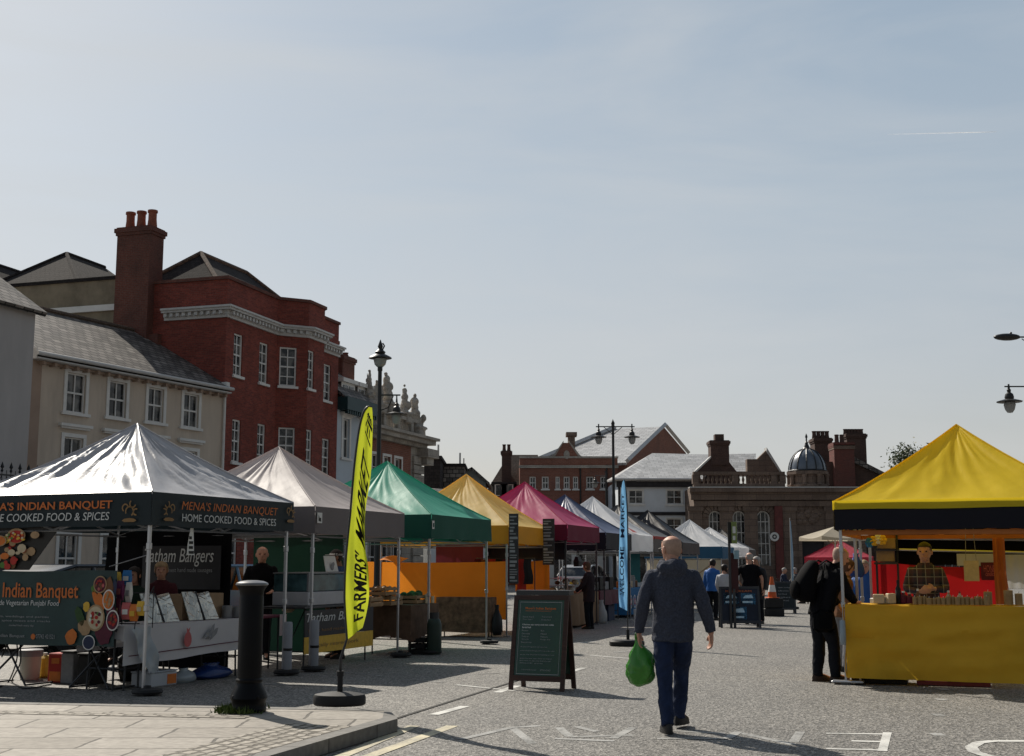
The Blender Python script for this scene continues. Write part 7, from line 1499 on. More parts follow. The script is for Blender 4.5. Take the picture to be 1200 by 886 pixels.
for (s_, u0, u1, v) in (('Samosa chaat 5', .12, .36, .765), ('Onion bhaji 4', .12, .33, .730), ('Thali plate 8', .53, .74, .765), ('Dal and rice 6', .53, .72, .730), ('Paneer', .12, .26, .585), ('Chana masala', .12, .30, .545), ('Tarka dal', .12, .27, .507), ('Aloo gobi', .12, .27, .470), ('Basmati rice', .12, .34, .432), ('Roti', .53, .60, .585), ('Naan', .53, .66, .545), ('Pakora', .53, .68, .507), ('Mango lassi', .53, .74, .470)): mtext(s_, u0, u1, v, v + .019, M_LETG)
mtext('Choose any curry and two sides', .12, .80, .658, .682, M_LETW, 'menu_heading', bold=.02); mtext('Served fresh', .12, .31, .625, .648, M_LETW, 'menu_heading', bold=.02)
for k, (s_, u1) in enumerate((('All dishes are vegetarian and home made', .68), ('please ask about allergens before you order today', .84), ('we also cater for parties and weddings at home', .84), ('gluten free and vegan dishes on request', .80), ('spice mixes to take away from the stall', .77), ('thank you', .60))): mtext(s_, .11, u1, .372 - .05*min(k, 3) - (.03*(k - 3) if k > 3 else 0), .372 - .05*min(k, 3) - (.03*(k - 3) if k > 3 else 0) + .018, M_LETG)
mtext('f  Mena\'s Indian Banquet', .16, .48, .075, .095, M_LETG); mtext('07742 421521', .56, .78, .075, .095, M_LETG)
q = MB(); q.box(-Wb*.47, -.02, Hb + .002, Wb*.50, .16, Hb + .06); q.build('top_rail', M_DKMET, ab)
a, b = G(853, 735), G(885, 737); C = (a + b)/2; Wb2 = (b - a).length
ab2, T2 = aboard(C + V((0, .2, 0)), 3, Wb2, .98, 'ice_cream_board', 'black A-board with three pale blue picture squares', M_DKMET, mat('board_navy', (.012, .018, .035), rough=.5, var=.3))
for k, (u0, u1, v0, v1) in enumerate(((.06, .48, .52, .86), (.54, .94, .52, .86), (.28, .68, .05, .44))):
    q = MB(); q.mesh([T2(u0, v0, .004), T2(u1, v0, .004), T2(u1, v1, .004), T2(u0, v1, .004)], [(0, 1, 2, 3)], 0); q.mesh([T2(u0 + .05, v0 + (v1-v0)*.55, .007), T2(u1 - .05, v0 + (v1-v0)*.55, .007), T2(u1 - .1, v1 - .04, .007), T2(u0 + .12, v1 - .06, .007)], [(0, 1, 2, 3)], 1); q.mesh([T2(u0 + .04, v0 + .04, .007), T2(u1 - .08, v0 + .04, .007), T2(u1 - .08, v0 + .10, .007), T2(u0 + .04, v0 + .10, .007)], [(0, 1, 2, 3)], 1); q.build('picture_square', [mat('picture_blue', (.10, .36, .66), rough=.4, var=.2, scale=9), mat('picture_pale', (.42, .60, .72), rough=.4, var=.2, scale=9)], ab2)
q = MB(); put_text(q, 'ICE CREAM', lambda u, v: T2(.12 + .72*u, .90 + .06*v, .006)); q.build('lettering', M_LETO, ab2)
a, b = G(910, 719), G(934, 719); C = (a + b)/2; Wb3 = (b - a).length
ab3, T3 = aboard(C + V((0, .2, 0)), 6, Wb3, .98, 'chalk_board', 'dark chalkboard A-board with faint white handwriting', M_DKMET, mat('chalkboard', (.018, .026, .030), rough=.6, var=.3))
for k, s_ in enumerate(('open today', 'coffee and tea', 'hot food', 'cakes', 'fresh bread')): q = MB(); put_text(q, s_, lambda u, v: T3(.1 + (.7 - .1*(k % 3))*u, .80 - .13*k + .06*v, .006), shear=.2); q.build('chalk_line', M_LETG, ab3)
# ------------------------------------------------------------------ street lamps
def lantern(par, c, s_=1.0, hang=True):
    q = MB(); q.lathe([(.0, .42), (.02, .42), (.03, .30), (.05, .28), (.04, .22), (.09, .18), (.11, .10), (.10, .06), (.30, .0), (.29, -.02), (.10, -.02), (0, -.02)], 14, o=(0, 0, 0)); L = q.build('lamp_hood', M_IRON, par, smooth=30, loc=c); L.scale = (s_,)*3
    q = MB(); q.lathe([(.0, -.025), (.12, -.025), (.14, -.08), (.11, -.20), (.06, -.27), (0, -.28)], 12); G_ = q.build('lamp_glass', mat('lamp_glass_m', (.45, .46, .46), rough=.15, var=.05, spec=.6, transl=.5), L, smooth=30); return L
def postbase(q, h, r_, top): q.lathe([(0, 0), (r_*2.1, 0), (r_*2.1, .08), (r_*1.7, .14), (r_*1.6, .9), (r_*1.9, .95), (r_*1.2, 1.05), (r_*1.05, 1.1), (r_*.95, h*.6), (r_*.8, h*.62), (r_*.7, h - .1), (r_*.9, h - .08), (r_*.9, h), (0, h)], 14)
pl = P(442, 545, 27.5); tp = P(447, 430, 27.5).z; o = empty('street_lamp', (pl.x + .03, 27.5, 0), 0, 'tall black lamp post with a top lantern and a bracket lantern beside the green gazebo', 'street lamp'); q = MB(); postbase(q, tp, .062, 1); q.build('post', M_IRON, o, smooth=30)
pz = P(447, 398, 27.5).z; hz = P(447, 420, 27.5).z; q = MB(); q.lathe([(.26, hz), (.24, hz + .03), (.10, hz + .10), (.12, hz + .14), (.05, hz + .2), (.04, pz - .2), (.06, pz - .15), (.005, pz)], 12); q.tube([(.03, 0, hz + .15), (.09, 0, hz + .28), (.05, 0, hz + .34)], .018, 5); q.build('top_hood', M_IRON, o, smooth=30); q = MB(); q.lathe([(.07, tp), (.12, tp + .05), (.15, hz - .02), (.1, hz), (0, hz)], 12); q.build('top_glass', MATS['lamp_glass_m'] if 'lamp_glass_m' in MATS else mat('lamp_glass_m', (.45, .46, .46), rough=.15, var=.05, spec=.6, transl=.5), o, smooth=30)
az = P(447, 463, 27.5).z; ax = P(465, 463, 27.5).x - pl.x - .03; q = MB(); q.tube([(0, 0, az), (ax + .08, 0, az)], .018, 6); q.tube([(0, 0, az - .35), (ax*.5, 0, az - .28), (ax*.8, 0, az - .02)], .012, 5); q.tube([(ax, 0, az), (ax, 0, az - .12)], .015, 6); q.build('bracket', M_IRON, o); lantern(o, (ax, 0, az - .42), .82)
p_ = P(719, 560, 46); t_ = P(720, 491, 46).z; o = empty('street_lamp', (p_.x, 46, 0), 0, 'black lamp post with two lanterns on a crossbar above the white gazebo', 'street lamp'); q = MB(); postbase(q, t_ - .2, .065, 1); q.lathe([(.05, t_ - .25), (.07, t_ - .15), (.02, t_ - .05), (.003, t_)], 8); q.build('post', M_IRON, o, smooth=30)
cz_ = P(720, 500, 46).z; xs_ = [P(701.5, 500, 46).x - p_.x, P(740.5, 500, 46).x - p_.x]; q = MB(); q.tube([(xs_[0] - .1, 0, cz_), (xs_[1] + .1, 0, cz_)], .022, 6)
for x in xs_: q.tube([(x, 0, cz_ - .12), (x, 0, cz_ + .1)], .025, 6)
q.tube([(-.35, 0, cz_), (0, 0, cz_ - .3), (.35, 0, cz_)], .014, 5); q.build('crossbar', M_IRON, o)
for x in xs_: lantern(o, (x, 0, cz_ - .38), .98)
p_ = P(710.5, 590, 80); o = empty('street_lamp', (p_.x, 80, 0), 0, 'slim lamp post with one side lantern before the brick building', 'street lamp'); t_ = P(710, 552, 80).z; q = MB(); postbase(q, t_, .08, 1); q.build('post', M_IRON, o, smooth=30); ax = P(697.5, 560, 80).x - p_.x; q = MB(); q.tube([(0, 0, t_ - .3), (ax, 0, t_ - .3)], .02, 5); q.build('bracket', M_IRON, o); lantern(o, (ax, 0, t_ - .75), 1.1)
p_ = P(1228, 500, 30); o = empty('street_lamp', (p_.x, 30, 0), 0, 'street lamp at the right edge with a modern head above a hanging lantern', 'street lamp'); hz1 = P(1180, 395, 30); hz2 = P(1182, 453, 30); q = MB(); postbase(q, hz1.z + .3, .09, 1); q.build('post', M_IRON, o, smooth=30)
q = MB(); q.tube([(0, 0, hz1.z), (hz1.x - p_.x + .1, 0, hz1.z)], .020, 6); q.tube([(0, 0, hz1.z - .4), (-.5, 0, hz1.z - .04)], .012, 5); q.build('upper_bracket', M_IRON, o); q = MB(); q.tube([(0, 0, hz2.z), (hz2.x - p_.x - .1, 0, hz2.z)], .018, 6); q.tube([(0, 0, hz2.z - .5), (-.5, 0, hz2.z - .06)], .012, 5); q.build('bracket', M_IRON, o)
q = MB(); q.M = Matrix.Translation((hz1.x - p_.x, 0, hz1.z)); q.ball((0, 0, 0), .33, 14, 0, (1, .42, .26), 8); q.tube([(.1, 0, .07), (.1, 0, .12)], .03, 6); q.build('lamp_head', M_IRON, o, smooth=True); lantern(o, (hz2.x - p_.x, 0, hz2.z - .36), 1.0)
# ------------------------------------------------------------------ bus stop post, furled flag, cone, low barrier
a = G(857, 736); o = empty('bus_stop', (a.x, a.y, 0), 0, 'bus stop post with a black and lime green sign beside the A-board of blue pictures', 'bus stop'); Yx = a.y; zz = lambda py: P(857, py, Yx).z; q = MB(); q.tube([(0, 0, 0), (0, 0, zz(612))], .032, 8); q.build('post', M_DKMET, o)
w_ = lambda p0: P(p0, 650, Yx).x - a.x; q = MB(); q.box(w_(853.5), -.03, zz(637), w_(857.5), .03, zz(612)); q.build('black_panel', M_LETK, o); q = MB(); q.box(w_(857.6), -.025, zz(637), w_(864), .025, zz(611.5)); q.build('green_panel', mat('lime_panel', (.19, .25, .08), rough=.4, var=.2), o); q = MB(); q.box(w_(859), -.03, zz(625), w_(862.5), -.026, zz(617)); q.box(w_(859), -.03, zz(633), w_(862), -.026, zz(628)); q.build('mark', M_LETW, o); q = MB(); q.box(w_(860), -.02, zz(655), w_(866), .02, zz(645)); q.build('small_plate', mat('pale_blue_plate', (.24, .38, .45), rough=.4), o); q = MB(); q.box(w_(856), .036, .9, w_(865), .14, zz(648)); q.build('timetable_case', mat('dark_maroon', (.045, .010, .014), rough=.4), o); q = MB(); q.box(.06, -.02, 0, .12, .02, zz(690)); q.build('side_post', M_DKMET, o)
a = P(928, 690, 44); zt = P(928, 607, 44).z; o = empty('furled_flag', (a.x, 44, 0), 0, 'slim pale blue furled flag on a pole before the stone building', 'flag'); q = MB(); q.tube([(0, 0, 0), (0, 0, zt)], [.02, .012], 6); q.build('pole', M_LEADW, o); q = MB(); q.tube([(.03, 0, .6), (.04, 0, 1.2), (.045, 0, 1.9), (.035, 0, 2.4), (.02, 0, zt - .1)], [.02, .035, .04, .028, .012], 8); q.build('cloth', cloth('flag_pale', (.33, .45, .56), .3), o, smooth=True); q = MB(); q.lathe([(0, 0), (.22, 0), (.22, .08), (.05, .1), (0, .1)], 12); q.build('base', M_RUBBER, o)
a = G(905, 722); Yc = a.y; zb_ = P(905, 701, Yc).z; zt_ = P(905, 676, Yc).z; o = empty('traffic_cone', (P(905, 700, Yc).x, Yc, zb_), .2, 'orange traffic cone with a white band standing on a dark crate', 'traffic cone'); h = zt_ - zb_; q = MB(); q.box(-.17, -.17, 0, .17, .17, .03, bev=.01); q.lathe([(.13, .03), (.115, h*.3)], 16); q.lathe([(.08, h*.62), (.04, h), (0, h)], 16); q.build('cone', mat('cone_orange', (.55, .10, .02), rough=.45, var=.12), o, smooth=40); q = MB(); q.lathe([(.115, h*.3), (.08, h*.62)], 16); q.build('white_band', M_PAPER, o, smooth=40)
o = empty('dark_crate', (a.x, Yc, 0), .1, 'dark plastic crate under the traffic cone', 'crate'); q = MB(); w_ = .30; q.box(-w_, -.25, .0, w_, .25, zb_*.45, bev=.02); q.box(-w_*.96, -.24, zb_*.47, w_*.96, .24, zb_ - .003, bev=.02); q.build('body', M_RUBBER, o)
a, b = G(820, 717), G(905, 722); ln = (b - a).length; o = empty('low_barrier', (a.x, a.y, 0), atan2((b - a).y, (b - a).x), 'low dark timber barrier lying along the stalls behind the A-boards', 'barrier'); q = MB(); q.box(0, -.06, .10, ln, .06, .24, bev=.02); q.build('rail', M_DKMET, o)
for t in (.1, .5, .9): q = MB(); q.box(ln*t - .15, -.2, 0, ln*t + .15, .2, .097); q.build('foot', M_RUBBER, o)
# ------------------------------------------------------------------ cars parked behind the stalls
def car(x, y, rz, col, label, Lc=4.0, W_=1.72, H_=1.48):
    o = empty('parked_car', (x, y, 0), rz, label, 'car', 'cars parked behind the stalls'); q = MB()
    prof = [(-2.0, .30, .55, .70), (-1.95, .22, .85, .80), (-1.80, .20, .98, .84), (-1.2, .2, 1.0, .86), (-.6, .2, .98, .86), (.6, .2, .95, .86), (1.2, .2, .90, .86), (1.75, .2, .78, .82), (1.95, .24, .66, .74), (2.0, .35, .55, .62)]
    k = Lc/4; q.rings([[(x_*k, w_*sy*W_/1.72, z) for sy, z in ((-.92, z0), (-1, z0 + (z1-z0)*.35), (-1, z0 + (z1-z0)*.75), (-.93, z1), (.93, z1), (1, z0 + (z1-z0)*.75), (1, z0 + (z1-z0)*.35), (.92, z0))] for x_, z0, z1, w_ in prof]); m = mat('car_' + label.split()[0], col, rough=.25, var=.04, metal=.2, spec=.6); q.build('body', m, o, smooth=35)
    q = MB(); cab = [(-1.82, .97, .0), (-1.45, 1.36, .12), (-.9, H_, .15), (.1, H_, .15), (.45, 1.38, .12), (1.05, .93, .0)]
    q.rings([[(x_*k, (-.80 + i_)*W_/1.72, .93), (x_*k, (-.80 + i_)*W_/1.72, z - .01), (x_*k, (.80 - i_)*W_/1.72, z - .01), (x_*k, (.80 - i_)*W_/1.72, .93)] for x_, z, i_ in cab]); q.build('windows', M_GLASS, o)
    q = MB()
    q.rings([[(x_*k, -(.80 - i_)*W_/1.72 + .02, z), (x_*k, -(.80 - i_)*W_/1.72 + .06, z + .02), (x_*k, (.80 - i_)*W_/1.72 - .06, z + .02), (x_*k, (.80 - i_)*W_/1.72 - .02, z)] for x_, z, i_ in cab[1:5]])
    for s_ in (-1, 1):
        for i in range(5): a_, b_ = cab[i], cab[i+1]; q.tube([(a_[0]*k, s_*(.81 - a_[2])*W_/1.72, a_[1]), (b_[0]*k, s_*(.81 - b_[2])*W_/1.72, b_[1])], .035, 5)
        for xx in (-.45, ): q.tube([(xx*k, s_*.81*W_/1.72, .95), (xx*k, s_*.655*W_/1.72, H_ - .03)], .035, 5)
    q.build('roof', m, o, smooth=35)
    for xx in (-1.25, 1.25):
        for s_ in (-1, 1):
            q = MB(); q.tube([(xx*k, s_*.70, .31), (xx*k, s_*.87, .31)], .31, 18); w_ = q.build('wheel', M_RUBBER, o, smooth=40); q = MB(); q.tube([(xx*k, s_*.871, .31), (xx*k, s_*.885, .31)], [.20, .17], 14); q.build('rim', M_ALU, w_)
    for s_ in (-1, 1):
        q = MB(); q.box(1.80*k, s_*.60 - .14, .62, 1.985*k, s_*.60 + .14, .76, bev=.03); q.build('headlight', M_PAPER, o); q = MB(); q.box(-1.99*k, s_*.66 - .08, .70, -1.83*k, s_*.66 + .10, .95, bev=.03); q.build('tail_light', cm('red'), o)
    q = MB(); q.box(-2.005*k, -.26, .60, -1.97*k, .26, .71); q.build('number_plate', cm('yellow'), o); return o
a = P(276, 680, 27); car(a.x - .3, 27.5, R(62), (.12, .20, .30), 'pale blue hatchback parked behind the sausage stall side wall'); a = P(88, 680, 23.5); car(a.x, 24, R(64), (.03, .035, .045), 'dark grey hatchback parked behind the silver stall')
a = P(676, 690, 62); car(a.x + .4, 62, R(70), (.20, .20, .21), 'silver hatchback parked beyond the maroon stall'); a = P(150, 680, 31); car(a.x, 32, R(60), (.30, .31, .33), 'grey saloon parked by the cream house')
# ------------------------------------------------------------------ the yellow stall on the right
C = G(988, 802); A_ = 20; F0 = Frame(C.x, C.y, A_); c = F0.w(1.5, 1.5); F = Frame(c.x, c.y, A_); FY = F
z_ = lambda py, px=990: F.onY(px, py, -1.53)[1]
gy = gazebo(F, 'market_gazebo', 'bright yellow gazebo with a black valance on the right of the square', M_BRYEL, cloth('black_navy_drop', (.006, .006, .012), .03), z_(621), z_(588), P(1139, 498, F.o.y).z, hem=(z_(597), M_BRYEL), wr=.02, seed=31, group='market stall gazebos', trussm=M_ALU, bars=False, sag=.09)
q = MB(); zb = z_(627); zt = z_(621.5); M_ORP = mat('orange_tape', (.40, .13, .03), rough=.6, var=.15)
for (a, b) in (((-1.46, -1.46), (1.46, -1.46)), ((-1.46, -1.46), (-1.46, 1.46)), ((-1.46, 1.46), (1.46, 1.46))):
    dx, dy = b[0] - a[0], b[1] - a[1]; w_ = .02; q.box(min(a[0], b[0]) - w_, min(a[1], b[1]) - w_, zb, max(a[0], b[0]) + w_, max(a[1], b[1]) + w_, zt)
    for k in range(2): q.tube([(a[0] + dx*k/2, a[1] + dy*k/2, zb), (a[0] + dx*(k+1)/2, a[1] + dy*(k+1)/2, zt + .22)], .012, 4); q.tube([(a[0] + dx*k/2, a[1] + dy*k/2, zt + .22), (a[0] + dx*(k+1)/2, a[1] + dy*(k+1)/2, zb)], .012, 4)
    a = (a[0], a[1] + 1e-3)
q.tube([(0, 0, 2.4), (0, 0, P(1139, 500, F.o.y).z - .05)], .02, 6); q.build('truss', M_ORP, gy)
# counter: table, cloth, goods
ct = F.onY(1095, 709.5, -1.50)[1]
table(F, -1.36, -1.44, 1.7, -.80, ct - .03, 'long white legged counter table under the yellow cloth', legm=M_PAPER)
q = MB(); yc = -1.52; y_b = lambda u: F.onY(992 + 208*u, 795 + 7*u, yc)[1]
def fr(u, v):
    b = .085 - .02*u; k = 1 - v; wv = .010*sin(u*60 + v*2) * k + .018*sin(u*17 + v*4)*k + (.05*mnoise.noise(V((u*3.5 + v*1.2, v*6.5 - u*1.5, 2))) + .022*mnoise.noise(V((u*8 - v, v*13 + u*4, 7))) + .02*abs(mnoise.noise(V((u*7, v*22 + u*9, 3)))))*min(1, 5*v*(1 - v))
    return (-1.44 + 3.2*u, yc - .01 - wv, b + (ct - b)*v - .02*sin(u*9)*k*v*3)
q.grid(fr, 90, 18); q.grid(lambda u, v: (-1.445 - .015*sin(v*9) - .01*sin(u*20), yc + .72*(1-u), .09 + (ct - .09)*v), 12, 8); q.grid(lambda u, v: (-1.44 + 3.2*u, yc + .73*v, ct + .003*sin(u*40)), 20, 3)
tag(q.build('yellow_cloth', cloth('counter_yellow', (.72, .43, .035), .34, .75, bmp=.35, bscale=9), None, smooth=50, loc=F.o, rz=F.rz), 'long creased yellow cloth covering the counter of the yellow stall', 'tablecloth')
T0 = ct + .008; rnd = random.Random(12); fxp = lambda px, y=-1.3: F.onY(px, 705, y)[0]
M_CAND = mat('beeswax', (.33, .22, .10), rough=.6, var=.25, scale=12)
def bottle(x, y, r_, h, m, capm, label, cat='jar', nm='jar', grp=None):
    o = ftg(F, nm, label, cat, x, y, T0, group=grp); q = MB(); q.lathe([(0, 0), (r_*.95, 0), (r_, .01), (r_, h*.62), (r_*.55, h*.74), (r_*.42, h*.8), (r_*.42, h*.88), (0, h*.88)], 12); q.build('body', m, o, smooth=40); q = MB(); q.lathe([(r_*.46, h*.86), (r_*.48, h*.88), (r_*.48, h), (0, h)], 10); q.build('cap', capm, o, smooth=40); return o
for k in range(16):
    px_ = 1072 + k*5.6; nm = ['first', 'second', 'third', 'fourth', 'fifth', 'sixth', 'seventh', 'eighth', 'ninth', 'tenth', 'eleventh', 'twelfth', 'thirteenth', 'fourteenth', 'fifteenth', 'sixteenth'][k]
    o = ftg(F, 'candle', nm + ' stubby beeswax candle from the left along the front edge of the yellow counter', 'candle', fxp(px_, -1.42), -1.42 + .02*(k % 3), T0, group='candles along the yellow counter'); h = .075 + .035*rnd.random(); r_ = .026 + .008*(k % 2); q = MB(); q.lathe([(0, 0), (r_, 0), (r_, h*.96), (r_*.8, h), (0, h*.98)], 12); q.build('wax', M_CAND, o, smooth=40); q = MB(); q.tube([(0, 0, h*.98), (.003, 0, h + .02)], .003, 4); q.build('wick', M_PAPER, o)
for k, (px_, r_, h, lab) in enumerate(((1158, .05, .16, 'tall beeswax pillar candle near the orange post'), (1182, .055, .18, 'large beeswax pillar candle right of the orange post'), (1194, .045, .14, 'beeswax pillar candle at the right edge of the picture'), (1146, .045, .10, 'short wide beeswax candle left of the orange post'))):
    o = ftg(F, 'candle', lab, 'candle', fxp(px_, -1.2), -1.2, T0, group='pillar candles on the yellow counter'); q = MB(); q.lathe([(0, 0), (r_, 0), (r_, h*.97), (r_*.85, h), (0, h*.97)], 14); q.build('wax', M_CAND, o, smooth=40); q = MB(); q.tube([(0, 0, h*.96), (.004, 0, h + .025)], .003, 4); q.build('wick', M_PAPER, o)
for k, (px_, r_, h, c1, c2, lab) in enumerate(((1053, .035, .30, 'black', 'black', 'black bottle standing tallest among the jars'), (1059, .045, .16, 'plum', 'white', 'plum coloured jar beside the black bottle'), (1066, .045, .14, 'plum', 'cream', 'dark jar with a cream lid left of the candles'), (1046, .04, .13, 'brown', 'cream', 'brown jar with a cream lid left of the black bottle'), (1076, .03, .19, 'brown', 'white', 'slim brown bottle behind the candles'), (1112, .03, .17, 'tan', 'white', 'slim tan bottle in front of the red cloth'), (1125, .03, .16, 'cream', 'red', 'cream bottle with a red cap before the red cloth'))): bottle(fxp(px_, -1.15), -1.15, r_, h, cm(c1), cm(c2), lab, grp='jars on the yellow counter')
for k, (px_, w_, h, c1, lab) in enumerate(((1030, .14, .12, 'cream', 'cream soap block at the left end of the yellow counter'), (1036, .09, .09, 'white', 'white soap block second from the counter end'), (1044, .11, .13, 'cream', 'cream card box beside the brown jar'), (1024, .08, .07, 'white', 'small white soap block nearest the pole'))): box_thing(F, 'soap_block', lab, 'soap', fxp(px_, -1.25), -1.25 + .05*(k % 2), T0, w_, .08, h, cm(c1), turn=.3*k, bev=.008, group='soap blocks on the yellow counter')
q = MB(); q.box(0, -.11, 0, .5, .11, .012); q.box(0, -.12, .012, .5, -.10, .05); q.box(0, .10, .012, .5, .12, .05); q.box(0, -.1, .012, .014, .1, .05); q.box(.486, -.1, .012, .5, .1, .05); w_ = F.w(fxp(1026, -1.2), -1.05, T0); tag(q.build('wooden_tray', M_WOODD, None, loc=w_, rz=F.rz), 'shallow dark wooden tray at the left end of the yellow counter', 'tray')
# back of the stall
yb = 1.46; bx = lambda px, py=680: F.onY(px, py, yb)
q = MB(); a, b = bx(1022)[0], bx(1166)[0]; zt0, zt1 = bx(1022, 657)[1], bx(1166, 664)[1]; q.grid(lambda u, v: (a + (b - a)*u, yb + .02*sin(u*14), .35 + (zt0 + (zt1 - zt0)*u - .35 - .04*sin(pi*u))*v), 24, 6); tag(q.build('red_backcloth', cloth('red_backcloth_m', (.42, .012, .015), .35), None, smooth=True, loc=F.o, rz=F.rz), 'bright red cloth hung across the back of the yellow stall', 'cloth')
q = MB(); a, b = bx(1050)[0], 1.52; q.grid(lambda u, v: (a + (b - a)*u, yb + .12 + .015*sin(u*22), 1.5 + .75*v), 20, 3); tag(q.build('black_back_panel', M_BLACKF, None, smooth=True, loc=F.o, rz=F.rz), 'black fabric panel across the upper back of the yellow stall', 'side wall')
q = MB(); q.tube([(bx(1045)[0], yb + .06, bx(1045, 630)[1]), (1.5, yb + .06, bx(1200, 633)[1])], .03, 6); q.tube([(bx(1055)[0], yb + .06, bx(1045, 644)[1]), (1.5, yb + .06, bx(1200, 649)[1])], .02, 6); tag(q.build('white_rail', M_ALU, None, loc=F.o, rz=F.rz), 'pale metal rails across the upper back of the yellow stall', 'rail')
for k, (p0, p1, y0_, y1_, lab) in enumerate(((1121, 1165, 649, 663, 'wide white paper sheet pinned on the black back panel'), (1178, 1203, 650, 690, 'tall white sheet hanging at the right edge of the stall back'))):
    a, z1 = bx(p0, y0_); b, z0 = bx(p1, y1_); q = MB(); q.grid(lambda u, v: (a + (b - a)*u, yb - .05 + .01*sin(u*12), z0 + (z1 - z0)*v), 8, 3); tag(q.build('white_sheet', cloth('white_sheet_m', (.55, .55, .55), .3), None, smooth=True, loc=F.o, rz=F.rz), lab, 'sheet')
yq = .75; a, z1 = F.onY(1129, 657, yq); b, z0 = F.onY(1148, 681, yq); o = ftg(F, 'hanging_notice', 'pale notice hanging on two strings before the red cloth', 'notice', 0, yq, 0); q = MB(); q.box(a, -.006, z0, b, .006, z1); q.build('card', cm('cream'), o); q = MB(); q.tube([(a + .03, 0, z1), (a + .05, 0, z1 + .45)], .004, 4); q.tube([(b - .03, 0, z1), (b - .05, 0, z1 + .45)], .004, 4); q.build('strings', cm('grey'), o)
a, z1 = F.onY(1149, 659, yb - .1); b, z0 = F.onY(1173, 680, yb - .1); o = ftg(F, 'plum_sign', 'plum sign with pale lettering hung beside the orange curtain', 'sign', 0, yb - .12, 0); q = MB(); q.box(a, -.005, z0, b, .005, z1); q.build('sheet', cm('plum'), o); q = MB(); text_y(q, 'HONEY', a + .04, b - .04, z1 - .14, z1 - .04, -.010); text_y(q, 'candles', a + .06, b - .08, z0 + .06, z0 + .13, -.010, shear=.2); q.build('lettering', cm('pink'), o)
xo, _ = F.onY(1171, 660, .9); q = MB(); q.grid(lambda u, v: (xo - .075 + .16*u + .10*u*max(0, .45 - v), .9 + .03*sin(u*14), .95 + (zb - .95)*v), 8, 10); tag(q.build('orange_curtain', cloth('orange_curtain_m', (.50, .16, .05), .4), None, smooth=True, loc=F.o, rz=F.rz), 'narrow orange curtain tied to a post inside the yellow stall', 'curtain')
for k, (p0, p1, y0_, y1_, lab) in enumerate(((1028, 1049, 631, 643, 'upper brown cardboard box hung behind the yellow stall corner'), (1027, 1048, 645.5, 658, 'lower brown cardboard box hung behind the yellow stall corner'))):
    a, z1 = F.onY(p0, y0_, 1.2); b, z0 = F.onY(p1, y1_, 1.2); box_thing(F, 'cardboard_box', lab, 'box', (a+b)/2, 1.25, z0, b - a, .22, z1 - z0, M_CARD, bev=.003, group='boxes on the back shelf')
xs0, zs0 = F.onY(1025, 659, 1.2); q = MB(); q.box(F.onY(1025, 659, 1.2)[0], 1.08, F.onY(1025, 659, 1.2)[1] - .03, F.onY(1052, 659, 1.2)[0], 1.42, F.onY(1025, 659, 1.2)[1]); q.box(F.onY(1025, 659, 1.2)[0], 1.08, F.onY(1025, 644, 1.2)[1] - .012, F.onY(1052, 644, 1.2)[0], 1.42, F.onY(1025, 644.5, 1.2)[1])
for xx in (1026, 1051): x = F.onY(xx, 659, 1.2)[0]; q.box(x - .015, 1.40, 0, x + .015, 1.43, 2.05)
tag(q.build('wire_shelf', M_DKMET, None, loc=F.o, rz=F.rz), 'dark two tier shelf holding the brown boxes at the stall back', 'shelf')
for k, (px_, py_, c_) in enumerate(((1024, 634, 'yellow'), (1029, 632, 'white'), (1034, 633, 'yellow'), (1019, 636, 'blue'))):
    x, z = F.onY(px_, py_, 1.0); o = ftg(F, 'paper_flower', ['yellow paper flower nearest the back pole', 'white paper flower between two yellow ones', 'yellow paper flower furthest right on the string', 'blue paper flower leftmost on the string'][k], 'paper flower', x, 1.0, z, group='paper flowers hung in the yellow stall'); q = MB()
    for j in range(6): t = j*pi/3; q.ball((.035*cos(t), 0, .045*sin(t)), .035, 7, 0, (1, .5, 1), 4)
    q.ball((0, -.01, 0), .025, 7, 0); q.build('petals', cm(c_), o, smooth=True)
for k, (px_, y_, py0, lab) in enumerate(((1003, .55, 620, 'slim aluminium pole inside the left side of the yellow stall'), (1020, 1.62, 625, 'aluminium pole of the next stall behind the boxes'))):
    x = F.onY(px_, 660, y_)[0]; o = ftg(F, 'tent_pole', lab, 'pole', x, y_, 0, group='loose tent poles'); q = MB(); q.box(-.02, -.02, 0, .02, .02, 2.15, bev=.004); q.build('tube', M_ALU, o); q = MB(); q.box(-.06, -.06, 0, .06, .06, .015); q.build('foot_plate', M_STEELG, o)
for k, (px_, lab) in enumerate(((1100, 'pinkish red plastic crate under the yellow counter, left of the pair'), (1135, 'pinkish red plastic crate under the yellow counter, right of the pair'))): crate(F, F.onY(px_, 800, -1.2)[0], -1.15, 0, .52, .34, .14, lab, m=mat('pink_crate', (.22, .05, .06), rough=.5, var=.1), group='crates under the yellow counter')
for k, px_ in enumerate((1030, 1052)): box_thing(F, 'black_tub', ['black tub under the yellow counter by the corner pole', 'black tub under the yellow counter beside the pink crates'][k], 'tub', F.onY(px_, 800, -1.1)[0] - .1, -1.1, 0, .45, .4, .25, cm('black'), lid=.03)
# cable tie bundle on the front pole, foot board
q = MB(); q.lathe([(0, .0), (.035, 0), (.04, .1), (.035, .30), (0, .31)], 8); w_ = F.w(-1.47, -1.60, .50); tag(q.build('tied_pouch', mat('clear_blue', (.30, .36, .40), rough=.4), None, smooth=True, loc=w_), 'pale pouch tied to the front pole of the yellow stall', 'pouch')
q = MB(); q.box(-.22, -.10, 0.022, .18, .10, .05, bev=.01); w_ = F.w(-1.42, -1.47, 0); tag(q.build('foot_board', M_ALU, None, loc=w_, rz=F.rz), 'flat pale board lying on the front pole foot of the yellow stall', 'board')
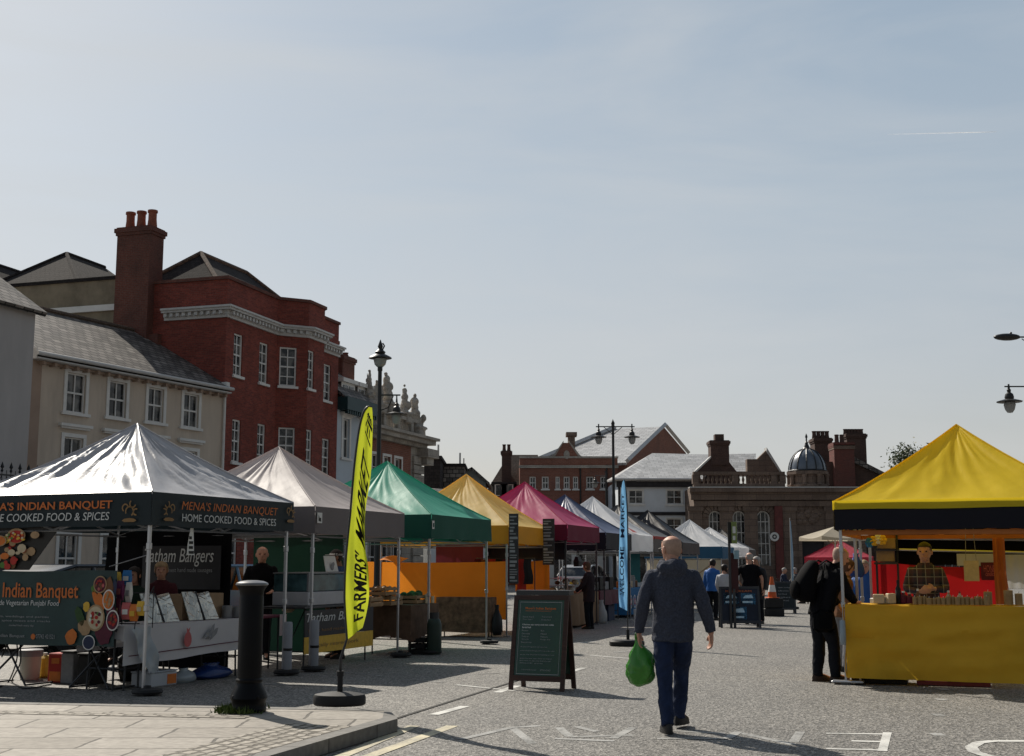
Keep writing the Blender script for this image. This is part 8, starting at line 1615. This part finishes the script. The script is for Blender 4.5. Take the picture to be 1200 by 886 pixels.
# stalls further back: pink gazebo, cream parasol, blue bags
a = P(985, 700, 58); Fk = Frame(a.x, 58, 15); gazebo(Fk, 'market_gazebo', 'low red pink gazebo behind the man with the backpack', canopy_mat('pink_red_canopy', (.50, .055, .085), .4), canopy_mat('pink_red_canopy', (.50, .055, .085), .4), P(950, 662, 57).z, P(950, 653, 57).z, P(984, 632, 58).z, seed=41, w=2.9, d=2.9)
a = P(981, 700, 47); zt = P(975, 617, 47).z; ze = P(975, 632, 47).z; o = empty('cream_parasol', (a.x, 47, 0), .2, 'large cream parasol above the pink gazebo near the yellow stall', 'parasol'); q = MB(); hw = .98; rs = []
q.tube([(0, 0, 0), (0, 0, zt)], .03, 8); q.build('pole', M_LEADW, o); q = MB()
cnr = [(-hw, -hw), (hw, -hw), (hw, hw), (-hw, hw)]
for i in range(4):
    c0_, c1_ = cnr[i], cnr[(i+1) % 4]; q.grid(lambda u, v: ((c0_[0] + (c1_[0]-c0_[0])*u)*(1 - v), (c0_[1] + (c1_[1]-c0_[1])*u)*(1 - v), ze + .10 + (zt - ze - .1)*v - .08*sin(pi*u)*(1-v)), 8, 6); q.grid(lambda u, v: (c0_[0] + (c1_[0]-c0_[0])*u, c0_[1] + (c1_[1]-c0_[1])*u, ze - .05 + .15*v - .08*sin(pi*u)*v), 8, 1)
q.build('canopy', cloth('cream_canvas', (.52, .46, .36), .4), o, smooth=True); q = MB()
for c0_ in cnr: q.tube([(0, 0, ze - .2), (c0_[0]*.55, c0_[1]*.55, ze + .25)], .012, 5)
q.build('struts', M_WOODP, o); q = MB(); q.box(-.35, -.35, 0, .35, .35, .08, bev=.02); q.build('base', M_RUBBER, o)
for k, (px_, py_, y_, lab) in enumerate(((1004, 664, 1.0, 'blue bag hanging from the inner pole of the yellow stall'), )):
    x, z = F.onY(px_, 676, y_); sack('blue_bag', lab, 'bag', F, x, y_, z, .22, .12, .34, mat('bag_blue', (.02, .06, .26), rough=.6), 4)
# ------------------------------------------------------------------ everyone else
def pat(px, py): return G(px, py)
FY_ = FY
g_ = G(970, 799)
bp = person('man in black with a big backpack leaning over the yellow counter', g_.x, g_.y, 78, 1.78, dict(pel=(0, -.03, .52), wai=(0, .0, .62), che=(0, .05, .725), nec=(0, .085, .822), hea=(0, .135, .905), Lsho=(-.104, .07, .782), Rsho=(.104, .07, .782), Lelb=(-.13, .10, .63), Relb=(.13, .12, .64), Lwri=(-.115, .165, .545), Rwri=(.10, .19, .575), Lank=(-.055, -.05, .045), Rank=(.055, .04, .045), Lkne=(-.055, -.03, .275), Rkne=(.055, .03, .275), Lhip=(-.05, -.03, .5), Rhip=(.05, -.03, .5)), M_BLKT, M_DKTR, mat('brown_shoe', (.05, .03, .02), rough=.6), MATS['grey_stubble'], 'thin', yaw=-12, nod=-22, hood=True, fold=.012, hem=.47, loose=1.12, sc_=1.06)
Fb = Frame(g_.x, g_.y, 78); w_ = Fb.w(0, -.12, 1.12); o = empty('backpack', w_, Fb.rz, 'bulky black backpack on the back of the man at the yellow counter', 'backpack')
q = MB(); q.rings([[(x*.17*k, -.14 + y*.13*k2 - dy, z) for x, y in [(cos(t)*(1 if abs(cos(t)) < .8 else .97), sin(t)) for t in [2*pi*m/18 for m in range(18)]]] for z, k, k2, dy in ((-.10, .55, .5, 0), (-.07, .9, .85, .0), (.04, 1.02, 1.1, .02), (.18, 1.0, 1.08, .0), (.32, .92, .85, -.06), (.40, .7, .6, -.09), (.44, .3, .3, -.10))]); q.build('pack', M_BLACKF, o, smooth=True); q = MB(); q.ball((0, -.30, .06), .115, 12, 0, (1, .45, 1.1)); q.build('front_pocket', M_BLACKF, o, smooth=True)
for s_ in (-1, 1): q = MB(); q.tube([(s_*.11, -.02, .36), (s_*.12, .10, .44), (s_*.12, .26, .36), (s_*.13, .27, .18), (s_*.14, .14, .02), (s_*.12, -.02, -.02)], .022, 6, flat=.5); q.build('strap', M_BLACKF, o)
w_ = Fb.w(.20, -.10, .80); o = empty('shoulder_bag', w_, Fb.rz, 'small black shoulder bag at the hip of the backpack man', 'bag'); q = MB(); q.box(-.06, -.17, -.16, .06, .12, .12, bev=.05); q.build('bag', M_BLACKF, o, smooth=40); q = MB(); q.tube([(0, -.08, .12), (-.05, -.02, .45), (-.16, .10, .72)], .012, 5); q.build('strap', M_BLACKF, o)
g_ = G(984, 791); person('person in pale grey trousers and a dark jacket behind the backpack man', g_.x + .22, g_.y + .55, 80, 1.60, dict(nec=(0, .03, .83), hea=(0, .06, .925)), cm('brown'), mat('grey_trouser', (.20, .20, .21), rough=.85), hair=M_HAIRB, hairs='bob', nod=-20)
xw, zw = FY.onY(1084, 660, .15); w_ = FY.w(xw, .15)
M_PLAID, nt, b = newmat('plaid_shirt'); co = coords(nt, 'Object', (9, 9, 9))
sxy = nt.nodes.new('ShaderNodeSeparateXYZ'); nt.links.new(co, sxy.inputs[0])
def band_(out, f, w):
    m = N(nt, 'ShaderNodeMath', operation='MULTIPLY'); m.inputs[1].default_value = f; nt.links.new(out, m.inputs[0]); fr_ = N(nt, 'ShaderNodeMath', operation='FRACT'); nt.links.new(m.outputs[0], fr_.inputs[0]); l = N(nt, 'ShaderNodeMath', operation='LESS_THAN'); l.inputs[1].default_value = w; nt.links.new(fr_.outputs[0], l.inputs[0]); return l.outputs[0]
c1 = mixc(nt, band_(sxy.outputs[0], 1.0, .45), (.07, .035, .045), (.018, .02, .035)); c2 = mixc(nt, band_(sxy.outputs[2], 1.0, .45), (.06, .03, .04), (.016, .018, .032)); c3 = mixc(nt, .5, c1, c2); ad = N(nt, 'ShaderNodeMath', operation='MAXIMUM'); nt.links.new(band_(sxy.outputs[0], 1.0, .09), ad.inputs[0]); nt.links.new(band_(sxy.outputs[2], 1.0, .09), ad.inputs[1]); nt.links.new(mixc(nt, ad.outputs[0], c3, (.20, .19, .19)), b.inputs['Base Color']); b.inputs['Roughness'].default_value = .9
person('stallholder in a plaid shirt behind the yellow counter', w_.x, w_.y, 195, 1.80, dict(hea=(0, .02, .932), Lelb=(-.15, .03, .645), Relb=(.15, .03, .645), Lwri=(-.05, .14, .655), Rwri=(.05, .15, .635)), M_PLAID, M_DKTR, hair=M_HAIRD, hairs='short', top_k='shirt', collar=True, yaw=-14, skin=SKIN, curl=((V((1, .5, .1)), V((0, .2, 1)), V((0, -1, 0))), (V((-1, .5, .1)), V((0, .2, 1)), V((0, -1, 0)))))
xw, _ = FY.onY(1013, 670, 3.2); w_ = FY.w(xw, 3.2); person('person in a bright blue jacket standing behind the left side of the yellow stall', w_.x, w_.y, 200, 1.58, dict(), mat('bright_blue', (.02, .09, .30), rough=.7, var=.15), M_DKTR, hair=M_HAIRF, hairs='short', hood=True)
# behind the stalls on the left
F = row[1]; M_STOOL = M_DKMET
for (px_, y_, zc, lab, col, hr, hs, hdg, yw) in ((160, .55, 675, 'dark haired woman in dark green seated behind the spice packets', mat('dark_green_top', (.012, .03, .02), rough=.8), M_HAIRD, 'long', 190, -8), (190, .75, 669, 'fair haired woman in a dark red cardigan seated behind the foil boards', mat('dark_red_top', (.065, .012, .018), rough=.85), M_HAIRF, 'wavy', 175, 10)):
    x, z = F.onY(px_, zc, y_); w_ = F.w(x, y_); Hh = 1.62; seat = z - .932*Hh + .50*Hh - .02      # seat height that brings the head to the measured height
    k = (seat + .03)/Hh; dz = .50 - k
    person(lab, w_.x, w_.y, hdg, Hh, dict(pel=(0, 0, .52 - dz), wai=(0, .005, .62 - dz), che=(0, .02, .73 - dz), nec=(0, .02, .835 - dz), hea=(0, .04, .932 - dz), Lsho=(-.100, .015, .788 - dz), Rsho=(.100, .015, .788 - dz), Lhip=(-.05, 0, .5 - dz), Rhip=(.05, 0, .5 - dz), Lkne=(-.06, .24, .49 - dz), Rkne=(.06, .24, .49 - dz), Lank=(-.06, .24, max(.045, .25 - dz)), Rank=(.06, .24, max(.045, .25 - dz)), Lelb=(-.13, .06, .65 - dz), Relb=(.13, .06, .65 - dz), Lwri=(-.06, .19, .62 - dz), Rwri=(.06, .19, .62 - dz)), col, M_DKTR, hair=hr, hairs=hs, hem=.48 - dz, yaw=yw)
    o = empty('stool', (w_.x, w_.y, 0), 0, 'stool under the ' + ('dark' if px_ == 160 else 'fair') + ' haired woman of the silver stall', 'stool'); q = MB(); sh = seat - .06*1.6; q.lathe([(0, sh - .04), (.17, sh - .04), (.175, sh - .01), (.15, sh), (0, sh)], 16); q.build('seat', M_RUBBER, o, smooth=40)
    for t in range(4): a = t*pi/2 + .7; q = MB(); q.tube([(.13*cos(a), .13*sin(a), sh - .042), (.17*cos(a), .17*sin(a), 0)], .014, 6); q.build('leg', M_DKMET, o)
F = row[2]; x, _ = F.onY(307, 660, .25); w_ = F.w(x, .25); person('grey haired man in a black top standing behind the bollard', w_.x, w_.y, 168, 1.80, dict(Lelb=(-.15, .03, .64), Relb=(.15, .03, .64), Lwri=(-.09, .14, .60), Rwri=(.08, .14, .56)), M_BLKT, M_DKTR, hair=M_HAIRG, hairs='thin', yaw=0)
x, _ = F.onY(397, 660, .9); w_ = F.w(x, .9); person('person in a white cap and blue top behind the sausage counter', w_.x, w_.y, 240, 1.74, dict(hea=(0, .03, .932)), mat('mid_blue_top', (.03, .07, .16), rough=.8), M_DKTR, hair=M_HAIRD, hairs='short', capm=M_PAPER, yaw=-15, skin=SKIN2)
F = row[5]; x, _ = F.onX(694, 680, 1.9)[0], 0; w_ = F.w(1.95, F.onX(695, 690, 1.95)[0]); person('woman with reddish brown hair and a dark coat at the bread table', w_.x - .1, w_.y, 300, 1.57, dict(hea=(0, .03, .93), Lwri=(-.08, .17, .56), Rwri=(.08, .17, .56), Lelb=(-.15, .04, .64), Relb=(.15, .04, .64)), mat('dark_plum_coat', (.022, .012, .016), rough=.85), M_DKTR, hair=M_HAIRB, hairs='bob', top_k='coat', hem=.40, nod=-14)
F = row[7]; w_ = F.w(.3, F.onX(737, 680, .3)[0]); person('person in a pale pink top behind the blue printed cloth', w_.x, w_.y, 200, 1.60, dict(), mat('pale_pink_top', (.42, .30, .27), rough=.85), M_DKTR, hair=M_HAIRB, hairs='long', top_k='shirt')
g_ = G(836, 727); person('man in a bright blue jacket seen from behind near the cream side wall', g_.x, g_.y, 40, 1.66, dict(hea=(-.0, .02, .925), Rwri=(.12, .12, .52)), mat('royal_blue', (.025, .12, .38), rough=.6, var=.15), M_DKTR, hair=M_HAIRD, hairs='short', yaw=25)
g_ = G(848, 731); person('woman in a white top and navy skirt beside the blue jacketed man', g_.x + .05, g_.y, 30, 1.52, dict(Lwri=(-.12, .1, .5)), mat('white_cotton_top', (.45, .46, .48), rough=.85), mat('navy_skirt', (.012, .018, .05), rough=.85), hair=M_HAIRD, hairs='bob', top_k='shirt', bot_k='skirt')
g_ = G(880, 731.5); person('balding man in a black T-shirt with hands on his hips', g_.x, g_.y, 20, 1.82, dict(Lelb=(-.215, -.05, .655), Lwri=(-.125, .0, .555), Relb=(.175, -.01, .635), Rwri=(.165, .06, .50)), M_BLKT, M_DKTR, hair=M_HAIRG, hairs='thin', top_k='shirt', sleeve=.5, yaw=40, sc_=1.12, skin=SKIN)
g_ = G(893, 736); person('grey haired person in a dark coat standing right of the black T-shirt man', g_.x + .35, g_.y + 2.2, 230, 1.72, dict(Relb=(.2, .0, .66), Rwri=(.1, .1, .60)), mat('charcoal_coat', (.03, .03, .034), rough=.85), M_DKTR, hair=M_HAIRG, hairs='wavy', top_k='coat', hem=.36)
def sitter(px_, py_, Y, lab, col, hr, hs, hdg, Hh=1.68, lean=.0):
    p = P(px_, py_, Y); sz = .46; dz = .50 - (sz + .08)/Hh
    person(lab, p.x, Y, hdg, Hh, dict(pel=(0, 0, .52 - dz), wai=(0, .01 + lean*.3, .62 - dz), che=(0, .03 + lean*.7, .725 - dz), nec=(0, .03 + lean, .83 - dz), hea=(0, .05 + lean*1.2, .925 - dz), Lsho=(-.100, .02 + lean, .786 - dz), Rsho=(.100, .02 + lean, .786 - dz), Lhip=(-.05, 0, .5 - dz), Rhip=(.05, 0, .5 - dz), Lkne=(-.06, .25, .50 - dz), Rkne=(.06, .25, .50 - dz), Lank=(-.06, .26, .045), Rank=(.06, .26, .045), Lelb=(-.13, .08 + lean, .65 - dz), Relb=(.13, .08 + lean, .65 - dz), Lwri=(-.06, .22, .60 - dz), Rwri=(.06, .22, .60 - dz)), col, M_DKTR, hair=hr, hairs=hs, hem=.48 - dz)
    o = empty('wooden_chair', (p.x, Y, 0), -R(hdg), 'chair under the ' + lab, 'chair'); q = MB(); q.box(-.22, -.22, sz - .04, .22, .22, sz, bev=.01); q.build('seat', M_WOODD, o); q = MB(); q.box(-.21, -.24, sz + .15, .21, -.215, sz + .45, bev=.01); q.box(-.21, -.24, sz, -.17, -.215, sz + .15); q.box(.17, -.24, sz, .21, -.215, sz + .15); q.build('backrest', M_WOODD, o)
    for x in (-.19, .19):
        for y in (-.19, .19): q = MB(); q.box(x - .02, y - .02, 0, x + .02, y + .02, sz - .041); q.build('leg', M_WOODD, o)
sitter(917, 668, 56, 'person in navy seated left of the furled flag', mat('navy_top', (.015, .022, .05), rough=.8), M_HAIRG, 'short', 120)
sitter(933, 672, 57, 'grey haired person in a dim jacket seated right of the furled flag', mat('dim_grey_top', (.08, .08, .085), rough=.8), M_HAIRG, 'wavy', 250)
sitter(953, 670, 50, 'white haired person in a pale beige coat bending forward', mat('pale_beige', (.40, .36, .32), rough=.85), M_HAIRW, 'wavy', 300, 1.75, .10)
